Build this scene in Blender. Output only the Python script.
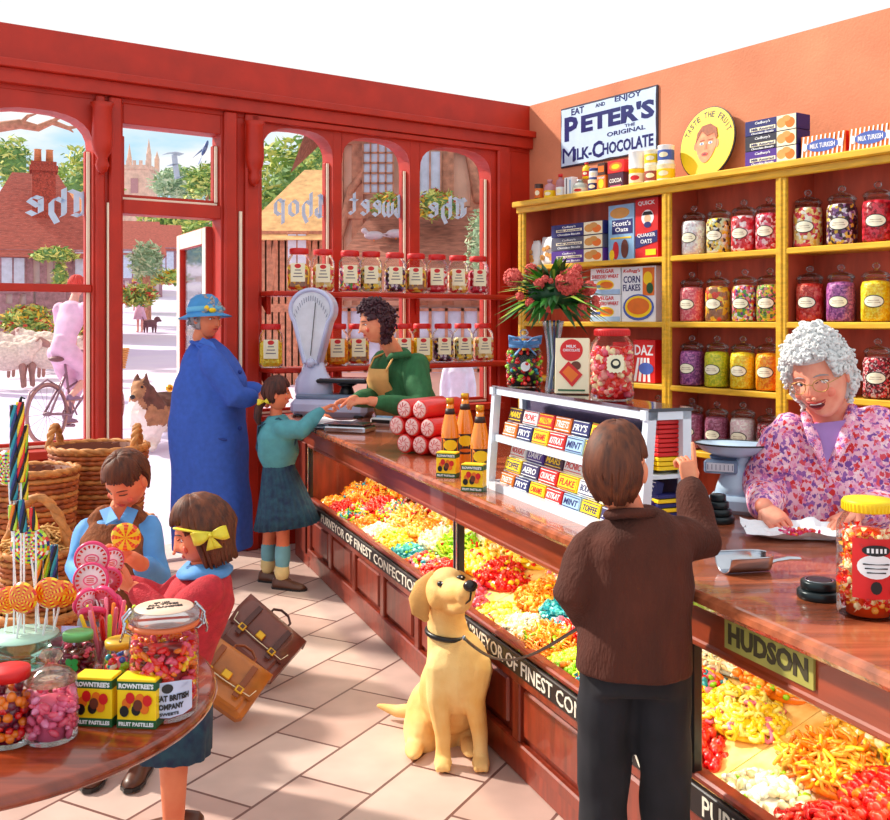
import bpy, math, random
import numpy as np
from mathutils import Vector, Matrix, noise as mnoise
PI = math.pi
rnd = random.Random(7)
SC = bpy.context.scene
COL = SC.collection
for _o in list(bpy.data.objects): bpy.data.objects.remove(_o)

# ------------------------------------------------------------------ camera
EYE = 1.6; FPX = 1000.0; CX = 445.0; HOR = 320.0
cam_d = bpy.data.cameras.new('camera'); cam = bpy.data.objects.new('camera', cam_d); COL.objects.link(cam)
cam.location = (0, 0, EYE); cam.rotation_euler = (PI/2, 0, 0)
cam_d.sensor_fit = 'HORIZONTAL'; cam_d.sensor_width = 36; cam_d.lens = 36*FPX/890
cam_d.shift_y = -90/890; cam_d.clip_end = 600; cam_d.clip_start = 0.05
SC.camera = cam
# ------------------------------------------------------------------ sky, sun, exposure
w = bpy.data.worlds.new('sky'); SC.world = w; w.use_nodes = True
nt = w.node_tree; nt.nodes.clear()
def wn(t, **k):
    n = nt.nodes.new(t)
    for a, b in k.items(): setattr(n, a, b)
    return n
tc = wn('ShaderNodeTexCoord'); sep = wn('ShaderNodeSeparateXYZ'); nt.links.new(tc.outputs['Generated'], sep.inputs[0])
nz = wn('ShaderNodeTexNoise'); nz.inputs['Scale'].default_value = 9; nz.inputs['Detail'].default_value = 6
mp = wn('ShaderNodeMapping'); mp.inputs['Scale'].default_value = (1, 1, 3); nt.links.new(tc.outputs['Generated'], mp.inputs[0]); nt.links.new(mp.outputs[0], nz.inputs['Vector'])
cr = wn('ShaderNodeValToRGB'); cr.color_ramp.elements[0].position = .40; cr.color_ramp.elements[1].position = .62
cr.color_ramp.elements[0].color = (.52, .80, .98, 1); cr.color_ramp.elements[1].color = (1, 1, 1, 1); nt.links.new(nz.outputs[0], cr.inputs[0])
mr = wn('ShaderNodeMapRange'); mr.inputs[1].default_value = .165; mr.inputs[2].default_value = .205; nt.links.new(sep.outputs[2], mr.inputs[0])
mx = wn('ShaderNodeMixRGB'); nt.links.new(mr.outputs[0], mx.inputs[0]); nt.links.new(cr.outputs[0], mx.inputs[1]); mx.inputs[2].default_value = (1, 1, .99, 1)
bg = wn('ShaderNodeBackground'); nt.links.new(mx.outputs[0], bg.inputs[0]); bg.inputs[1].default_value = 1.05
wo = wn('ShaderNodeOutputWorld'); nt.links.new(bg.outputs[0], wo.inputs[0])
sd = bpy.data.lights.new('sun', 'SUN'); sd.energy = 5.5; sd.angle = math.radians(2.5); sd.color = (1, .93, .80)
sun = bpy.data.objects.new('sun', sd); COL.objects.link(sun)
sun.rotation_euler = Vector((.90, -.38, -.74)).to_track_quat('-Z', 'Y').to_euler(); sun.location = (-8, 14, 12)
SC.view_settings.view_transform = 'Standard'; SC.view_settings.look = 'None'
SC.view_settings.exposure = 0.0; SC.view_settings.gamma = 1.0; SC.view_settings.use_curve_mapping = False

# ------------------------------------------------------------------ geometry helpers
def P(x, y, Y): return Vector(((x-CX)/FPX*Y, Y, EYE-(y-HOR)/FPX*Y))
def lin(c):
    c = c/255.0
    return c/12.92 if c <= .04045 else ((c+.055)/1.055)**2.4
MATS = {}
def mat(name, rgb=None, rough=.5, metal=0., noise=.12, scale=12., bump=0., emit=0., coat=0., rgb2=None, stretch=None, thr=None, bscale=None):
    if name in MATS: return MATS[name]
    m = bpy.data.materials.new(name); m.use_nodes = True; t = m.node_tree; n = t.nodes
    b = n['Principled BSDF']; b.inputs['Roughness'].default_value = rough; b.inputs['Metallic'].default_value = metal
    if coat: b.inputs['Coat Weight'].default_value = coat
    c = (lin(rgb[0]), lin(rgb[1]), lin(rgb[2]), 1)
    c2 = tuple(lin(v) for v in rgb2)+(1,) if rgb2 else tuple(v*(1-noise*1.6) for v in c[:3])+(1,)
    tx = n.new('ShaderNodeTexCoord'); mp = n.new('ShaderNodeMapping'); t.links.new(tx.outputs['Object'], mp.inputs[0])
    if stretch: mp.inputs['Scale'].default_value = stretch
    nz = n.new('ShaderNodeTexNoise'); nz.inputs['Scale'].default_value = scale; nz.inputs['Detail'].default_value = 4; t.links.new(mp.outputs[0], nz.inputs['Vector'])
    r = n.new('ShaderNodeValToRGB'); r.color_ramp.elements[0].position = thr[0] if thr else .3; r.color_ramp.elements[1].position = thr[1] if thr else .7
    r.color_ramp.elements[0].color = c2; r.color_ramp.elements[1].color = c
    t.links.new(nz.outputs[0], r.inputs[0]); t.links.new(r.outputs[0], b.inputs['Base Color'])
    if emit: t.links.new(r.outputs[0], b.inputs['Emission Color']); b.inputs['Emission Strength'].default_value = emit
    if bump:
        nb = nz
        if bscale:
            nb = n.new('ShaderNodeTexNoise'); nb.inputs['Scale'].default_value = bscale; t.links.new(mp.outputs[0], nb.inputs['Vector'])
        bp = n.new('ShaderNodeBump'); bp.inputs['Strength'].default_value = bump; bp.inputs['Distance'].default_value = .02
        t.links.new(nb.outputs[0], bp.inputs['Height']); t.links.new(bp.outputs[0], b.inputs['Normal'])
    MATS[name] = m; return m
def glass(name='clear_glass', tint=(1, 1, 1), edge=.35, ior=1.35, rough=.03):
    if name in MATS: return MATS[name]
    m = bpy.data.materials.new(name); m.use_nodes = True; t = m.node_tree; n = t.nodes; n.clear()
    o = n.new('ShaderNodeOutputMaterial'); mx = n.new('ShaderNodeMixShader'); tr = n.new('ShaderNodeBsdfTransparent'); gl = n.new('ShaderNodeBsdfGlossy')
    tr.inputs[0].default_value = (*tint, 1); gl.inputs['Roughness'].default_value = rough
    lw = n.new('ShaderNodeLayerWeight'); lw.inputs[0].default_value = edge
    mu = n.new('ShaderNodeMath'); mu.operation = 'MULTIPLY'; mu.inputs[1].default_value = .8
    t.links.new(lw.outputs['Fresnel'], mu.inputs[0]); t.links.new(mu.outputs[0], mx.inputs[0])
    t.links.new(tr.outputs[0], mx.inputs[1]); t.links.new(gl.outputs[0], mx.inputs[2]); t.links.new(mx.outputs[0], o.inputs[0])
    MATS[name] = m; return m
def speckle(name, cols, scale=60., rough=.35, bump=.6):
    """many-coloured sweets: voronoi cells picking from a constant ramp"""
    if name in MATS: return MATS[name]
    m = bpy.data.materials.new(name); m.use_nodes = True; t = m.node_tree; n = t.nodes; b = n['Principled BSDF']; b.inputs['Roughness'].default_value = rough
    tx = n.new('ShaderNodeTexCoord'); v = n.new('ShaderNodeTexVoronoi'); v.inputs['Scale'].default_value = scale; t.links.new(tx.outputs['Object'], v.inputs['Vector'])
    s = n.new('ShaderNodeSeparateXYZ'); t.links.new(v.outputs['Color'], s.inputs[0])
    r = n.new('ShaderNodeValToRGB'); r.color_ramp.interpolation = 'CONSTANT'; e = r.color_ramp.elements
    for i, c in enumerate(cols):
        q = e[i] if i < 2 else e.new(i/len(cols)); q.position = i/len(cols); q.color = (lin(c[0]), lin(c[1]), lin(c[2]), 1)
    t.links.new(s.outputs[0], r.inputs[0]); t.links.new(r.outputs[0], b.inputs['Base Color'])
    bp = n.new('ShaderNodeBump'); bp.invert = True; bp.inputs['Strength'].default_value = bump; bp.inputs['Distance'].default_value = .01
    t.links.new(v.outputs['Distance'], bp.inputs['Height']); t.links.new(bp.outputs[0], b.inputs['Normal'])
    MATS[name] = m; return m

def frame(z, x=None):
    """rotation matrix whose local z is z and local x near x"""
    z = Vector(z).normalized(); x = Vector(x) if x is not None else (Vector((1, 0, 0)) if abs(z.x) < .9 else Vector((0, 1, 0)))
    y = z.cross(x).normalized(); x = y.cross(z).normalized()
    return Matrix((x, y, z)).transposed()
def rotz(a): return Matrix.Rotation(a, 4, 'Z')
class MB:
    def __init__(s, T=None): s.v = []; s.f = []; s.mi = []; s.sm = []; s.mats = []; s.T = T or Matrix()
    def add(s, vs, fs, m, smooth=False, T=None):
        k = s.mats.index(m) if m in s.mats else (s.mats.append(m) or len(s.mats)-1)
        b = len(s.v); M = s.T @ T if T is not None else s.T
        s.v += [M @ Vector(p) for p in vs]
        if smooth not in (True, False): pass
        for f in fs: s.f.append(tuple(b+i for i in f)); s.mi.append(k); s.sm.append(smooth)
        return s
    def box(s, c, d, m, R=None, bev=0., T=None):
        hx, hy, hz = d[0]/2, d[1]/2, d[2]/2; c = Vector(c); R = R or Matrix.Identity(3)
        if R and len(R) == 4: R = R.to_3x3()
        if bev <= 0:
            vs = [c + R @ Vector((x*hx, y*hy, z*hz)) for x in (-1, 1) for y in (-1, 1) for z in (-1, 1)]
            fs = [(0, 1, 3, 2), (4, 6, 7, 5), (0, 4, 5, 1), (2, 3, 7, 6), (0, 2, 6, 4), (1, 5, 7, 3)]
            return s.add(vs, fs, m, False, T)
        b = min(bev, hx*.95, hy*.95, hz*.95); vs = []; ix = {}
        for x in (-1, 1):
            for y in (-1, 1):
                for z in (-1, 1):
                    for a in range(3):
                        p = [x*(hx-b), y*(hy-b), z*(hz-b)]; p[a] = (x*hx, y*hy, z*hz)[a]
                        ix[(x, y, z, a)] = len(vs); vs.append(c + R @ Vector(p))
        fs = []
        for a in range(3):
            o = [i for i in range(3) if i != a]
            for sg in (-1, 1):
                q = []
                for (p1, p2) in ((-1, -1), (1, -1), (1, 1), (-1, 1)):
                    k = [0, 0, 0]; k[a] = sg; k[o[0]] = p1; k[o[1]] = p2; q.append(ix[(k[0], k[1], k[2], a)])
                if (sg > 0) == (a == 1): q.reverse()
                fs.append(tuple(q))
            for p1 in (-1, 1):
                for p2 in (-1, 1):
                    q = []
                    for sg, aa in ((-1, o[0]), (1, o[0]), (1, o[1]), (-1, o[1])):
                        k = [0, 0, 0]; k[a] = sg; k[o[0]] = p1; k[o[1]] = p2; q.append(ix[(k[0], k[1], k[2], aa)])
                    if (p1*p2 < 0) != (a == 1): q.reverse()
                    fs.append(tuple(q))
        for x in (-1, 1):
            for y in (-1, 1):
                for z in (-1, 1):
                    q = [ix[(x, y, z, a)] for a in range(3)]
                    if x*y*z < 0: q.reverse()
                    fs.append(tuple(q))
        return s.add(vs, fs, m, False, T)
    def bar(s, a, b, w, d, m, up=(0, 0, 1), bev=0.):
        a = Vector(a); b = Vector(b); z = b-a
        return s.box((a+b)/2, (w, d, z.length), m, frame(z, up if abs(z.normalized().dot(Vector(up))) < .95 else (1, 0, 0)), bev)
    def loft(s, rings, m, cap=True, smooth=True, closed=True):
        n = len(rings[0]); vs = [p for r in rings for p in r]; fs = []
        for i in range(len(rings)-1):
            for j in range(n if closed else n-1):
                k = (j+1) % n; fs.append((i*n+j, i*n+k, (i+1)*n+k, (i+1)*n+j))
        if cap: fs.append(tuple(reversed(range(n)))); fs.append(tuple((len(rings)-1)*n+j for j in range(n)))
        return s.add(vs, fs, m, smooth)
    def lathe(s, prof, m, c=(0, 0, 0), R=None, seg=20, smooth=True, sx=1., sy=1.):
        c = Vector(c); R = (R or Matrix.Identity(3)).to_3x3(); rings = []
        for r, z in prof:
            r = max(r, 1e-5); rings.append([c + R @ Vector((r*sx*math.cos(2*PI*j/seg), r*sy*math.sin(2*PI*j/seg), z)) for j in range(seg)])
        return s.loft(rings, m, cap=True, smooth=smooth)
    def cyl(s, a, b, r, m, r2=None, seg=14, smooth=True):
        a = Vector(a); b = Vector(b); R = frame(b-a); L = (b-a).length; r2 = r if r2 is None else r2
        e = min(r, r2)*.12
        return s.lathe([(0, 0), (r-e, 0), (r, e), (r2, L-e), (r2-e, L), (0, L)], m, a, R, seg, smooth)
    def tube(s, pts, rad, m, seg=8, smooth=True, flat=1., up=None, dome=True):
        pts = [Vector(p) for p in pts]; n = len(pts)
        rad = [rad]*n if not hasattr(rad, '__len__') else list(rad)
        rings = []; prev = None
        for i in range(n):
            t = (pts[min(i+1, n-1)]-pts[max(i-1, 0)])
            if t.length < 1e-9: t = Vector((0, 0, 1))
            t.normalize()
            if prev is None:
                x = Vector(up) if up is not None else (Vector((0, 0, 1)) if abs(t.z) < .9 else Vector((1, 0, 0)))
            else: x = prev
            x = (x - t*x.dot(t));
            if x.length < 1e-6: x = t.orthogonal()
            x.normalize(); y = t.cross(x); prev = x
            def ring(c, r): return [c + x*(r*flat*math.cos(2*PI*j/seg)) + y*(r*math.sin(2*PI*j/seg)) for j in range(seg)]
            if i == 0 and dome: rings += [ring(pts[0]-t*rad[0]*.9, rad[0]*.35), ring(pts[0]-t*rad[0]*.6, rad[0]*.78)]
            rings.append(ring(pts[i], rad[i]))
            if i == n-1 and dome: rings += [ring(pts[i]+t*rad[i]*.6, rad[i]*.78), ring(pts[i]+t*rad[i]*.9, rad[i]*.35)]
        return s.loft(rings, m, True, smooth)
    def ell(s, c, r, m, R=None, seg=16, rg=10, smooth=True):
        c = Vector(c); R = (R or Matrix.Identity(3)).to_3x3(); r = (r, r, r) if not hasattr(r, '__len__') else r
        vs = [c + R @ Vector((0, 0, -r[2]))]; fs = []
        for i in range(1, rg):
            a = -PI/2+PI*i/rg
            for j in range(seg):
                b = 2*PI*j/seg; vs.append(c + R @ Vector((r[0]*math.cos(a)*math.cos(b), r[1]*math.cos(a)*math.sin(b), r[2]*math.sin(a))))
        vs.append(c + R @ Vector((0, 0, r[2]))); T = len(vs)-1
        for j in range(seg):
            k = (j+1) % seg; fs.append((0, 1+k, 1+j)); fs.append((T, 1+(rg-2)*seg+j, 1+(rg-2)*seg+k))
            for i in range(rg-2): fs.append((1+i*seg+j, 1+i*seg+k, 1+(i+1)*seg+k, 1+(i+1)*seg+j))
        return s.add(vs, fs, m, smooth)
    def prism(s, poly, d, m, T=None, smooth=False):
        """poly in local xz, thickness along y from 0 to d (seen from -y)"""
        n = len(poly); vs = [(x, 0, z) for x, z in poly]+[(x, d, z) for x, z in poly]
        fs = [tuple(range(n)), tuple(reversed(range(n, 2*n)))]+[(i, n+i, n+(i+1) % n, (i+1) % n) for i in range(n)]
        return s.add(vs, fs, m, smooth, T)
    def text(s, body, x, z, w, h, m, y=-.001, T=None, bold=.0, mirror=False, depth=.0008, slant=0.):
        vs, fs = text_mesh(body, bold)
        if not vs: return s
        xs = [v[0] for v in vs]; ys = [v[1] for v in vs]; x0, x1, y0, y1 = min(xs), max(xs), min(ys), max(ys)
        sx = w/max(x1-x0, 1e-6); sy = h/max(y1-y0, 1e-6)
        out = []
        for v in vs:
            a = (v[0]-(x0+x1)/2)*sx; b = (v[1]-(y0+y1)/2)*sy; a += slant*b
            if mirror: a = -a
            out.append((x+a, y-v[2]*depth, z+b))
        return s.add(out, fs, m, False, T)
    def build(s, name, parent=None, label=None, cat=None, group=None, kind=None, loc=None):
        me = bpy.data.meshes.new(name); vs = s.v
        if loc is not None: L = Vector(loc); vs = [p-L for p in vs]
        me.from_pydata([tuple(p) for p in vs], [], s.f)
        for m in s.mats: me.materials.append(m)
        me.polygons.foreach_set('material_index', s.mi); me.polygons.foreach_set('use_smooth', s.sm); me.update()
        o = bpy.data.objects.new(name, me); COL.objects.link(o)
        if parent is not None: o.parent = parent
        if loc is not None: o.location = loc
        tag(o, label, cat, group, kind); return o
TXT = {}
def text_mesh(body, bold):
    k = (body, bold)
    if k in TXT: return TXT[k]
    cu = bpy.data.curves.new('t', 'FONT'); cu.body = body; cu.size = 1; cu.resolution_u = 2; cu.offset = bold; cu.extrude = 1.0
    cu.space_line = .8; cu.align_x = 'CENTER'
    o = bpy.data.objects.new('t', cu); COL.objects.link(o)
    me = o.to_mesh() if False else None
    dg = bpy.context.evaluated_depsgraph_get(); ev = o.evaluated_get(dg); me = bpy.data.meshes.new_from_object(ev)
    vs = [tuple(v.co) for v in me.vertices]; fs = [tuple(p.vertices) for p in me.polygons]
    bpy.data.objects.remove(o); bpy.data.curves.remove(cu); bpy.data.meshes.remove(me)
    TXT[k] = (vs, fs); return TXT[k]
def tag(o, label=None, cat=None, group=None, kind=None):
    if label: o['label'] = label
    if cat: o['category'] = cat
    if group: o['group'] = group
    if kind: o['kind'] = kind
    return o
def thing(name, label, cat, loc=(0, 0, 0), rz=0., group=None, kind=None):
    o = bpy.data.objects.new(name, None); COL.objects.link(o); o.location = loc; o.rotation_euler = (0, 0, rz); o.empty_display_size = .05
    return tag(o, label, cat, group, kind)
def struct(name, mb, parent=None): return mb.build(name, parent, kind='structure' if parent is None else None)
def dup(o, loc, rz=None, label=None, group=None, parent=None, scale=None):
    c = o.copy(); COL.objects.link(c); c.location = loc
    if parent is not None: c.parent = parent
    if rz is not None: c.rotation_euler = (0, 0, rz)
    if scale is not None: c.scale = scale if hasattr(scale, '__len__') else (scale,)*3
    if label: c['label'] = label
    if group: c['group'] = group
    for ch in list(o.children):
        d = ch.copy(); COL.objects.link(d); d.parent = c
        for g in ch.children:
            e = g.copy(); COL.objects.link(e); e.parent = d
    return c
def fuse(mb, m, voxel=.008, smooth=4, fac=.5):
    """one continuous closed surface out of overlapping solids"""
    o = mb.build('tmp'); md = o.modifiers.new('r', 'REMESH'); md.mode = 'VOXEL'; md.voxel_size = voxel; md.use_smooth_shade = True
    if smooth: sm = o.modifiers.new('s', 'SMOOTH'); sm.factor = fac; sm.iterations = smooth
    dg = bpy.context.evaluated_depsgraph_get(); dg.update(); me = bpy.data.meshes.new_from_object(o.evaluated_get(dg))
    vs = [v.co.copy() for v in me.vertices]; fs = [tuple(p.vertices) for p in me.polygons]
    old = o.data; bpy.data.objects.remove(o); bpy.data.meshes.remove(old); bpy.data.meshes.remove(me)
    r = MB(); r.add(vs, fs, m, True); return r
def ruffle(mb, fn):
    mb.v = [fn(p) for p in mb.v]; return mb

# frames of the place: back wall (wx along it), right wall, counter
AB = math.radians(35.0); bdir = Vector((math.cos(AB), math.sin(AB), 0)); bnor = Vector((-math.sin(AB), math.cos(AB), 0)); BC = 6.48
TB = Matrix.Translation(bnor*BC) @ rotz(AB)
AR = math.radians(-55.0); rdir = Vector((math.cos(AR), math.sin(AR), 0)); rnor = Vector((-math.sin(AR), math.cos(AR), 0)); RC = 5.405
TR = Matrix.Translation(rnor*RC) @ rotz(AR)
AC = math.radians(-68.94); cdir = Vector((math.cos(AC), math.sin(AC), 0)); cnor = Vector((-math.sin(AC), math.cos(AC), 0))
TCn = rotz(AC)
def onpl(x, nor, c):
    t = (x-CX)/FPX; Y = c/(nor.x*t+nor.y); return Vector((t*Y, Y, 0))
def bx(x, off=0.): return onpl(x, bnor, BC+off).dot(bdir)      # coordinate along the back wall seen at column x
def rx(x, off=0.): return onpl(x, rnor, RC+off).dot(rdir)
def cu_(x, v): return onpl(x, cnor, v).dot(cdir)
def bz(x, y, off=0.): q = onpl(x, bnor, BC+off); return EYE-(y-HOR)/FPX*q.y
def onz(x, y, z):
    """point at height z seen at pixel (x,y)"""
    Y = (EYE-z)*FPX/(y-HOR); return P(x, y, Y)
CT = .95   # counter top height
# ------------------------------------------------------------------ materials
RED = mat('red_paint', (196, 38, 10), .5, noise=.16, scale=5)
REDD = mat('dark_red_paint', (150, 18, 10), .4)
PLAST = mat('salmon_plaster', (230, 142, 104), .85, noise=.16, scale=2.2, bump=.15, bscale=60)
YW = mat('yellow_shelf_wood', (246, 190, 48), .4, noise=.22, scale=6, stretch=(1, 8, 8))
SB = mat('shelf_back_red', (214, 92, 62), .6, noise=.25, scale=4, stretch=(3, 1, .6))
CW = mat('counter_wood', (158, 62, 28), .35, noise=.25, scale=5, stretch=(1, 8, 8), coat=.3)
CTOP = mat('worktop_wood', (192, 104, 68), .22, noise=.35, scale=3, stretch=(1, 9, 9), coat=.5)
DW = mat('dark_panel_wood', (132, 42, 22), .45, noise=.3, scale=6, stretch=(6, 1, 1))
BLK = mat('black_paint', (22, 20, 24), .35); WHT = mat('white_paint', (244, 246, 250), .35, noise=.03)
CREAM = mat('cream_card', (250, 240, 205), .5, noise=.04); CHR = mat('steel', (200, 205, 215), .18, 1.0)
BRASS = mat('brass', (225, 170, 60), .28, 1.0); NAVY = mat('navy_print', (28, 32, 110), .5); REDP = mat('red_print', (222, 24, 26), .45)
YEL = mat('yellow_print', (255, 214, 10), .45, noise=.04); ORG = mat('orange_print', (244, 120, 20), .45); GRN = mat('green_print', (20, 92, 48), .45)
PUR = mat('purple_print', (84, 44, 150), .45); PINK = mat('pink_sugar', (240, 110, 150), .4); LBL = mat('pale_blue_print', (170, 205, 240), .45)
SKYB = mat('bluish_gilt_lettering', (205, 228, 255), .4); TAN = mat('tan_biscuit', (225, 160, 80), .6)
GL = glass('clear_glass', (1, 1, 1), .2); GLW = glass('window_glass', (1, 1, 1), .06); GLT = glass('case_glass', (.98, .99, .98), .02)
GRAS = mat('grass', (176, 190, 104), .9, noise=.4, scale=3, rgb2=(226, 206, 120)); ROAD = mat('pale_road', (226, 216, 232), .9, noise=.25, scale=.35, rgb2=(206, 190, 228))
ROOF = mat('red_roof_tile', (190, 92, 78), .8, noise=.3, scale=9, stretch=(1, 1, 5), bump=.6)
ROOFO = mat('orange_roof_tile', (232, 148, 98), .8, noise=.25, scale=9, stretch=(1, 1, 4), bump=.6)
ROOFB = mat('brown_roof_tile', (178, 112, 92), .8, noise=.35, scale=7, stretch=(1, 3, 3), bump=.6)
PLC = mat('cottage_plaster', (238, 216, 214), .9, noise=.15, scale=3); TIMB = mat('old_timber', (186, 140, 150), .8, noise=.3)
TIMB2 = mat('brown_timber', (206, 140, 112), .8, noise=.3); PLO = mat('warm_cottage_plaster', (246, 200, 176), .9, noise=.15, scale=3)
BRK = mat('chimney_brick', (186, 76, 58), .8, noise=.4, scale=30); WPANE = mat('pale_window_pane', (206, 214, 236), .25)
STON = mat('church_stone', (236, 196, 172), .9, noise=.2, scale=2)
LF = [mat('leaf_green', (156, 186, 92), .7), mat('leaf_yellow', (222, 222, 124), .7), mat('leaf_dark', (112, 152, 84), .7)]
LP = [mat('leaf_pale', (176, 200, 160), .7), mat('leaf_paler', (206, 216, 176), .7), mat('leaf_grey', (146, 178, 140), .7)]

# ------------------------------------------------------------------ the room
def brickfloor():
    m = bpy.data.materials.new('stone_floor_tile'); m.use_nodes = True; t = m.node_tree; n = t.nodes; b = n['Principled BSDF']
    tx = n.new('ShaderNodeTexCoord'); mp = n.new('ShaderNodeMapping'); mp.inputs['Rotation'].default_value = (0, 0, math.radians(-62)); t.links.new(tx.outputs['Object'], mp.inputs[0])
    br = n.new('ShaderNodeTexBrick'); br.inputs['Scale'].default_value = 1; br.inputs['Brick Width'].default_value = .52; br.inputs['Row Height'].default_value = .30
    br.inputs['Mortar Size'].default_value = .006; br.inputs['Color1'].default_value = (lin(232), lin(204), lin(192), 1); br.inputs['Color2'].default_value = (lin(212), lin(176), lin(164), 1)
    br.inputs['Mortar'].default_value = (lin(128), lin(88), lin(80), 1); t.links.new(mp.outputs[0], br.inputs['Vector'])
    nz = n.new('ShaderNodeTexNoise'); nz.inputs['Scale'].default_value = 6; mx = n.new('ShaderNodeMixRGB'); mx.blend_type = 'MULTIPLY'; mx.inputs[0].default_value = .35
    t.links.new(tx.outputs['Object'], nz.inputs[0]); t.links.new(br.outputs[0], mx.inputs[1]); t.links.new(nz.outputs[0], mx.inputs[2]); t.links.new(mx.outputs[0], b.inputs['Base Color'])
    b.inputs['Roughness'].default_value = .45
    bp = n.new('ShaderNodeBump'); bp.inputs['Strength'].default_value = .3; bp.inputs['Distance'].default_value = .005; bp.invert = True; t.links.new(br.outputs[1], bp.inputs[0]); t.links.new(bp.outputs[0], b.inputs['Normal'])
    return m
FL = brickfloor()
WT = 3.40; WTH = .16
c0 = bnor*(BC+WTH); XL = bx(10)-.35
corner = (rnor*RC + rdir*0); XR = corner.dot(bdir)      # right wall meets the back wall here
m = MB(); fp = [bnor*(BC+WTH)+bdir*XL, bnor*(BC+WTH)+bdir*(XR+.1), bnor*0.2+bdir*(XR+.1)+rdir*1.2, bnor*-1.0+bdir*(XR+.1)+rdir*1.0+bnor*0, bdir*XL-bnor*0.2]
X = XR+.1
fp = [bnor*(BC+WTH)+bdir*(XL-.1), bnor*(BC+WTH)+bdir*X, bdir*X-bnor*.4, bdir*(XL-2.6)-bnor*.4, bdir*(XL-2.6)+bnor*4.9, bdir*(XL-.1)+bnor*5.2]
n6 = len(fp)
m.add([(p.x, p.y, 0) for p in fp]+[(p.x, p.y, -.08) for p in fp], [tuple(reversed(range(n6))), tuple(range(n6, 2*n6))]+[(i, (i+1) % n6, n6+(i+1) % n6, n6+i) for i in range(n6)], FL)
struct('floor', m)

def arch_poly(x0, x1, zs, zt, ztop):
    """header above an arched light: rectangle up to ztop with an arc cut from (x0,zs) over zt to (x1,zs)"""
    pts = [(x0, ztop), (x0, zs)]; n = 14; cx = (x0+x1)/2; h = (x1-x0)/2
    for i in range(1, n):
        a = PI-PI*i/n; c = math.cos(a); q = abs(c)**.75*(1 if c > 0 else -1)
        pts.append((cx+h*q, zs+(zt-zs)*math.sin(a)**.75))
    return pts+[(x1, zs), (x1, ztop)]
B = lambda px, off=0.: bx(px, off)
m = MB(TB)
opens = [(B(-25), B(93), .80, 2.68, 2.90), (B(262), B(333), .93, 2.76, 2.97), (B(342), B(410), .93, 2.76, 2.97), (B(420), B(491), .93, 2.76, 2.97)]
dx0, dx1 = B(123), B(221); HZ = 3.0
def wb(x0, x1, z0, z1, y0=0, y1=WTH, mt=RED, bev=.004): m.box(((x0+x1)/2, (y0+y1)/2, (z0+z1)/2), (x1-x0, y1-y0, z1-z0), mt, None, bev)
for x0, x1, z0, zs, zt in opens:
    m.prism(list(reversed(arch_poly(x0, x1, zs, zt, HZ))), WTH, RED)
    wb(x0, x1, 0, z0)
wb(XL, X, HZ, WT); wb(XL, opens[0][0], 0, HZ)
wb(opens[0][1], dx0, 0, HZ); wb(dx0, dx1, 2.29, 2.38); wb(dx0, dx1, 2.87, HZ)
wb(dx1, opens[1][0], 0, HZ); wb(opens[1][1], opens[2][0], 0, HZ); wb(opens[2][1], opens[3][0], 0, HZ); wb(opens[3][1], X, 0, HZ)
struct('wall_back', m)
# mouldings on the wall: cornice band, pilaster posts with turned drops, window heads, sill boards
m = MB(TB)
wb(XL, X-.1, 3.03, 3.12, -.05, 0); wb(XL, X-.1, 3.12, 3.17, -.09, 0)
wb(B(250), B(507), 2.985, 3.025, -.035, 0)
struct('trim_1', m)
k = 2
for px0, px1, zt in ((95, 104, 3.03), (108, 121, 3.03), (223, 236, 3.03), (244, 258, 3.03), (496, 509, 3.0)):
    m = MB(TB); wb(B(px0), B(px1), 0, zt, -.035, 0, RED, .012)
    xc = (B(px0)+B(px1))/2
    if px0 in (95, 244):
        m.lathe([(0, 0), (.03, .02), (.045, .06), (.03, .10), (.055, .14), (.065, .2), (.06, .42), (.075, .45), (0, .46)], RED, (xc, -.06, 2.52), None, 14)
    struct('trim_%d' % k, m); k += 1
for z, a, b in ((.80, -25, 95), (.93, 258, 497)):
    m = MB(TB); wb(B(a), B(b), z-.05, z, -.10, 0); wb(B(a), B(b), z-.10, z-.06, -.04, 0); struct('trim_%d' % k, m); k += 1
m = MB(TB)
for a, b in ((262, 333), (342, 410), (420, 491)): wb(B(a)+.06, B(b)-.06, .2, .75, -.02, 0, RED, .01)
struct('trim_%d' % k, m)
def window(nm, x0, x1, z0, zs, zt, bars, txt=None, T=None):
    m = MB(T or TB)
    for z in bars: m.box(((x0+x1)/2, .05, z), (x1-x0, .06, .05 if z > 1.5 else .04), RED, None, .005)
    BEAD = mat('cream_glazing_bead', (255, 240, 214), .45, noise=.04)  # cream strips: sunlight on the reveals, put into the colour
    for x in (x0+.015, x1-.015): m.box((x, .09, (z0+zs)/2), (.03, .05, zs-z0), RED, None, .004)
    m.box(((x0+x1)/2, .09, z0+.02), (x1-x0, .05, .04), RED, None, .004)
    m.box((x1-.014, .058, (z0+zs)/2+.01), (.022, .012, zs-z0-.03), BEAD, None, .003); m.box(((x0+x1)/2, .058, z0+.012), (x1-x0-.01, .012, .016), BEAD, None, .003)  # cream strips are painted sunlight on the reveals, not glazing beads
    f = m.build(nm); f['kind'] = 'structure'
    g = MB(T or TB); pl = [(x0, z0)]+[(x, z) for x, z in arch_poly(x0, x1, zs, zt, zt+.1)[1:-1]]+[(x1, z0)]
    pl = [(x0+.01, z0)]+[(max(min(x, x1-.01), x0+.01), z-.005) for x, z in pl[1:-1]]+[(x1-.01, z0)]
    g.prism(pl, .004, GLW, Matrix.Translation((0, .10, 0))); g.build('pane', f)
    return f
W = [window('window_%d' % (i+1), *o, [1.8] if i == 0 else []) for i, o in enumerate(opens)]
# fanlight over the door
f5 = window('window_5', dx0, dx1, 2.38, 2.80, 2.87, [])

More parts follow.
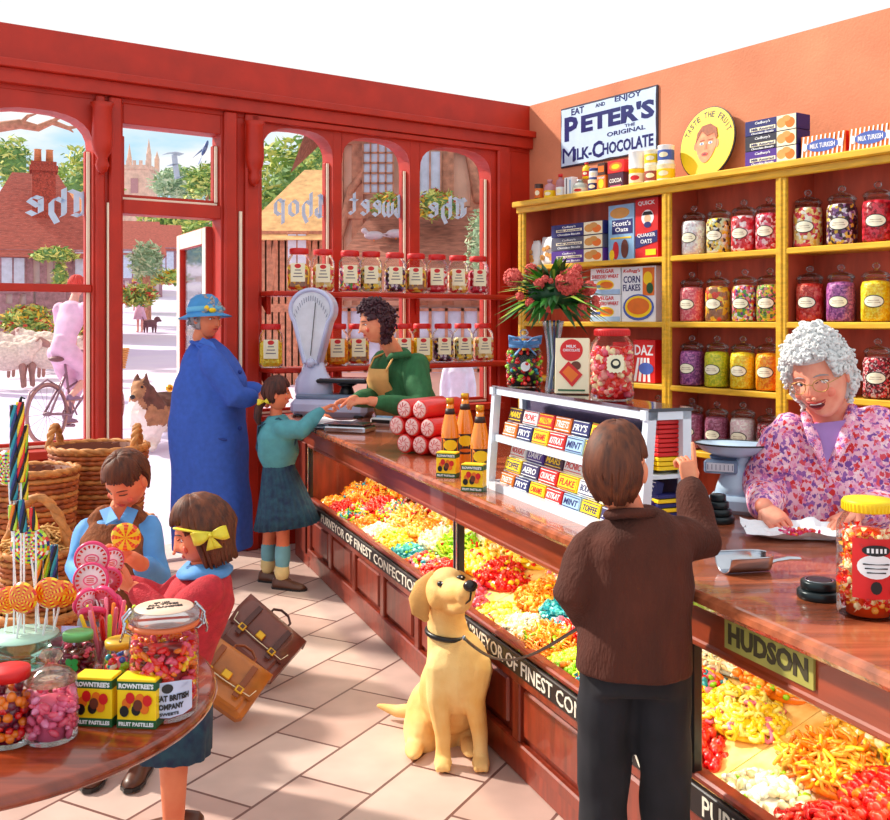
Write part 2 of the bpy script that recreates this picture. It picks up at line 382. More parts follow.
m = MB(TB)
for px in (106, 238): m.box((B(px)+.012, -.012, 1.2), (.022, .02, 2.3), mat('cream_glazing_bead'), None, .003)  # same painted sunlight as upright strips beside the door posts
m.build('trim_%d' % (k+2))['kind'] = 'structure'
# gilt blackletter on the glass, seen from behind: drawn with a broad nib
GLY = {'T': [[(.05, .85), (.25, 1.0), (.6, .9), (.95, 1.0)], [(.45, .93), (.3, .7), (.3, .3), (.5, .05), (.8, .12)], [(.65, .9), (.65, .2)], [(.1, .55), (.12, .25), (.3, .1)]],
       'h': [[(.2, 1.05), (.2, .1), (.3, 0)], [(.2, .55), (.55, .68), (.75, .5), (.75, .1), (.5, -.25)]],
       'e': [[(.2, .6), (.2, .12), (.45, 0), (.75, .12)], [(.2, .62), (.5, .68), (.7, .52), (.3, .32)]],
       'S': [[(.9, .85), (.6, 1.0), (.25, .85), (.2, .62), (.8, .4), (.8, .15), (.5, 0), (.1, .12)], [(.5, .95), (.5, .05)], [(.02, .6), (.1, .85)]],
       'o': [[(.2, .55), (.2, .12), (.45, 0), (.75, .12), (.75, .5), (.5, .66), (.2, .55)]],
       'p': [[(.2, .65), (.25, .5), (.25, -.35)], [(.25, .55), (.55, .68), (.78, .5), (.78, .12), (.5, 0), (.28, .08)]],
       'w': [[(.1, .65), (.1, .12), (.3, 0), (.48, .12)], [(.45, .65), (.48, .1), (.68, 0), (.88, .15), (.88, .55), (.75, .68)]],
       't': [[(.35, .95), (.35, .12), (.55, 0), (.75, .1)], [(.1, .62), (.7, .66)]],
       'F': [[(.1, .95), (.5, 1.0), (.9, .92)], [(.45, .95), (.4, .5), (.3, 0)], [(.3, .55), (.7, .5)], [(.12, .05), (.4, 0)]]}
def nib(parent, word, xc, zc, w, h, T):
    """mirrored word, its centre (xc,zc), on the room face of the glass"""
    m = MB(T); n = len(word); cw = w/n; nx, nz = .10*cw*1.25, .045*h*1.2
    for i, ch in enumerate(word):
        for st in GLY[ch]:
            pts = [(xc - ((i+p[0])*cw - w/2), zc-h/2+p[1]*h) for p in st]
            for a, b in zip(pts[:-1], pts[1:]):
                q = [(a[0]-nx, a[1]-nz), (a[0]+nx, a[1]+nz), (b[0]+nx, b[1]+nz), (b[0]-nx, b[1]-nz)]
                m.prism(q, .0015, SKYB, Matrix.Translation((0, .096, 0)))
    return m.build('lettering', parent, 'pale blue blackletter "%s" reading backwards' % word)
nib(W[0], 'The', B(57, .1), bz(57, 201), .42, .17, TB)
nib(W[1], 'Shop', B(300, .1), bz(300, 203), .44, .17, TB); nib(W[2], 'Sweet', B(376, .1), bz(376, 203), .52, .17, TB); nib(W[3], 'The', B(446, .1), bz(446, 206), .40, .17, TB)
nib(f5, 'F', B(173, .1), bz(173, 163), .15, .17, TB)

# open glazed door, swung out to the street
hp = TB @ Vector((dx1-.02, WTH, 0)); dv = Vector((-.47, .88, 0)).normalized()
TD = Matrix.Translation((hp.x, hp.y, .03)) @ rotz(math.atan2(dv.y, dv.x))
m = MB(TD); L = .86; H = 2.22
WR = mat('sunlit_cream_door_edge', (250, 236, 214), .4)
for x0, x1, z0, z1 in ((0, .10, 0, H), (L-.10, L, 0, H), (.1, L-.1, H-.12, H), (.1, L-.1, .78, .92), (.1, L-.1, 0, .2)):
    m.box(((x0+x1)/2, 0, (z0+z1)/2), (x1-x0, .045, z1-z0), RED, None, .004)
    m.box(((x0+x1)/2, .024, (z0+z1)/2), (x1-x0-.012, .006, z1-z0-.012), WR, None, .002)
m.box((L/2, 0, .5), (L-.2, .02, .6), RED)
d = m.build('door_1'); d['kind'] = 'structure'
g = MB(TD); g.box((L/2, 0, 1.5), (L-.19, .005, 1.2), GLW); g.build('pane', d)
h = MB(TD); h.cyl((L-.05, .02, 1.05), (L-.05, .08, 1.05), .012, BRASS); h.ell((L-.05, .09, 1.05), .03, BRASS); h.build('door_handle', d, 'round brass knob')
# doorstep
m = MB(TB); m.box(((dx0+dx1)/2, .2, .005), (dx1-dx0+.1, .45, .03), mat('worn_step_stone', (222, 200, 196), .7), None, .008); struct('trim_%d' % (k+1), m)

# right wall
m = MB(TR); L0 = bnor.dot(rdir)
w0 = -6.62; w1 = .35
m.box(((w0+w1)/2, .08, WT/2), (w1-w0, .16, WT), PLAST); struct('wall_right', m)

# ------------------------------------------------------------------ outside the windows
def gz(Y): return 0 if Y < 6.6 else (.05*(Y-6.5) if Y < 31 else 1.225+.1*(Y-31))
m = MB(); nx, ny = 40, 46; vs = []; fs = []
for j in range(ny+1):
    dpt = .18+ (j/ny)**2.2*150
    for i in range(nx+1):
        xx = -14-1.2*dpt + (i/nx)*(24+1.7*dpt); p = bnor*(BC+dpt)+bdir*xx*.9
        vs.append((p.x, p.y, gz(p.y)-.02))
for j in range(ny):
    for i in range(nx): a = j*(nx+1)+i; fs.append((a, a+1, a+nx+2, a+nx+1))
m.add(vs, fs, ROAD, True); o = m.build('ground_outside'); o['kind'] = 'structure'

def leafy(name, label, cat, c, r, n, cols, leaf=.12, trunk=None, group=None, flowers=None, seed=1):
    R = random.Random(seed); root = thing(name, label, cat, (c[0], c[1], trunk[1] if trunk else c[2]-r[2]), 0, group); L = root.location
    core = MB(); core.ell(c, (r[0]*.72, r[1]*.72, r[2]*.72), cols[2], None, 14, 10)
    core = ruffle(core, lambda p: p+(p-Vector(c))*(.35*mnoise.noise(p*(1.6/max(r[0], .3)))))
    for i in range(n):
        a = R.uniform(0, 2*PI); u = R.uniform(-.85, 1); q = math.sqrt(max(0, 1-u*u)); k = R.uniform(.72, 1.08)*(1+.35*mnoise.noise(Vector((math.cos(a)*q, math.sin(a)*q, u))*2.3+Vector(c)))
        p = Vector((c[0]+r[0]*q*math.cos(a)*k, c[1]+r[1]*q*math.sin(a)*k, c[2]+r[2]*u*k)); s = leaf*R.uniform(.6, 1.3)
        e1 = Vector((R.gauss(0, 1), R.gauss(0, 1), R.gauss(0, .6))).normalized()*s; e2 = Vector((R.gauss(0, 1), R.gauss(0, 1), R.gauss(0, 1))).normalized()*s*.6
        core.add([p-e1, p-e2*.6, p+e1, p+e2*.6], [(0, 1, 2, 3)], cols[R.choice((0, 0, 1, 1, 2))] if not flowers or R.random() > .25 else R.choice(flowers))
    core.build('foliage', root, loc=None).location = (-L.x, -L.y, -L.z)
    if trunk:
        t = MB(); t.tube([(c[0], c[1], trunk[1]-.05), (c[0]+.03, c[1], (trunk[1]+c[2])/2), (c[0], c[1], c[2])], [trunk[0], trunk[0]*.8, trunk[0]*.6], TIMB2, 8)
        o = t.build('trunk', root); o.location = (-L.x, -L.y, -L.z)
    return root
def place(o, root): o.location = (-root.location.x, -root.location.y, -root.location.z); return o

def tree(px, py, Y, rw, rh, lab, cols, n=900, seed=1, nm='tree', fl=None, tr=.18):
    c = P(px, py, Y); s = Y/1000
    return leafy(nm, lab, 'tree' if nm == 'tree' else nm.split('_')[-1], (c.x, Y, c.z), (rw*s*1.25, rw*s, rh*s*1.25), int(n*1.3), cols, .11*rw*s+2.2*s, (tr, gz(Y)) if nm == 'tree' else None, None, fl, seed)
tree(84, 200, 34, 26, 40, 'sunlit green tree behind the chimneyed cottage', LF, 900, 1)
tree(12, 165, 40, 16, 22, 'tree top at the far left edge above the red roof', LF, 500, 2)
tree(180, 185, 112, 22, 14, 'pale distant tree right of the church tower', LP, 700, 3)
tree(207, 183, 74, 18, 14, 'yellow-green distant tree at the right of the fanlight', LF, 700, 4)
tree(178, 224, 92, 26, 16, 'distant tree behind the row of red houses', LF, 800, 5)
tree(205, 245, 60, 20, 20, 'tree half hidden by the open door', LF, 600, 6)
tree(300, 195, 32, 44, 42, 'big green tree behind the ochre thatched roof', LF, 1300, 7)
tree(325, 160, 30, 14, 22, 'leafy tree top peeking over the tiled gable', LF, 500, 8)
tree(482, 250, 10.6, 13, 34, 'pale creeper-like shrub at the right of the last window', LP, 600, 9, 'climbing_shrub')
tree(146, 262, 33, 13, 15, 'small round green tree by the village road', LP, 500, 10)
FLW = [mat('flower_yellow', (250, 200, 60), .6), mat('flower_red', (226, 70, 60), .6)]
tree(28, 322, 20.0, 20, 13, 'red and yellow flower bush in front of the left cottage', LF, 700, 11, 'flower_bush', FLW)
tree(72, 326, 18, 14, 10, 'low flowering bush right of the cyclist', LF, 600, 12, 'flower_bush', FLW)
tree(137, 296, 27, 14, 9, 'flowering garden border beside the village road', LF, 600, 13, 'flower_bush', FLW)
tree(163, 278, 38, 20, 6, 'long flower hedge running up the road', LF, 600, 14, 'flower_bush', FLW)
tree(388, 203, 12.2, 13, 8, 'flower basket under the lattice window', LF, 500, 15, 'flower_bush', FLW)
tree(437, 205, 12.3, 17, 12, 'flowering creeper on the timbered gable', LF, 500, 16, 'flower_bush', FLW)
tree(55, 255, 20.4, 16, 6, 'climbing plant over the cottage doorway', LF, 300, 17, 'climbing_plant')
tree(60, 275, 20.4, 6, 12, 'climbing plant beside the cottage doorway', LF, 200, 18, 'climbing_plant')
# bare branch over the left window
m = MB(); a = P(-10, 128, 16); tp = [P(-8, 128, 16), P(20, 124, 16), P(38, 128, 16.2), P(52, 122, 16.3), P(68, 128, 16.4), P(78, 127, 16.4)]
m.tube(tp, [.09, .08, .06, .05, .035, .015], TIMB2, 6); m.tube([tp[3], P(58, 118, 16.3), P(66, 117, 16.4)], [.04, .03, .01], TIMB2, 6); m.tube([tp[4], P(73, 132, 16.4)], [.03, .01], TIMB2, 6)
m.tube([tp[1], P(28, 116, 16), P(36, 114, 16)], [.04, .03, .01], TIMB2, 6); m.tube([P(-8, 128, 16), P(-40, 160, 16), P(-60, 420, 16)], [.1, .16, .2], TIMB2, 8)
m.build('bare_tree', None, 'bare dark branch reaching across the top of the left window', 'tree', loc=tuple(tp[0]))

def cottage(name, label, px0, px1, Y, z_eave, z_ridge, depth, wall, roof, timb, gable=None, wins=(), studs=6, ridge_in=.12, extra=None, yaw=0.):
    x0 = (px0-CX)/FPX*Y; x1 = (px1-CX)/FPX*Y; g = gz(Y)-.3; xc = (x0+x1)/2
    root = thing(name, label, 'house', (xc, Y, g), yaw); w = x1-x0
    m = MB(); m.box((0, depth/2, (z_eave-g)/2), (w, depth, z_eave-g), wall); m.build('wall', root)
    zr = z_ridge-g; ze = z_eave-g; ov = .25; dx = w*ridge_in
    m = MB(); v = [(-w/2-ov, -ov, ze-.15), (w/2+ov, -ov, ze-.15), (w/2+ov, depth+ov, ze-.15), (-w/2-ov, depth+ov, ze-.15), (-w/2-ov+dx, depth/2, zr), (w/2+ov-dx, depth/2, zr)]
    m.add(v, [(0, 1, 5, 4), (2, 3, 4, 5), (1, 2, 5), (3, 0, 4), (3, 2, 1, 0)], roof); m.build('roof', root)
    m = MB()
    for i in range(studs+1 if studs else 0):
        x = -w/2+w*i/studs; m.box((x, -.03, ze/2), (.14, .08, ze), timb)
    for z in (ze*.98, ze*.55): m.box((0, -.03, z), (w, .09, .14), timb)
    for i in range(0, studs, 3): m.bar((-w/2+w*i/studs, -.03, ze*.58), (-w/2+w*(i+1)/studs, -.03, ze*.95), .1, .08, timb, (0, 1, 0))
    if studs: m.build('timber_frame', root)
    for (px, py, ww, wh) in wins:
        p = P(px, py, Y); x = p.x-xc; z = p.z-g; f = MB(); f.box((x, -.06, z), (ww, .1, wh), timb, None, .01)
        f.box((x-ww*.235, -.115, z), (ww*.4, .02, wh*.86), WPANE); f.box((x+ww*.235, -.115, z), (ww*.4, .02, wh*.86), WPANE); f.build('window', root)
    return root
r = cottage('timbered_cottage', 'half-timbered cottage with steep red roof and brick chimney beyond the left window', -20, 93, 21, 3.05, 4.95, 4, PLC, ROOF, TIMB, wins=((15, 275, .5, .8), (85, 268, .6, .8)), studs=9, ridge_in=.40, yaw=.40)
m = MB(); b = P(44, 300, 21); L = r.location; c = Vector((b.x-L.x, .9, 0)); hz = P(44, 157, 21).z-L.z
m.box((c.x, 1.0, hz-1.1), (.48, .5, 2.2), BRK); m.box((c.x, 1.0, hz-.12), (.58, .6, .12), BRK); m.box((c.x, 1.0, hz-.02), (.52, .54, .1), BRK)
ch = m.build('chimney', r); mm = MB()
for sx in (-.12, .12): mm.lathe([(0, 0), (.08, 0), (.07, .28), (.085, .3), (0, .3)], ROOFO, (c.x+sx, 1.0, hz+.02), None, 10)
mm.build('chimney_pot', ch)
m = MB(); m.box((P(50, 300, 21).x-L.x, -.04, (P(50, 272, 21).z-L.z)*.5+.1), (.6, .1, 1.5), TIMB, None, .01); m.build('door', r)
cottage('tiled_house', 'orange-roofed house right of the chimneyed cottage', 66, 100, 27, P(0, 225, 27).z, P(0, 183, 27).z, 4, PLO, ROOFO, TIMB, studs=0, yaw=.38)
cottage('tile_hung_house', 'first red-roofed house of the row up the village road', 124, 160, 45, P(0, 252, 45).z, P(0, 216, 45).z, 5, PLC, ROOF, TIMB, wins=((133, 265, .9, 1.4), (147, 266, .9, 1.4)), studs=5, yaw=.32)
cottage('tile_hung_house', 'smaller red-roofed house farther up the village road', 158, 181, 58, P(0, 248, 58).z, P(0, 221, 58).z, 5, ROOFO, ROOF, TIMB, wins=((166, 262, 1, 1.4),), studs=4, yaw=.30)
cottage('tile_roofed_shop', 'ochre-roofed timber-striped shop beyond the "Shop" window', 250, 342, 17, P(0, 232, 17).z, P(0, 150, 17).z, 4.5, PLO, mat('ochre_roof', (228, 176, 118), .85, noise=.25, scale=7, bump=.5), TIMB2, wins=((298, 250, .35, .6),), studs=14, ridge_in=.55)
# gabled building: timber, lattice casement, low tiled lean-to with two pigeons
Yg = 13.0; root = thing('timbered_gable_house', 'pink half-timbered gable with a lattice casement beyond the right windows', 'house', (P(420, 0, Yg).x, Yg, gz(Yg)-.2)); L = root.location
x0 = P(338, 0, Yg).x-L.x; x1 = P(540, 0, Yg).x-L.x; zt = 4.35-L.z
m = MB(); m.box(((x0+x1)/2, 1.5, zt/2), (x1-x0, 3, zt), PLO); m.build('wall', root)
m = MB()
for px in (338, 358, 410, 422, 448, 476, 500): m.box((P(px, 0, Yg).x-L.x, -.04, zt/2), (.15, .1, zt), TIMB2)
for py in (140, 214): m.box(((x0+x1)/2, -.05, P(0, py, Yg).z-L.z), (x1-x0, .12, .14), TIMB2)
m.tube([P(341, 235, Yg)-L-Vector((0, .08, 0)), P(352, 190, Yg)-L-Vector((0, .08, 0)), P(372, 165, Yg)-L-Vector((0, .08, 0))], .06, TIMB2, 6)
m.tube([P(448, 140, Yg)-L-Vector((0, .08, 0)), P(470, 155, Yg)-L-Vector((0, .1, 0)), P(478, 200, Yg)-L-Vector((0, .1, 0))], .07, TIMB2, 6)
m.build('timber_frame', root)
m = MB(); a = P(364, 195, Yg)-L; b = P(394, 145, Yg)-L; m.box(((a.x+b.x)/2, -.14, (a.z+b.z)/2), (b.x-a.x, .04, b.z-a.z), WPANE)
for i in range(5): x = a.x+(b.x-a.x)*i/4; m.box((x, -.17, (a.z+b.z)/2), (.022, .03, b.z-a.z), TIMB2)
for i in range(6): z = a.z+(b.z-a.z)*i/5; m.box(((a.x+b.x)/2, -.17, z), (b.x-a.x, .03, .022), TIMB2)
m.build('window', root, 'lattice casement')
m = MB(); a = P(424, 182, Yg)-L; m.box((a.x+.08, -.1, a.z), (.28, .04, .75), WPANE); 
for q in (-.06, .08, .22): m.box((a.x+q, -.13, a.z), (.02, .03, .75), TIMB2)
m.build('window', root)
m = MB(); m.add([(x0-.3, -.5, P(0, 128, Yg).z-L.z), (P(410, 0, Yg).x-L.x, -.5, P(0, 128, Yg).z-L.z-.02), (P(400, 0, Yg).x-L.x, 1.4, zt+.35), (x0+.2, 1.4, zt+.35), (x0-.55, -.45, P(0, 178, Yg).z-L.z), (x0-.45, .8, P(0, 178, Yg).z-L.z+.5)], [(0, 1, 2, 3), (4, 0, 3, 5)], ROOFB); m.build('roof', root)
za = P(0, 218, Yg).z-L.z; zb = P(0, 292, Yg-1.6).z-L.z
m = MB(); m.add([(x0-.1, -1.6, zb), (x1, -1.6, zb), (x1, -.02, za+.15), (x0+.5, -.02, za+.15), (x0-.1, -1.6, zb-.1), (x1, -1.6, zb-.1), (x1, -.02, za), (x0+.5, -.02, za)], [(0, 1, 2, 3), (7, 6, 5, 4), (0, 4, 5, 1), (3, 2, 6, 7), (0, 3, 7, 4), (1, 5, 6, 2)], ROOFB); m.build('lean_to_roof', root)
m = MB(); m.box(((x0+x1)/2, -1.35, (zb-.15)/2), (x1-x0, .1, zb-.15), PLO)
m.box(((x0+x1)/2, -1.44, zb-.55), (x1-x0-.2, .04, .75), WPANE)
for i in range(14): m.box((x0+.1+(x1-x0-.2)*i/13, -1.48, zb-.55), (.035, .03, .75), TIMB2)
for q in (-.9, -.55, -.2): m.box(((x0+x1)/2, -1.48, zb+q), (x1-x0-.2, .03, .035), TIMB2)
m.build('shop_window', root)
# pigeons
PG = mat('pigeon_grey', (206, 190, 200), .7)
for px, py, fl, lab in ((374, 238, 1, 'pale pigeon walking on the tiled roof, the left one'), (396, 236, -1, 'pale pigeon on the tiled roof facing the other way, the right one')):
    c = P(px, py, 12.2); mm = MB()
    mm.ell((0, 0, .07), (.12, .055, .055), PG); mm.ell((fl*-.12, 0, .13), (.035, .03, .035), PG); mm.tube([(fl*-.08, 0, .09), (fl*-.12, 0, .13)], .03, PG); mm.tube([(fl*.1, 0, .07), (fl*.2, 0, .05)], [.03, .015], PG, flat=.4)
    mm.cyl((0, .02, 0), (0, .02, .04), .006, ORG); mm.cyl((0, -.02, 0), (0, -.02, .04), .006, ORG); o = mm.build('pigeon', None, lab, 'bird'); o.location = c-Vector((0, 0, .04))
# church
Yc = 125; a = P(139, 170, Yc); root = thing('church', 'distant stone church tower with four pinnacles beyond the fanlight', 'church', (a.x, Yc, 8)); m = MB(); hz = a.z-8
m.box((0, 0, hz/2), (3.6, 3.6, hz), STON); m.box((0, 0, hz+.1), (3.9, 3.9, .5), STON)
for i in range(5): m.box((-1.6+i*.8, -1.9, hz+.6), (.4, .15, .6), STON)
o = m.build('tower', root)
for sx in (-1, 1):
    for sy in (-1, 1):
        m = MB(); zz = P(0, 158 if sx*sy > 0 else 150, Yc).z-8; m.box((sx*1.75, sy*1.75, hz+.9), (.5, .5, 1.6), STON); m.lathe([(0, hz+1.6), (.32, hz+1.6), (0, zz+1.2)], STON, (sx*1.75, sy*1.75, 0), None, 6, False); m.build('pinnacle', root)
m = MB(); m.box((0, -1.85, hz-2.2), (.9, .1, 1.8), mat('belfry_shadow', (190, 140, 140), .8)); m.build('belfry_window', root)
m = MB(); b = P(128, 200, Yc); m.box((-5, 2, (b.z-8)/2), (8, 4, b.z-8), STON); m.build('nave', root)
# stone cross behind the open door
Yk = 30; c = P(205, 290, Yk); m = MB(); 
for q, (rr, hh) in enumerate(((.55, .25), (.4, .25), (.28, .25))): m.cyl((0, 0, q*.25-.2), (0, 0, q*.25+hh-.2), rr, STON, None, 8, False)
m.box((0, 0, 1.1), (.16, .16, 1.2), STON); m.box((0, 0, 1.55), (.55, .14, .15), STON); m.box((0, 0, 1.7), (.15, .15, .4), STON)
o = m.build('stone_cross', None, 'stone memorial cross seen through the open door glass', 'monument'); o.location = (c.x, Yk, gz(Yk)+.1)
# swallow
SW = mat('swallow_blue', (70, 96, 150), .5); m = MB(); m.ell((0, 0, 0), (.035, .12, .03), SW); 
m.add([(0, .05, 0), (.25, -.12, .08), (.06, -.03, 0)], [(0, 1, 2)], SW); m.add([(0, .05, 0), (-.22, -.16, .06), (-.06, -.03, 0)], [(0, 2, 1)], SW); m.add([(0, -.1, 0), (.05, -.25, 0), (-.05, -.25, 0)], [(0, 1, 2)], SW)
o = m.build('swallow', None, 'small dark swallow flying outside the fanlight', 'bird'); o.location = P(205, 148, 14); o.rotation_euler = (1.2, 0, -1.0)
# ------------------------------------------------------------------ shelf unit on the right wall
FD = .30
sx0 = rx(520, -FD); s1 = rx(667, -FD); s2 = rx(782, -FD); s3 = s2+1.0
SZ = [2.03, 1.587, 1.16, .74]; ST = 2.50
root = thing('shelf_unit', 'tall yellow-edged open shelf unit with red back along the right wall', 'shelves', TR @ Vector((sx0, 0, 0)), AR)
m = MB(); W_ = s3-sx0
m.box((W_/2, -.012, (ST+.1)/2), (W_, .02, ST-.1), SB); m.build('back_panel', root)
for i, (a) in enumerate((0, s1-sx0, s2-sx0, W_)):
    m = MB(); ww = .055
    m.box((a+(ww/2 if i == 0 else 0), -FD/2-.012, (ST)/2), (ww, FD-.03, ST), SB)
    m.box((a+(ww/2 if i == 0 else 0), -FD+.0, ST/2), (ww+.02, .03, ST), YW, None, .006); 
    m.box((a+(ww/2 if i == 0 else 0), -FD-.017, ST/2), (ww*.4, .012, ST-.02), YW, None, .004); m.build('upright', root)
for k, z in enumerate(SZ+[.3]):
    for a, b in ((.05, s1-sx0-.025), (s1-sx0+.025, s2-sx0-.025), (s2-sx0+.025, W_-.02)):
        m = MB(); m.box(((a+b)/2, -FD/2-.01, z-.018), (b-a, FD-.03, .03), YW); m.box(((a+b)/2, -FD+.002, z-.018), (b-a, .024, .038), YW, None, .006); m.build('shelf', root)
m = MB(); m.box((W_/2, -FD/2-.02, ST+.022), (W_+.06, FD+.09, .045), YW, None, .008); m.box((W_/2, -FD-.015, ST-.022), (W_+.03, .03, .05), YW, None, .006); m.build('cornice', root)

def curved(mb, poly, R, zc, m, off=.0015, n=1):
    """closed outline (x,z) laid on a cylinder wall of radius R facing -y"""
    pts = []; k = len(poly)
    for i in range(k):
        pts.append(poly[i])
    cx = sum(p[0] for p in pts)/k; cz = sum(p[1] for p in pts)/k; rr = R+off
    def W(x, z): a = x/rr; return (rr*math.sin(a), -rr*math.cos(a), zc+z)
    vs = [W(cx, cz)]+[W(cx+(x-cx)*.5, cz+(z-cz)*.5) for x, z in pts]+[W(x, z) for x, z in pts]
    fs = [(0, 1+(i+1) % k, 1+i) for i in range(k)]+[(1+i, 1+(i+1) % k, 1+k+(i+1) % k, 1+k+i) for i in range(k)]
    return mb.add(vs, [tuple(reversed(f)) for f in fs], m, True)
def oval(rx_, rz_, n=20, cx=0, cz=0): return [(cx+rx_*math.cos(2*PI*i/n), cz+rz_*math.sin(2*PI*i/n)) for i in range(n)]
GREYL = mat('faded_script', (120, 110, 120), .6)
# the tall apothecary sweet jar
def apoth(r=.084, h=.235):
    root = thing('sweet_jar', 'x', 'jar'); m = MB()
    m.lathe([(0, 0), (r*.93, .0), (r, .012), (r, h*.80), (r*.93, h*.9), (r*.80, h*.97), (r*.80, h*1.02), (r*.86, h*1.03), (r*.86, h*1.055), (r*.7, h*1.06)], GL, seg=22); g = m.build('glass_body', root)
    m = MB(); z = h*1.062; m.lathe([(r*.7, z), (r*.92, z+.004), (r*.92, z+.016), (r*.75, z+.03), (r*.3, z+.043), (r*.14, z+.046), (r*.14, z+.052), (0, z+.054)], glass('stopper_glass', (1, 1, 1), .3), seg=22); l = m.build('lid', root)
    m = MB(); m.ell((0, 0, z+.068), (r*.27, r*.27, r*.24), glass('stopper_glass'), None, 12, 8); m.build('knob', l)
    m = MB(); curved(m, oval(.058, .036), r, h*.5, BLK); curved(m, oval(.053, .031), r, h*.5, mat('ivory_label', (255, 250, 222), .4, noise=.03), .0025)
    for q, ww in ((.008, .03), (-.004, .036)): curved(m, [(-ww, q), (ww, q), (ww, q-.005), (-ww, q-.005)], r, h*.5, mat('faint_ink', (196, 178, 150), .6), .0035)
    m.build('label_plate', root); return root
def fill(r, h, mt, top=.9, name='sweets'):
    m = MB(); R = random.Random(hash(mt.name) % 999 if False else len(mt.name)*7)
    m.lathe([(0, .006), (r*.9, .006), (r*.95, .02), (r*.95, h*top*.86), (r*.85, h*top*.97), (r*.4, h*top), (0, h*top*1.01)], mt, seg=22); return m
CY = {}
def cm(nm, cols, scale=55, b=.6):
    return speckle(nm, cols, scale, .3, b)
cm_list = {
 'white sugared': cm('sw_white', [(250, 244, 246), (236, 214, 220), (255, 255, 255)], 70),
 'yellow, black and white mixed': cm('sw_allsort', [(255, 220, 60), (250, 250, 240), (60, 30, 30), (240, 200, 120), (230, 240, 190)], 55),
 'red and white': cm('sw_redwhite', [(230, 50, 60), (255, 240, 240), (240, 130, 140), (210, 30, 50)], 50),
 'raspberry red': cm('sw_rasp', [(220, 40, 70), (240, 110, 140), (255, 220, 225), (190, 20, 40)], 55),
 'cream and pink striped': cm('sw_creampink', [(255, 226, 150), (240, 90, 110), (255, 250, 230), (240, 190, 80), (220, 50, 60)], 50),
 'plum and yellow mixed': cm('sw_plum', [(96, 40, 60), (250, 210, 80), (240, 230, 240), (140, 90, 150), (50, 30, 40)], 60),
 'deep red': cm('sw_deepred', [(196, 20, 40), (230, 60, 80), (150, 10, 30)], 50),
 'pale pink': cm('sw_pink', [(240, 120, 130), (250, 160, 160), (230, 90, 110)], 90, .3),
 'yellow and red layered': cm('sw_layer', [(250, 190, 50), (250, 220, 90), (230, 70, 50), (170, 120, 90)], 35),
 'rainbow': cm('sw_rainbow', [(240, 60, 70), (255, 220, 60), (255, 255, 255), (90, 170, 70), (120, 60, 140), (250, 140, 160)], 60),
 'green, yellow and pink': cm('sw_gyp', [(140, 190, 70), (255, 220, 70), (240, 120, 140), (90, 120, 70)], 75),
 'brick red': cm('sw_brick', [(214, 60, 50), (190, 40, 30), (230, 110, 90)], 50),
 'violet': cm('sw_violet', [(170, 90, 160), (200, 120, 180), (130, 60, 130)], 90, .3),
 'bright yellow': cm('sw_yellow', [(255, 220, 30), (255, 236, 80), (244, 196, 10)], 90, .3),
 'lime yellow': cm('sw_lime', [(214, 216, 40), (236, 226, 60), (190, 200, 40)], 90, .3),
 'orange': cm('sw_orange', [(255, 160, 10), (255, 190, 50), (240, 130, 10)], 90, .3),
 'mauve': cm('sw_mauve', [(170, 90, 120), (190, 120, 150), (150, 70, 100)], 90, .3),
 'ice white': cm('sw_ice', [(250, 226, 226), (240, 206, 210), (255, 246, 240)], 90, .3),
 'wine-red bead-like': cm('sw_bead', [(130, 10, 30), (230, 60, 80), (80, 6, 20), (240, 200, 200)], 110),
}
JR, JH = .084, .235
proto = apoth(JR, JH); FM = {}
def fdata(key, R=JR, H=JH, top=.92):
    k = (key, R, top)
    if k not in FM: o = fill(R, H, cm_list[key], top).build('tmp'); FM[k] = o.data; bpy.data.objects.remove(o)
    return FM[k]
first = True
def shelfjar(px, row, key, pos, off=-.19, sc=1., top=1.0):
    global first
    x = rx(px, off); loc = TR @ Vector((x, off, SZ[row]))
    o = proto if first else dup(proto, loc)
    if first: o.location = loc
    for c in [c for c in o.children if c.name.startswith('sweets')]: bpy.data.objects.remove(c)
    o.rotation_euler = (0, 0, math.radians(-38)+(px-780)*.001); o.scale = (sc, sc, sc)
    s = bpy.data.objects.new('sweets', fdata(key, top=top)); COL.objects.link(s); s.parent = o; s['kind'] = 'stuff'; s['label'] = key+' sweets'
    o['label'] = 'stoppered jar of %s sweets, %s' % (key, pos); o['group'] = 'apothecary jars on the yellow shelves'
    first = False; return o
shelfjar(694, 0, 'white sugared', 'first on top shelf of middle bay'); shelfjar(719, 0, 'yellow, black and white mixed', 'second on top shelf of middle bay')
shelfjar(744, 0, 'red and white', 'third on top shelf of middle bay'); shelfjar(769, 0, 'raspberry red', 'fourth on top shelf of middle bay')
shelfjar(808, 0, 'cream and pink striped', 'first on top shelf of right bay', sc=1.04); shelfjar(842, 0, 'plum and yellow mixed', 'second on top shelf of right bay', sc=1.04); shelfjar(878, 0, 'deep red', 'third on top shelf of right bay', sc=1.04)
shelfjar(692, 1, 'pale pink', 'first on second shelf of middle bay'); shelfjar(718, 1, 'yellow and red layered', 'second on second shelf of middle bay')
shelfjar(745, 1, 'rainbow', 'third on second shelf of middle bay'); shelfjar(770, 1, 'green, yellow and pink', 'fourth on second shelf of middle bay')
shelfjar(810, 1, 'brick red', 'first on second shelf of right bay'); shelfjar(841, 1, 'violet', 'second on second shelf of right bay'); shelfjar(876, 1, 'bright yellow', 'third on second shelf of right bay')
shelfjar(692, 2, 'violet', 'first on third shelf of middle bay'); shelfjar(717, 2, 'lime yellow', 'second on third shelf of middle bay')
shelfjar(743, 2, 'bright yellow', 'third on third shelf of middle bay'); shelfjar(769, 2, 'orange', 'fourth on third shelf of middle bay')
shelfjar(841, 2, 'wine-red bead-like', 'behind the old lady\'s hair'); shelfjar(878, 2, 'wine-red bead-like', 'third shelf at the right edge')
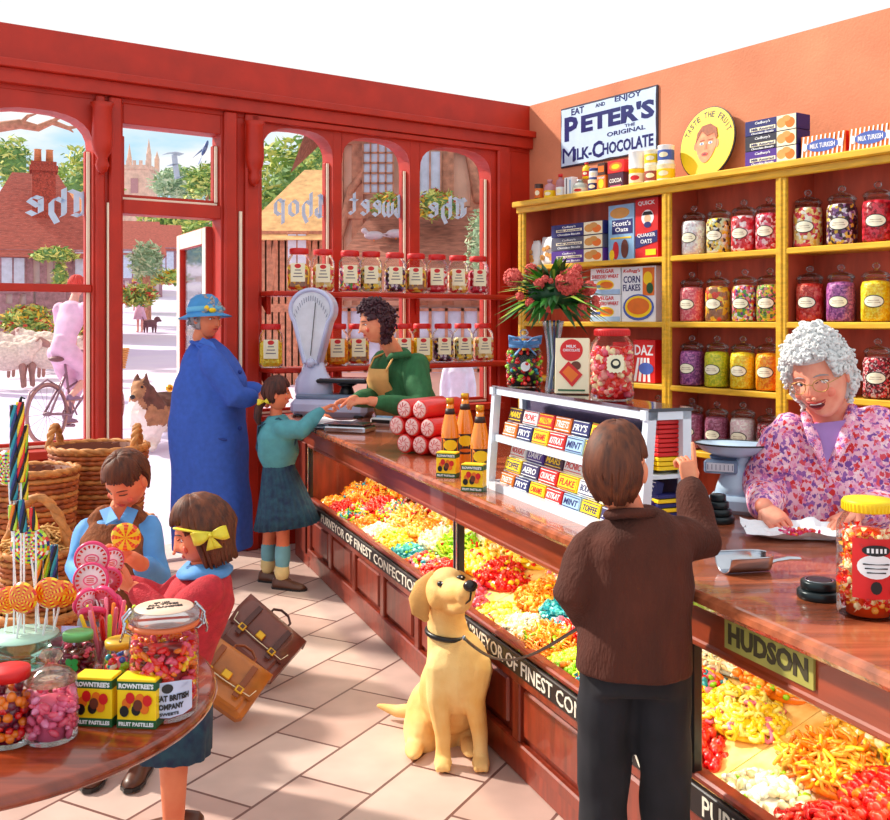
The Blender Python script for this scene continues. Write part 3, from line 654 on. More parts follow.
shelfjar(692, 3, 'mauve', 'first on lowest visible shelf'); shelfjar(717, 3, 'mauve', 'second on lowest visible shelf', sc=.97)
shelfjar(743, 3, 'ice white', 'third on lowest visible shelf'); shelfjar(769, 3, 'wine-red bead-like', 'fourth on lowest visible shelf', sc=.93)
shelfjar(658, 3, 'ice white', 'behind the glass display box')

# packets: a bevelled box with print on its front
def pack(name, label, cat, w, d, h, base, items, group=None, side=None):
    m = MB(); m.box((0, 0, h/2), (w, d, h), base, None, .0015)
    y = -d/2-.0006; lay = 0
    for it in items:
        k = it[0]; lay += 1; yy = y-.0004*lay
        if k == 'r': _, x, z, a, b, mt = it; m.box((x*w, yy, z*h), (a*w, .0006, b*h), mt)
        elif k == 'e': _, x, z, a, b, mt = it; m.prism(list(reversed([(x*w+px*w, z*h+pz*h) for px, pz in oval(a, b, 20)])), .0006, mt, Matrix.Translation((0, yy, 0)))
        elif k == 'p': _, pts, mt = it; m.prism([(x*w, z*h) for x, z in pts], .0006, mt, Matrix.Translation((0, yy, 0)))
        elif k == 't':
            _, tx, x, z, a, b, mt = it[:7]; m.text(tx, x*w, z*h, a*w, b*h, mt, yy, None, .018, slant=it[7] if len(it) > 7 else 0)
    if side: m.box((w/2+.0008, 0, h/2), (.001, d*.94, h*.95), side)
    o = m.build(name, None, label, cat, group); return o
def onshelf(o, px, z, off=-.16, rz=0.):
    o.location = TR @ Vector((rx(px, off), off, z+.001)); o.rotation_euler = (0, 0, AR+rz); return o
def wpx(a, b, off): return abs(rx(b, off)-rx(a, off))
F = -.24
# biscuit bags
for i, (a, b, lab) in enumerate(((529, 541, 'smaller white paper bag of biscuits at the left end of top shelf'), (541, 560, 'larger white paper bag of biscuits beside the chocolate box stack'))):
    ww = wpx(a, b, F)*.95; m = MB(); h = .20+.02*i; n = 9; rings = []
    for k in range(n):
        t = k/(n-1); z = h*t; dd = .045*(1-.85*max(0, t-.6)/.4)*(.8+.2*math.sin(t*9)); hw = ww/2*(1-.06*math.sin(t*7+i)); rings.append([Vector((hw*math.cos(q), dd*math.sin(q), z+(.012*math.sin(5*q) if k == n-1 else 0))) for q in [2*PI*j/16 for j in range(16)]])
    m.loft(rings, WHT); 
    for q in range(7):
        x, z = rnd.uniform(-.3, .3)*ww, rnd.uniform(.2, .65)*h; m.prism(list(reversed([(x+u*.022, z+v*.018) for u, v in oval(1, 1, 10)])), .01, TAN, Matrix.Translation((0, -.05, 0)))
    onshelf(m.build('biscuit_bag', None, lab, 'bag', 'biscuit bags'), (a+b)/2, 2.03, -.2)
xa, xb = 558, 611; ww = wpx(xa, xb, F)
for k, (bs, mt2, lab) in enumerate(((PUR, YEL, 'purple flat biscuit box at the bottom of the stack on the top shelf'), (mat('slate_print', (86, 88, 110), .5), WHT, 'slate grey flat biscuit box in the middle of the shelf stack'), (NAVY, WHT, 'navy and white flat biscuit box on top of the shelf stack'))):
    o = pack('biscuit_box', lab, 'box', ww, .16, .098, bs, [('r', -.15, .5, .5, .2, CREAM), ('t', "Cadbury's", -.15, .76, .26, .2, WHT, .3), ('t', 'Milk Assorted' if k else 'Milk Chocolate', -.15, .5, .44, .13, NAVY), ('t', 'Chocolate Biscuits', -.15, .2, .44, .16, WHT, .3), ('r', .31, .5, .34, .94, CREAM), ('e', .24, .5, .09, .3, TAN), ('e', .38, .42, .08, .3, ORG), ('e', .32, .7, .07, .2, TAN)], 'biscuit boxes stacked on the top shelf')
    onshelf(o, (xa+xb)/2, 2.03+.101*k, -.19)
o = pack('oats_box', 'tall pale blue porridge oats box beside the biscuit box stack', 'box', wpx(613, 639, F), .1, .40, mat('sky_print', (150, 196, 236), .5), [('e', -.05, .85, .38, .10, TAN), ('r', .05, .60, .8, .26, NAVY), ('t', "Scott's", .03, .66, .7, .09, WHT), ('t', 'Oats', .03, .55, .5, .08, WHT), ('r', 0, .40, .8, .03, YEL), ('e', -.2, .18, .12, .16, REDP), ('e', .15, .2, .14, .17, mat('brown_print', (110, 50, 30), .5)), ('e', -.35, .1, .1, .1, YEL)])
onshelf(o, 626, 2.03, -.19)
o = pack('oats_box', 'tall red porridge oats box with a hatted man\'s face on it', 'box', wpx(640, 663, F), .1, .42, REDP, [('t', 'QUICK', 0, .92, .75, .08, WHT), ('e', .05, .68, .27, .13, WHT), ('e', .05, .66, .15, .07, mat('face_print', (240, 190, 150), .5)), ('p', [(-.2, .72), (.3, .72), (.2, .78), (-.1, .78)], BLK), ('e', .05, .56, .16, .05, NAVY), ('p', [(-.48, .38), (.48, .46), (.48, .27), (-.48, .17)], NAVY), ('t', 'QUAKER', 0, .385, .8, .07, WHT), ('t', 'OATS', 0, .285, .5, .07, WHT), ('r', .2, .10, .45, .1, YEL)])
onshelf(o, 651.5, 2.03, -.19)
# second shelf: two shredded wheat boxes, corn flakes
for k, lab in enumerate(('lower of two wheat biscuit boxes on the second shelf', 'upper of two wheat biscuit boxes on the second shelf')):
    o = pack('cereal_box', lab, 'box', wpx(596, 626, F), .12, .195, WHT, [('t', 'WELGAR', 0, .88, .6, .14, REDP), ('t', 'SHREDDED WHEAT', 0, .68, .9, .14, REDP), ('e', 0, .36, .3, .2, YEL), ('e', .05, .36, .22, .13, ORG), ('r', 0, .1, 1, .18, LBL), ('r', -.3, .32, .3, .1, mat('blue_print', (70, 100, 190), .5))], 'wheat boxes'); onshelf(o, 611, 1.587+.197*k, -.19)
o = pack('cereal_box', 'white cereal box reading Corn Flakes with a bowl picture', 'box', wpx(627, 661, F), .11, .39, WHT, [('t', "Kellogg's", -.2, .92, .5, .08, REDP, .3), ('t', 'CORN', -.2, .77, .5, .13, NAVY), ('t', 'FLAKES', -.2, .62, .52, .12, NAVY), ('r', .3, .72, .34, .5, ORG), ('e', .28, .78, .13, .12, YEL), ('e', .34, .6, .1, .1, GRN), ('e', 0, .26, .46, .24, mat('blue_print', (70, 100, 190), .5)), ('e', 0, .27, .40, .2, YEL), ('e', 0, .28, .33, .15, ORG)])
onshelf(o, 644, 1.587, -.19)
o = pack('soap_powder_box', 'soap powder box with red and white stripes on the third shelf', 'box', wpx(638, 660, F), .1, .30, REDP, [('t', 'DAZ', 0, .76, .85, .24, WHT)]+[('p', [(-.48+.22*i, .02), (-.36+.22*i, .02), (-.2+.15*i, .58), (-.3+.15*i, .58)], WHT) for i in range(4)]+[('e', .1, .33, .34, .14, mat('blue_print', (70, 100, 190), .5))])
onshelf(o, 649, 1.16, -.19)
o = pack('soap_powder_box', 'red and pale blue soap powder box left of the striped one', 'box', wpx(618, 637, F), .1, .28, REDP, [('r', 0, .55, 1, .3, LBL), ('t', 'OMO', 0, .78, .9, .2, WHT), ('r', 0, .3, .8, .12, WHT)])
onshelf(o, 627, 1.16, -.19)
o = pack('soap_powder_box', 'brown carton on the third shelf behind the flower vase', 'box', .22, .1, .24, mat('brown_card', (186, 120, 70), .7), [('r', 0, .6, .8, .3, CREAM)])
onshelf(o, 596, 1.16, -.19)
# on top of the shelf unit
TOPZ = ST+.046
def tin(px, z, r, h, body, band, lab, nm='tin', cap=None, cat='tin', off=-.2, dome=False):
    m = MB(); e = .004
    if dome: m.lathe([(0, 0), (r, 0), (r, h*.62), (r*.85, h*.74), (r*.4, h*.8), (r*.38, h*.9), (0, h*.9)], body, seg=18)
    else: m.lathe([(0, 0), (r, 0), (r*1.03, .004), (r, .008), (r, h-.008), (r*1.03, h-.004), (r, h), (0, h)], body, seg=18)
    top = .62 if dome else 1
    if band:
        m.lathe([(r*1.01, h*.2*top), (r*1.015, h*.22*top), (r*1.015, h*.72*top), (r*1.01, h*.74*top)], band, seg=18)
        curved(m, oval(r*.6, h*.14*top), r, h*.48*top, CREAM if band is not CREAM else REDP, .003)
    o = m.build(nm, None, lab, cat)
    if cap: c = MB(); c.lathe([(0, h*.88), (r*.5, h*.88), (r*.5, h), (0, h*1.01)], cap, seg=14); c.build('cap', o)
    o.location = TR @ Vector((rx(px, off), off, z)); o.rotation_euler = (0, 0, AR+.4); return o
u = 1/125.
tin(539, TOPZ, .035, .14, mat('tin_dark', (80, 50, 40), .4), ORG, 'small dark tin with orange band, first on the shelf top'); tin(550, TOPZ, .045, .16, mat('tin_rose', (214, 150, 160), .4), YEL, 'rose bottle with a yellow label on the shelf top', 'bottle', mat('tin_rose'), 'bottle', dome=True)
tin(560.5, TOPZ, .036, .19, mat('tin_mauve', (190, 130, 140), .4), WHT, 'slim pink-mauve bottle on the shelf top', 'bottle', REDP, 'bottle', dome=True)
o = pack('carton', 'small white carton with grey stripes on the shelf top', 'box', .09, .06, .15, WHT, [('r', -.2, .5, .15, .9, GREYL), ('r', .25, .5, .2, .7, LBL)]); o.location = TR @ Vector((rx(571, -.2), -.2, TOPZ)); o.rotation_euler = (0, 0, AR)
tin(580.5, TOPZ, .056, .12, mat('tin_grey', (206, 214, 206), .4), CREAM, 'pale round pot with a lid on the shelf top', 'jar', CHR, 'jar', dome=True)
tin(594, TOPZ, .045, .10, CREAM, NAVY, 'cream and navy tin with a blue pot standing on it'); tin(594.5, TOPZ+.101, .040, .085, mat('tin_blue', (60, 80, 150), .4), WHT, 'small blue pot on top of the cream and navy tin', 'pot', None, 'pot')
tin(586.5, TOPZ+.121, .03, .12, YEL, REDP, 'small yellow bottle standing on the pale round pot', 'bottle', REDP, 'bottle', dome=True)
def carton(px, z, w, h, base, items, lab): o = pack('carton', lab, 'box', w, .07, h, base, items); o.location = TR @ Vector((rx(px, -.2), -.2, z)); o.rotation_euler = (0, 0, AR); return o
carton(604.5, TOPZ, .09, .12, ORG, [('e', 0, .5, .3, .3, YEL), ('t', 'CUSTARD', 0, .85, .8, .12, WHT)], 'orange cube carton under a small brown one'); carton(604.5, TOPZ+.122, .075, .09, mat('tin_dark'), [('r', 0, .5, .8, .5, ORG)], 'small brown carton on top of the orange cube')
carton(619, TOPZ, .155, .12, mat('plum_print', (70, 30, 60), .4), [('t', 'COCOA', 0, .55, .8, .25, WHT), ('r', 0, .2, .7, .1, PINK)], 'dark plum carton under the orange-red one'); carton(619, TOPZ+.122, .165, .09, REDP, [('e', 0, .5, .4, .35, ORG), ('e', 0, .5, .25, .2, YEL)], 'orange-red carton on top of the plum one')
tin(637.5, TOPZ, .060, .125, YEL, CREAM, 'yellow tin under a plain white tin'); tin(637.5, TOPZ+.126, .062, .125, WHT, None, 'plain white tin, upper one of its pair')
tin(652.5, TOPZ, .055, .125, CREAM, mat('rust_print', (160, 70, 60), .5), 'cream and rust tin under a yellow-banded tin'); tin(652.5, TOPZ+.126, .055, .115, CREAM, YEL, 'cream tin with yellow band, upper one of its pair')
tin(666, TOPZ, .062, .125, CREAM, YEL, 'cream and yellow tin at the right end, lower of its pair'); tin(666, TOPZ+.126, .056, .13, WHT, mat('blue_print', (70, 100, 190), .5), 'white and blue tin, tallest of the tin stack')
# yellow oval sign with a boy's head
sw = wpx(677, 732, -.08)*.98; sh = .50
m = MB(); m.prism(list(reversed(oval(sw/2, sh/2, 40, 0, sh/2))), .012, BLK); m.prism(list(reversed(oval(sw/2-.007, sh/2-.007, 40, 0, sh/2))), .004, YEL, Matrix.Translation((0, -.003, 0)))
for i, ch in enumerate('TASTE THE FRUIT'):
    if ch == ' ': continue
    a = math.radians(158-136*i/14); x = (sw/2-.042)*math.cos(a); z = sh/2+(sh/2-.052)*math.sin(a)
    T = Matrix.Translation((x, -.0035, z)) @ Matrix.Rotation(-(a-PI/2)*.9, 4, 'Y'); m.text(ch, 0, 0, .026 if ch != 'I' else .006, .042, BLK, 0, T, .02)
o = m.build('oval_sign', None, 'yellow oval sign reading Taste The Fruit with a boy\'s face, leaning on the wall', 'sign')
FS = mat('printed_face', (244, 160, 110), .6, noise=.15, scale=25, rgb2=(226, 110, 70)); HRP = mat('printed_hair', (170, 84, 40), .6, noise=.3, scale=60)
m = MB(); fz = sh*.47
m.prism(list(reversed([(.0+.088*math.cos(a)*(1 if math.sin(a) > 0 else 1-.25*abs(math.sin(a))), fz+.125*math.sin(a)) for a in [2*PI*i/30 for i in range(30)]])), .004, FS, Matrix.Translation((0, -.0065, 0)))
for s in (-1, 1): m.prism(list(reversed([(s*.09+.016*math.cos(a), fz+.03*math.sin(a)) for a in [2*PI*i/12 for i in range(12)]])), .003, FS, Matrix.Translation((0, -.005, 0)))
m.prism([(-.092, fz+.02), (-.085, fz+.09), (-.05, fz+.135), (.02, fz+.145), (.075, fz+.11), (.092, fz+.05), (.08, fz+.03), (.06, fz+.075), (0, fz+.06), (-.05, fz+.10), (-.075, fz+.05)], .004, HRP, Matrix.Translation((0, -.0085, 0)))
for s in (-1, 1):
    m.prism(list(reversed(oval(.018, .010, 12, s*.036, fz+.01))), .002, WHT, Matrix.Translation((0, -.0082, 0))); m.prism(list(reversed(oval(.008, .009, 10, s*.036, fz+.01))), .002, mat('printed_blue_eye', (80, 120, 170), .5), Matrix.Translation((0, -.0092, 0)))
    m.prism([(s*.036-.02, fz+.028), (s*.036+.02, fz+.030), (s*.036+.018, fz+.036), (s*.036-.02, fz+.034)], .002, HRP, Matrix.Translation((0, -.0085, 0)))
m.prism([(-.012, fz-.03), (.012, fz-.03), (.006, fz+.005), (-.004, fz+.005)], .002, HRP and mat('printed_shade', (226, 120, 80), .6), Matrix.Translation((0, -.0082, 0)))
m.prism(list(reversed(oval(.026, .013, 14, -.004, fz-.065))), .002, REDP, Matrix.Translation((0, -.0085, 0))); m.prism(list(reversed(oval(.018, .004, 12, -.004, fz-.065))), .002, BLK, Matrix.Translation((0, -.0095, 0)))
m.build('printed_boy_face', o); o.location = TR @ Vector((rx(704, -.13), -.14, TOPZ)); o.rotation_euler = (math.radians(-9), 0, AR)
# chocolate boxes on top
xa, xb = 751, 803; ww = wpx(xa, xb, -.28); SL = [(PUR, 'purple chocolate box at the bottom of the stack beside the oval sign'), (mat('black_print', (40, 40, 60), .5), 'black and white chocolate box in the middle of the stack beside the oval sign'), (NAVY, 'navy and white chocolate box on top of the stack beside the oval sign')]
for k, (bs, lab) in enumerate(SL):
    o = pack('biscuit_box', lab, 'box', ww, .13, .092, bs, [('r', -.15, .38, .5, .24, CREAM), ('t', "Cadbury's", -.15, .78, .3, .22, WHT, .3), ('t', 'Milk Assorted', -.15, .38, .44, .17, NAVY), ('t', 'Chocolate Biscuits', -.15, .12, .44, .14, WHT, .3), ('r', .31, .5, .36, .96, CREAM), ('e', .22, .5, .09, .32, TAN), ('e', .38, .45, .09, .34, ORG), ('e', .31, .74, .08, .2, TAN)], 'biscuit boxes beside the oval sign', side=NAVY)
    onshelf(o, (xa+xb)/2, TOPZ+.094*k, -.25)
for (a, b, lab) in ((805, 851, 'orange and white striped milk chocolate box beside the box stack'), (853, 899, 'orange and white striped milk chocolate box at the right end')):
    ww = wpx(a, b, -.28)*.97
    o = pack('chocolate_box', lab, 'box', ww, .10, .13, ORG, [('p', [(-.5+.1*i, .02), (-.465+.1*i, .02), (-.415+.1*i, .98), (-.45+.1*i, .98)], WHT) for i in range(10)]+[('e', 0, .5, .36, .28, mat('blue_print', (70, 100, 190), .5)), ('t', 'MILK TURKISH', 0, .5, .56, .22, WHT), ('e', -.4, .5, .05, .18, WHT), ('e', .4, .5, .05, .18, WHT)], 'striped chocolate boxes', side=REDP)
    onshelf(o, (a+b)/2, TOPZ, -.25)
# enamel sign on the wall
xa, xb = rx(561, -.01), rx(658, -.01); ww = xb-xa; h = .48; zc = 2.82
m = MB(); nn = []
m.box((0, .006, h/2), (ww, .012, h), mat('rusty_enamel_edge', (50, 36, 60), .5), None, .004); EN = mat('enamel_pale_blue', (205, 226, 248), .3, noise=.05)
R = random.Random(3); pl = []
for i in range(14): pl.append((-ww/2+.012+(ww-.024)*i/13, .012+R.uniform(0, .006)))
for i in range(1, 8): pl.append((ww/2-.012-R.uniform(0, .006), .012+(h-.024)*i/8))
for i in range(14): pl.append((ww/2-.012-(ww-.024)*i/13, h-.012-R.uniform(0, .006)))
for i in range(1, 8): pl.append((-ww/2+.012+R.uniform(0, .006), h-.012-(h-.024)*i/8))
m.prism(pl, .004, EN, Matrix.Translation((0, -.004, 0)))
NB = mat('enamel_navy', (32, 40, 110), .3)
m.text('EAT', -.36*ww+.06, h*.90, ww*.14, h*.11, NB, -.005, None, .02); m.text('AND', -.06*ww, h*.91, ww*.10, h*.06, NB, -.005, None, .02); m.text('ENJOY', .22*ww, h*.92, ww*.26, h*.11, NB, -.005, None, .02)
m.text('P', -.375*ww, h*.63, ww*.15, h*.40, NB, -.005, None, .035); m.text("ETER'S", .105*ww, h*.665, ww*.74, h*.29, NB, -.005, None, .045)
m.text('THE', .24*ww, h*.48, ww*.10, h*.045, NB, -.005, None, .02); m.text('ORIGINAL', .20*ww, h*.40, ww*.38, h*.07, NB, -.005, None, .02)
m.text('M', -.405*ww, h*.2, ww*.135, h*.25, NB, -.005, None, .0); m.text('ILK-', -.245*ww, h*.185, ww*.19, h*.19, NB, -.005, None, .03); m.text('C', -.09*ww, h*.2, ww*.11, h*.27, NB, -.005, None, .03); m.text('HOCOLATE', .215*ww, h*.185, ww*.50, h*.19, NB, -.005, None, .03)
o = m.build('enamel_sign', None, "pale blue enamel milk chocolate wall sign with navy letters", 'sign'); o.location = TR @ Vector(((xa+xb)/2, -.014, zc)); o.rotation_euler = (0, 0, AR)

# ------------------------------------------------------------------ window shelves and their square jars
for z, lab in ((1.80, 'upper red wooden shelf across the shop windows'), (1.27, 'lower red wooden shelf across the shop windows')):
    a, b = B(259), B(503); m = MB(); T = TB; root = thing('window_shelf', lab, 'shelf', TB @ Vector((a, -.13, z)), AB)
    m.box(((b-a)/2, 0, -.018), (b-a, .24, .035), RED, None, .008); m.build('board', root)
    for q in (.05, (B(337)-a), (B(415)-a), b-a-.05):
        m = MB(); m.prism([(0, -.035), (0, -.16), (-.16, -.035)], .03, RED, Matrix.Translation((q, 0, 0)) @ rotz(-PI/2) @ Matrix.Translation((-.11, 0, 0))); m.build('bracket', root)
def sqjar():
    root = thing('sweet_jar', 'x', 'jar'); m = MB(); rg = []
    def rs(z, r, k=.28):
        o = []
        for j in range(24):
            a = 2*PI*j/24; c, s = math.cos(a), math.sin(a); q = (abs(c)**(4)+abs(s)**(4))**(-.25); q = 1+(q-1)*k*2.2; o.append(Vector((r*q*c, r*q*s, z)))
        return o
    m.loft([rs(0, .06), rs(.01, .072), rs(.19, .072), rs(.215, .062), rs(.225, .052, 0), rs(.238, .052, 0)], GL); m.build('glass_body', root)
    l = MB(); l.lathe([(0, .232), (.058, .232), (.060, .238), (.060, .262), (.055, .268), (0, .268)], REDP, seg=20); l.build('lid', root)
    m = MB(); m.box((0, -.0742, .115), (.088, .002, .115), CREAM, None, .0008); 
    for i in range(3): m.box((0, -.0756, .09+i*.02), (.06-.012*i, .0006, .006), GREYL)
    m.prism(list(reversed(oval(.02, .014, 14, 0, .155))), .0006, REDP, Matrix.Translation((0, -.0758, 0))); m.build('label_plate', root)
    return root
sq = sqjar(); SQF = {}
def sqfill(key):
    if key not in SQF:
        m = MB(); m.box((0, 0, .09), (.13, .13, .16), cm_list[key], None, .02); o = m.build('t'); SQF[key] = o.data; bpy.data.objects.remove(o)
    return SQF[key]
fs = True
def winjar(px, z, key, lab, lb=None, rz=0):
    global fs
    loc = TB @ Vector((B(px, -.13), -.13, z+.0005)); o = sq if fs else dup(sq, loc); o.location = loc
    for c in [c for c in o.children if c.name.startswith('sweets')]: bpy.data.objects.remove(c)
    o.rotation_euler = (0, 0, AB+rz); s = bpy.data.objects.new('sweets', sqfill(key)); COL.objects.link(s); s.parent = o; s['kind'] = 'stuff'
    o['label'] = lab; o['group'] = 'red-lidded square jars on the window shelves'; o.scale = (1.13, 1.13, 1.13); fs = False
ks = ['yellow and red layered', 'cream and pink striped', 'rainbow', 'yellow, black and white mixed', 'plum and yellow mixed', 'yellow and red layered', 'red and white', 'cream and pink striped', 'raspberry red']
on = ['first', 'second', 'third', 'fourth', 'fifth', 'sixth', 'seventh', 'eighth', 'ninth']
for i, px in enumerate((299, 323, 350, 371, 395, 416, 437, 458, 478)):
    winjar(px, 1.80, ks[i], 'red-lidded square jar of mixed sweets, %s from the left on upper window shelf' % on[i], rz=-.5+rnd.uniform(-.1, .1))
low = [(271, 'bright yellow', 'leftmost on lower window shelf'), (316, 'yellow and red layered', 'just right of the big scale on lower window shelf'), (337, 'orange', 'second right of the big scale on lower window shelf'), (358, 'yellow and red layered', 'left of the shopkeeper\'s face on lower window shelf'),
       (403, 'orange', 'just right of the shopkeeper\'s hair on lower window shelf'), (422, 'bright yellow', 'with a white label, second right of the shopkeeper\'s hair'), (443, 'plum and yellow mixed', 'third right of the shopkeeper\'s hair on lower window shelf'), (463, 'yellow, black and white mixed', 'second last on lower window shelf'), (483, 'cream and pink striped', 'last at the right end of lower window shelf')]
for px, k, l in low: winjar(px, 1.27, k, 'red-lidded square jar '+l, rz=-.45)
# ------------------------------------------------------------------ the counter
VF = 1.50; VB = 2.17; U0 = -6.35; U1 = -3.76; U2 = -2.16; U3 = -.75
rootm = TCn
PANEL = mat('panel_red_brown', (150, 50, 24), .4, noise=.3, scale=5, stretch=(6, 6, 1), coat=.3)
STRIP = mat('sign_strip_black', (30, 22, 24), .4); SIGNW = mat('cream_lettering', (240, 232, 214), .5, noise=.02)
LAMP = mat('case_lamp_glow', (255, 226, 160), .4, noise=0, emit=1.6)  # glow of the tubes added to brighten the covered cases
def caselight(u0, u1, e):  # added fill light for a counter case
    l = bpy.data.lights.new('case_lamp', 'AREA'); l.shape = 'RECTANGLE'; l.size = (u1-u0)*.9; l.size_y = .06; l.energy = e; l.color = (1, .88, .62)  # fill light added inside the case to brighten the sweets
    o = bpy.data.objects.new('case_lamp_light', l); COL.objects.link(o); o.location = (0, 0, 0); return o  # added fill light, not a lamp of the case
def case(u0, u1, lab, text, tu0, tu1, energy, extra_door=0):
    root = thing('counter_cabinet', lab, 'cabinet', TCn @ Vector((u0, VF, 0)), AC); L = u1-u0; D = VB-VF-.02
    m = MB(); m.box((L/2, .03, .04), (L, .06, .08), PANEL, None, .006); m.box((L/2, D/2, .36), (L-.02, D-.04, .03), PANEL)
    m.box((L/2, D-.02, .47), (L-.02, .03, .86), DW); m.box((.015, D/2, .2), (.03, D, .36), PANEL); m.box((L-.015, D/2, .2), (.03, D, .36), PANEL)
    m.box((L/2, .035, .21), (L, .03, .28), DW); m.box((L/2, .01, .345), (L, .03, .04), PANEL, None, .006); m.box((L/2, .005, .10), (L, .03, .05), PANEL, None, .006)
    m.box((L/2, .02, .445), (L, .045, .022), PANEL, None, .006); m.box((L/2, .015, .85), (L, .04, .12), CW, None, .004); m.box((L/2, .005, .79), (L, .03, .02), CW, None, .005)
    m.build('carcass', root)
    n = max(2, round(L/.55))
    for i in range(n):
        a = L*i/n; b = L*(i+1)/n; m = MB()
        m.box((a+.03, .012, .22), (.06, .03, .22), PANEL, None, .005); 
        if i == n-1: m.box((b-.03, .012, .22), (.06, .03, .22), PANEL, None, .005)
        m.box(((a+b)/2, .018, .225), (b-a-.13, .02, .17), PANEL, None, .012); m.build('door_panel', root)
    m = MB(); m.box((L/2, -.006, .398), (L, .02, .072), STRIP, None, .003); st = m.build('name_strip', root)
    m = MB(); m.text(text, (tu0+tu1)/2-u0, .398, (tu1-tu0), .050, SIGNW, -.017, None, .008); m.build('lettering', st)
    for q in (.012, L-.012): m = MB(); m.box((q, .01, .62), (.024, .03, .34), BLK, None, .004); m.box((q, .004, .62), (.008, .03, .34), CHR); m.build('glazing_post', root)
    g = MB(); g.box((L/2, .008, .62), (L-.04, .004, .33), GLT); g.build('glass_front', root)
    m = MB(); m.cyl((.08, .06, .775), (L-.08, .06, .775), .012, LAMP, seg=10); m.build('lamp_tube', root)  # added glowing tube that goes with the fill light
    lt = caselight(0, L, energy); lt.parent = root; lt.location = (L/2, .10, .765); lt.rotation_euler = (math.radians(22), 0, 0)  # added fill light to brighten the sweets
    return root
case(U0, U1, 'long glazed counter cabinet nearest the door, sweets heaped behind its glass', 'PURVEYOR OF FINEST CONFECTIONERY', -5.95, -3.98, 9)
case(U1, U2, 'glazed middle counter cabinet beside the sitting labrador and behind the brown-jacketed boy', 'PURVEYOR OF FINEST CONFECTIONERY', -3.66, -2.22, 5)
case(U2, U3, 'glazed counter cabinet below the Hudson plate', '', -2.1, -.8, 13) if False else None
c3 = thing('x', 'x', 'x') if False else None
case(U2, U3, 'glazed counter cabinet below the olive name plate at right', 'PURVEYOR OF FINEST CONFECTIONERY', -2.08, -.85, 4.5)
# end panel at the door end
# worktop
m = MB(TCn); v0 = VF-.07
def ring(z, g):
    pts = [(U3+.0, v0-g), (U3+.0, VB+g), (-7.02-g, VB+g), (-6.96-g, VB-.4), (-6.86-g, v0+.10), (-6.80, v0+.03), (-6.72, v0-g)]
    return [Vector((a, b, z)) for a, b in pts]
rings = [ring(.905, -.012), ring(.912, 0), ring(.925, .012), ring(.940, .012), ring(.948, .004), ring(CT, -.004)]
m.loft(rings, CTOP, smooth=False); m.build('worktop', None, 'long polished brown wooden worktop running the length of the shop counter', 'worktop')
m = MB(TCn); ep = [(U0-.002, VF), (U0-.002, VB-.02), (-6.97, VB-.02), (-6.80, VF+.08), (-6.74, VF)]
m.add([(a, b, 0) for a, b in ep]+[(a, b, .904) for a, b in ep], [(4, 3, 2, 1, 0), (5, 6, 7, 8, 9)]+[((i+1) % 5, i, 5+i, 5+(i+1) % 5)[::-1] for i in range(5)], PANEL)
m.box(((U0-6.74)/2, VF-.006, .20), (.30, .012, .24), DW, None, .005); m.box(((U0-6.74)/2, VF-.006, .60), (.30, .012, .40), PANEL, None, .005)
m.build('end_panel', None, 'red-brown wooden end panel closing the counter by the doorway', 'panel')
HP = MB(); y0 = 0
a = cu_(727, VF-.005); b = cu_(816, VF-.005)
HP.box(((b-a)/2, 0, .038), (b-a, .006, .076), mat('olive_gilt_plate', (176, 168, 84), .5, noise=.2)); HP.text('HUDSON', (b-a)/2, .038, (b-a)*.90, .050, mat('plate_brown', (70, 62, 40), .5), -.004, None, .04)
HP.build('name_plate', None, 'olive name plate with worn dark letters on the counter front', 'plate').location = TCn @ Vector((a, VF-.009, .815)); bpy.data.objects['name_plate'].rotation_euler = (0, 0, AC)

# heaps of loose sweets behind the glass
def sweetshape(kind, R):
    if kind == 'cube': k = MB(); k.box((0, 0, 0), (1.6, 1.6, 1.2), RED, None, .25)
    elif kind == 'ball': k = MB(); k.ell((0, 0, 0), (1, 1, 1), RED, None, 7, 5)
    elif kind == 'bean': k = MB(); k.ell((0, 0, 0), (1.5, .8, .8), RED, None, 7, 5)
    elif kind == 'twist': k = MB(); k.ell((0, 0, 0), (1, .8, .8), RED, None, 6, 4); k.add([(.8, 0, 0), (1.9, .7, .2), (1.9, -.7, -.2)], [(0, 1, 2)], RED); k.add([(-.8, 0, 0), (-1.9, .7, .2), (-1.9, -.7, -.2)], [(0, 2, 1)], RED)
    elif kind == 'ring': k = MB(); k.tube([(math.cos(a)*1.1, math.sin(a)*1.1, 0) for a in [2*PI*i/7 for i in range(8)]], .5, RED, 5, dome=False)
    else: k = MB(); k.tube([(-2.2, 0, 0), (-.7, .4, .2), (.8, -.3, .1), (2.2, .3, 0)], [.35, .4, .4, .3], RED, 5)
    return np.array([tuple(v) for v in k.v]), k.f
SH = {k: sweetshape(k, None) for k in ('cube', 'ball', 'bean', 'twist', 'ring', 'rope')}
def scatter(mb, kind, pts, size, mats, R, smooth=True, squash=1.):
    V, F_ = SH[kind]; MV = {}
    for p in pts:
        q = np.array(Matrix.Rotation(R.uniform(0, 6.28), 3, (R.gauss(0, 1), R.gauss(0, 1), R.gauss(0, 1)+.01))); s = size*R.uniform(.8, 1.2)
        v = (V*s) @ q.T + np.array(p); mb.add(v.tolist(), F_, R.choice(mats), smooth and kind != 'cube')
    return mb
def gm(nm, c): return mat('sweet_'+nm, c, .25, noise=.05, coat=.4)
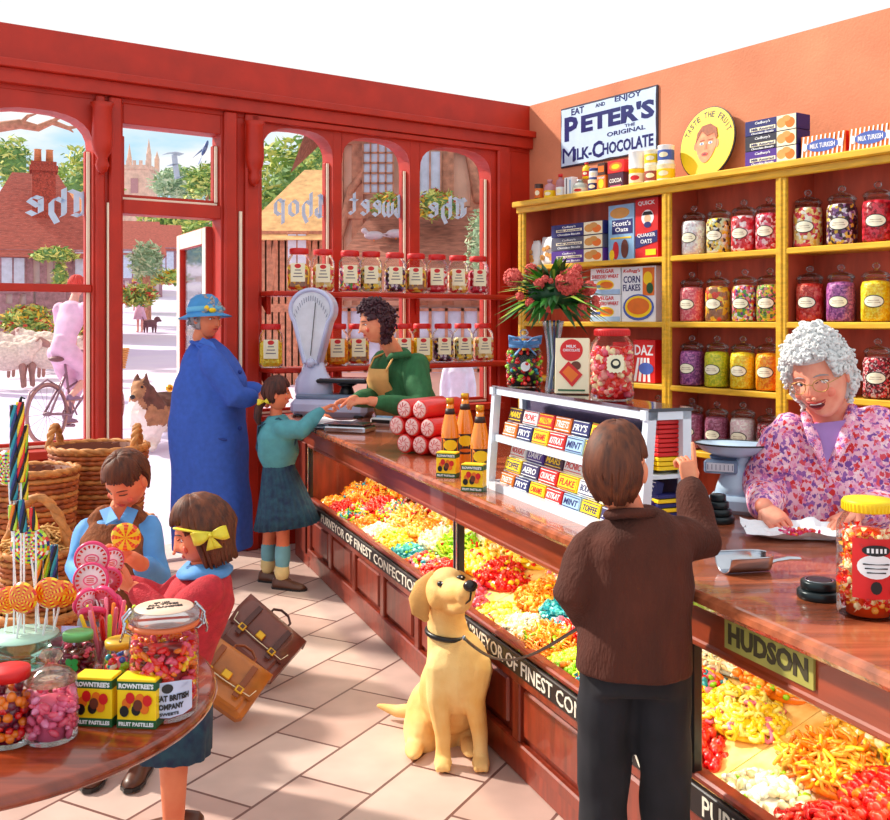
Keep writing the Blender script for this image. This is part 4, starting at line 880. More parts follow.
SC_ = {'red': [gm('red', (228, 20, 24)), gm('scarlet', (240, 60, 40))], 'yellow': [gm('yellow', (255, 214, 40)), gm('lemon', (255, 240, 130))], 'orange': [gm('orange', (250, 130, 20)), gm('amber', (250, 176, 60))],
       'green': [gm('green', (150, 214, 30)), gm('lime', (206, 240, 60))], 'white': [gm('white', (255, 250, 235)), gm('cream', (255, 232, 180))], 'teal': [gm('teal', (20, 150, 170)), gm('sea', (90, 200, 200))],
       'pink': [gm('pink', (250, 130, 160)), gm('rose', (240, 90, 120))], 'mixed': [gm('red', 0), gm('yellow', 0), gm('green', 0), gm('teal', 0), gm('orange', 0), gm('white', 0), gm('pink', 0)], 'brown': [gm('toffee', (176, 80, 20)), gm('choc', (110, 40, 20))],
       'gold': [gm('gold', (246, 190, 70)), gm('amber', 0), gm('cream', 0)]}
hcount = 0
def heap(u, v, ru, rv, h, z0, col, kind, size, n, lab):
    """a mound of loose sweets resting on the case floor"""
    global hcount
    hcount += 1; R = random.Random(hcount); m = MB(); c = TCn @ Vector((u, v, 0)); pts = []
    vs = [(0, 0, h*.9)]; k = 14
    m.lathe([(0, .0), (1, 0), (.98, h*.12), (.75, h*.45), (.4, h*.8), (0, h*.9)], SC_[col][-1 if col == 'mixed' else 0], (0, 0, 0), None, k, True, ru*.9, rv*.9) if False else None
    prof = [(0, .001), (.9, .001), (.86, h*.2), (.62, h*.55), (.3, h*.82), (0, h*.88)]
    rg = [[Vector((r*ru*math.cos(2*PI*j/k), r*rv*math.sin(2*PI*j/k), z)) for j in range(k)] for r, z in [(max(a, 1e-4), b) for a, b in prof]]
    m.loft(rg, SC_[col][0], True, True)
    for i in range(n):
        a = R.uniform(0, 2*PI); r = math.sqrt(R.random())*.95; z = h*(1-r**1.6)*.95+size*.5+R.uniform(0, size)
        if math.sin(a) > .5 and r > .5 and R.random() < .6: continue
        pts.append((ru*r*math.cos(a), rv*r*math.sin(a), z))
    scatter(m, kind, pts, size, SC_[col]*5+[R.choice(SC_['mixed'])], R)
    o = m.build('loose_sweets', None, lab, 'sweets', None, 'stuff'); o.location = (c.x, c.y, z0); o.rotation_euler = (0, 0, AC); return o
# sloping display board that the heaps lie on
def board(u0, u1, lab):
    m = MB(); L = u1-u0; v = [(0, .03, .385), (L, .03, .385), (L, .56, .60), (0, .56, .60)]; v2 = [(a, b, z-.012) for a, b, z in v]
    m.add(v+v2, [(0, 1, 2, 3), (7, 6, 5, 4), (0, 4, 5, 1), (1, 5, 6, 2), (2, 6, 7, 3), (3, 7, 4, 0)], mat('white_paper_tray', (244, 176, 84), .5, rgb2=(250, 220, 150), scale=20)); o = m.build('display_tray', None, lab, 'tray'); o.location = TCn @ Vector((u0, VF, 0)); o.rotation_euler = (0, 0, AC)
board(U0+.04, U1-.002, 'sloping paper-lined tray under the sweets in the cabinet nearest the door'); board(U1+.002, U2-.002, 'sloping paper-lined tray under the sweets in the cabinet by the labrador'); board(U2+.002, U3-.04, 'sloping paper-lined tray under the sweets in the cabinet under the olive plate')
kinds = ['cube', 'ball', 'bean', 'twist', 'ring', 'rope']
plan = [ # u-range, columns, rows of colours front/mid/back
 (U0+.08, U1-.08, [['orange', 'orange', 'gold'], ['red', 'orange', 'gold'], ['mixed', 'red', 'orange'], ['orange', 'mixed', 'brown'], ['white', 'gold', 'red'], ['yellow', 'orange', 'gold'], ['teal', 'white', 'orange'], ['mixed', 'green', 'white'], ['red', 'yellow', 'gold'], ['pink', 'red', 'yellow']]),
 (U1+.08, U2-.08, [['yellow', 'orange', 'gold'], ['white', 'teal', 'gold'], ['orange', 'red', 'white'], ['green', 'teal', 'yellow'], ['mixed', 'red', 'gold'], ['green', 'mixed', 'white'], ['red', 'yellow', 'orange']]),
 (U2+.08, U3-.08, [['white', 'orange', 'gold'], ['red', 'red', 'yellow'], ['yellow', 'teal', 'white'], ['white', 'gold', 'orange'], ['mixed', 'pink', 'gold'], ['red', 'yellow', 'green']])]
cab = ['cabinet nearest the door', 'cabinet by the labrador', 'cabinet under olive plate']; rw = ['front', 'middle', 'back']
for ci, (a, b, cols) in enumerate(plan):
    n = len(cols); 
    for i, cc in enumerate(cols):
        for j, col in enumerate(cc):
            u = a+(b-a)*(i+.5)/n+(.03 if j == 1 else -.01); v = VF+.13+.165*j; z = .385+(.165*j+.10)*.406-.055
            kd = kinds[(i*2+j*3+ci) % 6]; sz = {'cube': .011, 'ball': .013, 'bean': .011, 'twist': .012, 'ring': .012, 'rope': .014}[kd]*(1.0 if ci else 1.1)
            heap(u, v, (b-a)/n*.82, .125, .07+.012*((i+j) % 3), z+.03, col, kd, sz, 290, 'heap of loose %s %s sweets, %s row, %s from left, %s' % (col, {'cube': 'square', 'ball': 'round', 'bean': 'oval', 'twist': 'wrapped', 'ring': 'ring', 'rope': 'stick'}[kd], rw[j], on[i] if i < 9 else 'tenth', cab[ci]))
# boxes, bags and trays standing at the back of the cases
def incase(o, u, v, z, rz=0): o.location = TCn @ Vector((u, v, z)); o.rotation_euler = (0, 0, AC+rz); return o
i = 0
for u, w_, bs, t_ in ((-5.6, .16, YEL, ''), (-5.1, .16, CREAM, ''), (-4.75, .15, YEL, ''), (-4.4, .13, WHT, 'D'), (-4.15, .15, mat('cocoa_print', (90, 40, 24), .4), 'D'), (-3.5, .16, YEL, ''), (-3.25, .15, ORG, ''), (-2.95, .16, CREAM, ''), (-2.7, .14, YEL, ''), (-2.05, .16, YEL, ''), (-1.8, .17, WHT, ''), (-1.5, .17, LBL, ''), (-1.25, .15, CREAM, '')):
    i += 1; o = pack('sweet_box', '%s carton upright at the back of the counter case, number %s from the door' % ({YEL: 'yellow', CREAM: 'cream', WHT: 'white', ORG: 'orange', LBL: 'pale blue'}.get(bs, 'brown'), ['one', 'two', 'three', 'four', 'five', 'six', 'seven', 'eight', 'nine', 'ten', 'eleven', 'twelve', 'thirteen'][i-1]), 'box', w_, .04, .15, bs, [('r', 0, .5, .8, .5, [ORG, REDP, WHT][i % 3]), ('r', 0, .82, .7, .1, WHT if bs is not WHT else REDP), ('e', 0, .45, .25, .16, YEL)]+([('t', t_, 0, .7, .5, .3, WHT)] if t_ else []), 'cartons at the back of the counter cases')
    incase(o, u, VF+.585, .612)

# ------------------------------------------------------------------ on the counter: big scale, platform, papers
def onc(u, v): p = TCn @ Vector((u, v, CT)); return p
def pxc(x, y): q = onz(x, y, CT); return q
ENM = mat('lilac_white_enamel', (206, 212, 246), .22, noise=.06, coat=.5); ENG = mat('grey_enamel', (126, 146, 176), .3, coat=.3); DIAL = mat('dial_white', (238, 240, 250), .3)
def fanscale():
    p = onc(-6.70, 1.62); S = Vector((p.x, p.y, CT)); s = 1.0
    root = thing('fan_scale', 'tall pale enamel fan-dial shop weighing scale at the door end of the counter', 'scale', S, math.radians(-15))
    m = MB(); m.box((.12, .0, .05), (.46, .22, .10), ENM, None, .03); m.box((.12, 0, .11), (.40, .18, .03), ENG, None, .01)
    for x in (-.06, .30): m.lathe([(0, -.0), (.03, 0), (.025, .01), (0, .012)], BLK, (x, -.09, 0), None, 10)
    m.build('base', root)
    m = MB(); r = [(.10, .07, .08), (.115, .075, .14), (.11, .07, .20), (.075, .05, .25), (.06, .045, .30)]
    m.loft([[Vector((a*math.cos(q), b*math.sin(q), z)) for q in [2*PI*j/24 for j in range(24)]] for a, b, z in r], ENM); m.build('column', root)
    # fan head: teardrop plate with rim
    def drop(k, n=36):
        pts = []
        for i in range(n+1):
            a = math.radians(-35+250*i/n); pts.append((.135*k*math.cos(a), .60+.12*k*math.sin(a)*1.0))
        pts += [(-.045*k, .30-.02*(k-1)), (.045*k, .30-.02*(k-1))]; return list(reversed(pts))
    h = MB(); h.prism(drop(1.0), .07, ENM, Matrix.Translation((0, -.035, 0)), False); 
    rp = drop(.94); h.tube([(x, -.04, z) for x, z in rp]+[(rp[0][0], -.04, rp[0][1])], .013, ENM, 8, dome=False); hd = h.build('dial_housing', root)
    d = MB(); d.prism(drop(.84), .004, DIAL, Matrix.Translation((0, -.041, 0)))
    for i in range(19):
        a = math.radians(35+110*i/18); r0, r1 = .27, .30; c = Vector((0, -.0465, .38))
        d.bar(c+Vector((math.cos(a)*r0*.45, 0, math.sin(a)*r0)), c+Vector((math.cos(a)*r1*.45, 0, math.sin(a)*r1)), .002, .001, NAVY)
    d.bar((0, -.05, .34), (.03, -.05, .64), .004, .002, BLK); d.build('dial', hd)
    k = MB(); k.lathe([(0, 0), (.028, 0), (.024, .02), (0, .026)], ENM, (0, -.045, .30), Matrix.Rotation(PI/2, 3, 'X'), 14); k.build('pointer_boss', hd)
    # weighing platform on a post
    pl = MB(); pl.cyl((.20, 0, .11), (.20, 0, .17), .05, BLK, .03); pl.lathe([(0, .165), (.03, .165), (.06, .18), (0, .19)], BLK, (.20, 0, 0)); pl.box((.20, 0, .20), (.30, .20, .022), BLK, None, .008); pl.box((.20, 0, .213), (.27, .17, .006), CHR, None, .002); pl.build('weighing_plate', root)
    root.scale = (1.2, 1.2, 1.2); return root
fanscale()
PAPW = mat('white_paper', (240, 244, 252), .7, noise=.04)
m = MB(); R = random.Random(4)
for k in range(6):
    a = R.uniform(-.35, .35); w_, d_ = .30-.01*k, .22; Rm = Matrix.Rotation(a, 3, 'Z'); n = 6; vs = []; 
    for i in range(n+1):
        for j in range(3): 
            q = Rm @ Vector((-w_/2+w_*i/n, -d_/2+d_*j/2, 0)); vs.append((q.x, q.y, .004+k*.006+.016*(i/n-.5)**2*4*(j != 1)+.004*R.random()))
    m.add(vs, [(i*3+j, (i+1)*3+j, (i+1)*3+j+1, i*3+j+1) for i in range(n) for j in range(2)], PAPW if k % 3 else LBL, True)
o = m.build('paper_bags', None, 'loose stack of white wrapping papers in front of the fan scale', 'papers', None, 'stuff'); o.location = pxc(330, 428)+Vector((0, 0, .001)); o.rotation_euler = (0, 0, -.2)
m = MB(); m.box((0, 0, .02), (.26, .17, .04), CHR, None, .01); m.box((0, 0, .045), (.22, .13, .012), BLK, None, .004); m.box((0, 0, .052), (.26, .16, .004), CHR)
o = m.build('weighing_tray', None, 'flat metal tray under the girl\'s outstretched hand', 'tray'); o.location = pxc(350, 432); o.rotation_euler = (0, 0, -.35)
m = MB(); m.box((0, 0, .02), (.16, .10, .04), WHT, None, .008); m.box((0, -.052, .02), (.13, .004, .022), BLK); m.cyl((-.06, 0, .04), (.06, 0, .04), .012, LBL)
o = m.build('ticket_box', None, 'small white till box on the counter before the shopkeeper', 'box'); o.location = pxc(385, 424); o.rotation_euler = (0, 0, -.5)
# rock rolls
RK = mat('rock_red_wrapper', (232, 30, 30), .3, coat=.5); RKE = mat('rock_pink_end', (255, 214, 210), .5, noise=.1)
ax = Vector((.62, .785, 0)).normalized()
def roll(x, y, zz, ln, lab, first=[None]):
    d = cdir*-.35+cnor*.93; d = ax; r = .047
    if first[0] is None:
        root = thing('rock_roll', 'x', 'sweets'); m = MB(); m.lathe([(0, 0), (r*.92, 0), (r, .008), (r, .29), (r*.92, .30), (0, .30)], RK, seg=20); m.build('wrapper', root)
        e = MB(); e.lathe([(0, -.004), (r*.7, -.004), (r*.86, .0), (0, .002)], RKE, seg=20); 
        for i in range(9): a = 2*PI*i/9; e.bar((r*.25*math.cos(a), r*.25*math.sin(a), -.005), (r*.7*math.cos(a+.6), r*.7*math.sin(a+.6), -.005), .003, .002, REDP)
        e.build('end_face', root); l = MB(); curved(l, [(-.03, .04), (.03, .04), (.03, -.04), (-.03, -.04)], r, .2, mat('blue_print', (70, 100, 190), .5)); l.build('label_plate', root); root.rotation_mode = 'QUATERNION'; first[0] = root; o = root
    else: o = dup(first[0], (0, 0, 0))
    q = pxc(x, y); o.location = (q.x, q.y, CT+zz); o.rotation_quaternion = frame(d, (0, 0, 1)).to_quaternion() if True else None
    o['label'] = lab; o['group'] = 'red wrapped rock rolls on the counter'; return o
base = pxc(404, 472)
rr = .043; du = .088
rr = .048; ax = Vector((.62, .785, 0)).normalized(); sp = Vector((ax.y, -ax.x, 0)); b0 = P(404, 0, 4.86)
for i, lv, lab in ((0, 0, 'bottom row, leftmost'), (1, 0, 'bottom row, middle'), (2, 0, 'bottom row, nearest the pastille box'), (.5, 1, 'second row, leftmost'), (1.5, 1, 'second row, right'), (-.5, 1, 'second row, at the outer left'), (0, 2, 'top row, left'), (1, 2, 'top row, right')):
    o = roll(0, 0, 0, 0, 'red wrapped rock roll with pink end, '+lab); p = b0+sp*(i*rr*2.04); o.location = (p.x, p.y, CT+rr+lv*rr*1.76+.001)
# bottles
SQO = mat('orange_squash', (250, 140, 10), .15, noise=.06, coat=1.0); BTL = mat('dark_print_label', (50, 24, 20), .5)
def bottle(p, lab, sc=1., first=[None]):
    if first[0] is None:
        root = thing('squash_bottle', 'x', 'bottle'); m = MB(); m.lathe([(0, 0), (.036, 0), (.040, .008), (.040, .15), (.037, .18), (.024, .235), (.017, .262), (.016, .285), (0, .285)], SQO, seg=20); m.build('glass_body', root)
        c = MB(); c.lathe([(0, .284), (.0185, .284), (.0185, .305), (.016, .309), (0, .309)], BRASS, seg=16); c.build('cap', root)
        l = MB(); curved(l, [(x, .045) for x in (-.05, -.03, -.01, .01, .03, .05)]+[(x, -.045) for x in (.05, .03, .01, -.01, -.03, -.05)], .040, .085, BTL); curved(l, oval(.034, .024, 16), .040, .10, YEL, .003); curved(l, oval(.03, .008, 12, 0, -.028), .040, .085, ORG, .003)
        l.lathe([(.0195, .235), (.0245, .236), (.020, .262), (.0175, .262)], BTL, seg=16); l.build('label_plate', root); o = first[0] = root
    else: o = dup(first[0], p)
    o.location = p; o.rotation_euler = (0, 0, .05); o.scale = (sc,)*3; o['label'] = lab; o['group'] = 'orange squash bottles'
def cpx(x, v): return TCn @ Vector((cu_(x, v), v, CT))
bottle(cpx(450, 1.62), 'orange squash bottle at the left of the three bottles', .98); bottle(cpx(465, 1.73), 'orange squash bottle in the middle, standing farther back', 1.02); bottle(cpx(480, 1.60), 'orange squash bottle next to the glass display box', .98)
# pastille boxes
def pastille(p, rz, lab, s=1., first=[None]):
    if first[0] is None:
        w_, h_ = .085, .105; root = thing('pastille_box', 'x', 'box'); m = MB(); m.box((0, 0, h_/2), (w_, .05, h_), YEL, None, .0015)
        for z in (h_*.86, h_*.09): m.box((0, 0, z), (w_+.001, .051, h_*.17), GRN)
        m.build('carton', root); q = MB(); y = -.0262
        q.text("ROWNTREE'S", 0, h_*.86, w_*.9, h_*.10, WHT, y, None, .03); q.text('FRUIT PASTILLES', 0, h_*.09, w_*.9, h_*.08, WHT, y, None, .03)
        for i, (a, b, mt) in enumerate(((-.25, .5, ORG), (.1, .6, ORG), (0, .38, BLK), (-.15, .62, REDP), (.22, .42, ORG), (-.3, .35, BLK), (.05, .48, mat('brown_print')), (.3, .58, REDP))):
            q.prism(list(reversed(oval(.010, .012, 12, a*w_, b*h_))), .001, mt, Matrix.Translation((0, y-.0005-.0003*i, 0)))
        q.build('printed_front', root); o = first[0] = root
    else: o = dup(first[0], p)
    o.location = p; o.rotation_euler = (0, 0, rz); o.scale = (s,)*3; o['label'] = lab; o['group'] = 'yellow and green pastille boxes'
pastille(cpx(448, 1.50), -.35, 'yellow and green pastille box in front of the left squash bottle', 1.0); pastille(cpx(474, 1.47), -.35, 'yellow and green pastille box in front of the right squash bottle', 1.0)

# ------------------------------------------------------------------ glass display box with chocolate bars
ua, ub = -3.57, -2.46; va = 1.556; DB = .16; HB = .39; Lb = ub-ua
root = thing('display_box', 'white-framed glass display box of chocolate bars standing on the counter', 'display case', TCn @ Vector((ua, va, CT)), AC)
WF = mat('white_blue_frame', (226, 238, 252), .3, noise=.05, coat=.4)
fr = MB(); t = .028; ln = .03
def q4(x): return x
for x in (t/2, Lb-t/2): fr.bar((x, .0, 0), (x, ln, HB), t, t, WF, (1, 0, 0)); fr.box((x, DB-t/2, HB/2), (t, t, HB), WF)
for z, y in ((t/2, .0), (HB-t/2, ln)): fr.box((Lb/2, y+.002, z), (Lb, t, t), WF); fr.box((Lb/2, DB-t/2, z), (Lb, t, t), WF)
for z in (t/2, HB-t/2): 
    for x in (t/2, Lb-t/2): fr.box((x, DB/2, z), (t, DB-.01, t), WF)
fr.build('frame', root)
f = MB(); f.box((Lb/2, DB/2+.012, HB*.5), (Lb-.03, DB-.05, .012), WF); f.box((Lb/2, DB/2, .01), (Lb-.01, DB-.02, .012), WF); f.box((Lb/2, .022, HB*.5), (Lb-.03, .016, .026), WF); f.build('shelf', root)
f = MB(); f.box((Lb/2, DB-.008, HB/2), (Lb-.04, .004, HB-.04), mat('mirror_back', (120, 110, 150), .15, .3)); f.build('back_panel', root)
f = MB(); f.box((Lb/2, DB/2+.01, HB+.001), (Lb+.006, DB-.01, .010), mat('smoky_top', (60, 36, 40), .08, .0, coat=1)); f.build('top_panel', root)
f = MB(); f.add([(.02, .004, .02), (Lb-.02, .004, .02), (Lb-.02, ln+.004, HB-.02), (.02, ln+.004, HB-.02)], [(0, 1, 2, 3)], GLT); f.add([(Lb-.005, .02, .02), (Lb-.005, DB-.02, .02), (Lb-.005, DB-.02, HB-.02), (Lb-.005, .03, HB-.02)], [(0, 1, 2, 3)], GLT); f.build('glass_panes', root)
TDb = Matrix.Translation(TCn @ Vector((ua, va, CT))) @ rotz(AC)
bars = [('AERO', mat('slate_violet', (70, 60, 110), .4), WHT), ('MALLOW', REDP, YEL), ('CRUNCHIE', REDP, WHT), ('TREETS', ORG, WHT), ('FLAKE', YEL, REDP), ('FRY\'S', NAVY, WHT), ('BOUNTY', WHT, NAVY), ('CARAMEL', YEL, REDP), ('NOUGAT', WHT, REDP), ('KITKAT', REDP, WHT), ('DAIRY', PUR, WHT), ('MINT', LBL, NAVY), ('MARS', mat('plum_print'), YEL), ('TOFFEE', YEL, NAVY), ('PICNIC', WHT, REDP)]
nb = 0
def bar(x, y, z, w_, h_, d_, k, tilt, lab):
    global nb
    nb += 1; tx, bs, tc_ = bars[k % len(bars)]
    o = pack('chocolate_bar', lab, 'chocolate bar', w_, d_, h_, bs, [('r', 0, .5, .9, .72, bs), ('t', tx, 0, .5, .78, .45, tc_, .25), ('r', 0, .12, .9, .06, tc_), ('r', 0, .9, .9, .05, tc_)], 'chocolate bars in the glass display box')
    o.location = TDb @ Vector((x, y, z)); o.rotation_euler = (tilt, 0, AC); return o
cn = {0: 'lower deck front row', 1: 'lower deck second row', 2: 'lower deck back row', 3: 'upper deck front row', 4: 'upper deck second row'}
for rrow, (z, y, h_, offk, n) in enumerate(((.020, .032, .046, 3, 8), (.072, .052, .050, 9, 7), (.126, .076, .050, 0, 7), (.206, .044, .052, 6, 8), (.262, .068, .052, 11, 8))):
    for i in range(n):
        wd = (Lb-.09)/n; x = .05+wd*(i+.5); bar(x, y, z, wd*.92, h_, .022, i*2+offk+(rrow*4), math.radians(-14), '%s %s bar, %s from left, %s of the display box' % ({WHT: 'white', REDP: 'red', YEL: 'yellow', NAVY: 'navy', ORG: 'orange', LBL: 'pale blue', PUR: 'purple'}.get(bars[(i*2+offk+rrow*4) % 15][1], 'dark'), 'chocolate', on[i], cn[rrow]))
# stepped risers under the rows
m = MB(TDb); 
for z, y in ((.071, .062), (.125, .086), (.261, .078)): m.box((Lb/2, y+.012, z-.003), (Lb-.07, .05, .004), WHT)
m.build('bar_rack', None, 'stepped white rack inside the display box holding the bars', 'rack')
# packs seen through the end pane
for i in range(11):
    z = .212+.0135*i if i > 0 else .212; o = pack('chocolate_bar', '%s flat bar in the end stack, upper deck, %s from the bottom' % ('yellow' if i < 3 else 'red', (on+['tenth', 'eleventh'])[i]), 'chocolate bar', .035, .085, .011, YEL if i < 3 else REDP, [], 'flat bars at the end of the display box')
    o.location = TDb @ Vector((Lb-.040, .105, z)); o.rotation_euler = (0, 0, AC)
for i in range(9):
    z = .022+.0135*i; o = pack('chocolate_bar', '%s flat bar in the end stack, lower deck, %s from the bottom' % (['navy', 'gold'][i % 2], on[i]), 'chocolate bar', .035, .085, .011, [NAVY, YEL][i % 2], [], 'flat bars at the end of the display box'); o.location = TDb @ Vector((Lb-.040, .105, z)); o.rotation_euler = (0, 0, AC)
HT = CT+HB+.007
def ontop(x, v=va+.085): p = TCn @ Vector((cu_(x, v), v, HT)); return p
# jar with blue bow
p = ontop(524); root = thing('bow_jar', 'glass stoppered jar of coloured sweets tied with a blue bow', 'jar', p, 0)
m = MB(); m.lathe([(0, 0), (.060, 0), (.066, .008), (.066, .125), (.060, .145), (.053, .155), (.053, .17)], GL, seg=24); m.build('glass_body', root)
m = MB(); m.lathe([(0, .005), (.058, .005), (.060, .12), (.05, .135), (0, .138)], BLK, seg=16); R = random.Random(9); pts = [(.058*math.cos(a), .058*math.sin(a), R.uniform(.012, .135)) for a in [R.uniform(0, 6.28) for _ in range(170)]]
scatter(m, 'bean', pts, .0095, [gm('red', 0), gm('green', 0), gm('teal', 0), gm('scarlet', 0), gm('red', 0), gm('choc', 0), gm('green', 0)], R); o = m.build('sweets', root, kind='stuff')
BOW = mat('blue_ribbon', (92, 152, 214), .4, noise=.15)
m = MB(); m.lathe([(.054, .148), (.058, .15), (.058, .172), (.054, .174)], BOW, seg=20)
for s in (-1, 1):
    m.tube([(0, -.058, .165), (s*.028, -.066, .185), (s*.055, -.055, .19), (s*.055, -.05, .17), (s*.02, -.06, .163), (0, -.06, .165)], [.004, .010, .014, .014, .008, .004], BOW, 8, flat=.4); m.tube([(0, -.06, .163), (s*.02, -.068, .145), (s*.035, -.07, .128)], [.004, .008, .010], BOW, 6, flat=.3)
m.ell((0, -.062, .165), (.010, .008, .010), BOW, None, 8, 6); m.build('bow', root, 'blue ribbon bow')
m = MB(); m.lathe([(0, .172), (.055, .172), (.055, .18), (.03, .19), (.012, .195), (0, .196)], glass('stopper_glass'), seg=20); m.ell((0, 0, .205), (.018, .018, .014), glass('stopper_glass'), None, 12, 8); m.build('lid', root)
m = MB(); curved(m, oval(.018, .018, 16), .066, .08, WHT, .002); m.build('label_plate', root, 'round white label')
# vase with flowers
p = ontop(553, va+.08); root = thing('flower_vase', 'slim fluted glass vase standing between the bow jar and the chocolate box', 'vase', p, 0)
m = MB(); m.lathe([(0, 0), (.030, 0), (.031, .006), (.024, .05), (.021, .11), (.026, .18), (.036, .235), (.040, .25), (.038, .25)], glass('vase_glass', (.86, .92, 1), .5), seg=18); m.build('glass_body', root)
m = MB()
for i in range(9): a = 2*PI*i/9; m.tube([(.016*math.cos(a), .016*math.sin(a), .01), (.010*math.cos(a+1), .01*math.sin(a+1), .12), (.022*math.cos(a+.6), .022*math.sin(a+.6), .25)], .0035, [mat('stem_navy', (40, 60, 130), .4), GRN, WHT][i % 3], 5)
m.build('stems', root)
FC = P(553, 303, p.y); R = random.Random(12)
GR1 = mat('bouquet_leaf', (52, 130, 40), .45, noise=.3); GR2 = mat('bouquet_leaf_light', (160, 196, 70), .45, noise=.2); GR3 = mat('bouquet_leaf_dark', (20, 76, 30), .45)
broot = thing('flower_bouquet', 'large bunch of coral pompom flowers and pointed green leaves in the vase', 'flowers', Vector((p.x, p.y, HT+.25)), 0); BL = broot.location
m = MB(); m.ell((0, 0, .10), (.09, .07, .06), GR3, None, 12, 8)
for i in range(190):
    a = R.uniform(0, 2*PI); el = R.uniform(-.55, 1.2); d = Vector((math.cos(a)*math.cos(el), math.sin(a)*math.cos(el)*.75, math.sin(el)*.75+.02)).normalized(); l = R.uniform(.11, .205)*(1-.25*max(0, d.z)); b0 = Vector((0, 0, .075))+d*.035; tip = b0+d*l+Vector((0, 0, -.03*R.random())); mid = (b0+tip)/2+Vector((0, 0, .02)); wd = R.uniform(.010, .017)
    sd_ = d.cross(Vector((0, 0, 1))).normalized()*wd; nn_ = sd_.cross(d).normalized()*.004
    m.add([b0, mid-sd_, mid+nn_, mid+sd_, tip], [(0, 1, 2), (0, 2, 3), (1, 4, 2), (2, 4, 3)], R.choice((GR1, GR1, GR2, GR3)), False)
m.build('leaves', broot)
CO = mat('coral_flower', (240, 110, 96), .6, noise=.3, scale=120, rgb2=(214, 60, 60), bump=.8)
for (x, y, r, dy) in ((513, 278, .033, -.02), (531, 270, .022, 0), (569, 282, .045, -.08), (589, 288, .025, -.04), (577, 269, .017, -.05), (539, 284, .018, -.07), (545, 279, .013, -.08), (530, 303, .016, -.07), (549, 308, .015, -.09), (581, 310, .020, -.07), (595, 300, .015, -.03), (596, 306, .014, -.05), (520, 296, .015, -.05), (586, 303, .012, -.05), (551, 281, .009, -.09)):
    q = P(x, y, p.y+dy*1.0)-BL; f = MB(); f.ell(q, (r*.96, r*.9, r), CO, None, 14, 10)
    for i in range(int(40+r*1500)):
        a = R.uniform(0, 2*PI); u = R.uniform(-1, 1); qq = math.sqrt(1-u*u); f.ell(q+Vector((math.cos(a)*qq, math.sin(a)*qq, u))*r*.96, r*.14+.0012, CO, None, 5, 4)
    f.build('blossom', broot)
# leaning chocolate box, red-lid jar
o = pack('chocolate_box', 'white card milk chocolate box with red balloon print leaning between vase and jar', 'box', .115, .03, .19, CREAM, [('e', -.02, .78, .34, .20, REDP), ('t', 'MILK', -.02, .85, .3, .05, WHT), ('t', 'CHOCOLATE', -.02, .78, .5, .05, WHT), ('e', .12, .5, .15, .08, mat('brown_print')), ('p', [(-.38, .38), (.02, .12), (.32, .34), (-.1, .58)], REDP), ('p', [(-.28, .38), (.0, .2), (.2, .34), (-.1, .5)], ORG), ('r', 0, .06, .8, .03, GRN)])
o.location = ontop(572, va+.075)+Vector((0, 0, .001)); o.rotation_euler = (math.radians(-7), 0, -.25)
def redjar(p, lab, r, h, items, lidm, nm='sweet_jar', kind='ring', cols=None, rz=0, n=300, sz=.013, core=None, plate=None, liquid=None):
    root = thing(nm, lab, 'jar', p, rz); m = MB(); m.lathe([(0, 0), (r*.92, 0), (r, r*.08), (r, h*.74), (r*.96, h*.80), (r*.76, h*.875), (r*.74, h*.90), (r*.74, h*.93)], GL, seg=28); m.build('glass_body', root)
    l = MB(); l.lathe([(0, h*.90), (r*.79, h*.90), (r*.82, h*.905), (r*.82, h*.985), (r*.78, h), (0, h)], lidm, seg=28)
    for i in range(40): a = 2*PI*i/40; l.bar((r*.822*math.cos(a), r*.822*math.sin(a), h*.91), (r*.822*math.cos(a), r*.822*math.sin(a), h*.975), .003, .003, lidm)
    l.build('lid', root); s = MB(); s.lathe([(0, .004), (r*.7, .004), (r*.74, h*.68), (r*.5, h*.74), (0, h*.76)], core or cols[0], seg=18); R = random.Random(5); pts = []
    for i in range(n): a = R.uniform(0, 6.28); q = r*.96-sz*{'twist': 1.9, 'bean': 1.2}.get(kind, 1.2); pts.append((q*math.cos(a), q*math.sin(a), R.uniform(.02, h*.72)))
    scatter(s, kind, pts, sz, cols, R); s.build('sweets', root, kind='stuff')
    if plate: plate(root, r, h)
    return root
def plate1(root, r, h):
    m = MB(); a = []; 
    for i in range(32): q = 2*PI*i/32; k = 1+(.14 if i % 2 else 0); c, s = math.cos(q), math.sin(q); b = (abs(c)**4+abs(s)**4)**(-.25); a.append((.026*k*b*c, .026*k*b*s))
    curved(m, a, r, h*.52, CREAM, .002); curved(m, oval(.016, .016, 14), r, h*.52, BLK, .003); curved(m, oval(.010, .008, 12, 0, .002), r, h*.52, CREAM, .004); m.build('label_plate', root, 'scalloped cream label')
redjar(ontop(612, va+.08), 'red-lidded glass jar of red and pink jelly sweets on the display box', .068, .225, None, REDP, cols=[gm('red', 0), gm('rose', 0), gm('cream', 0), gm('scarlet', 0), gm('jpink', (240, 150, 140))], kind='bean', plate=plate1, sz=.012, n=320)

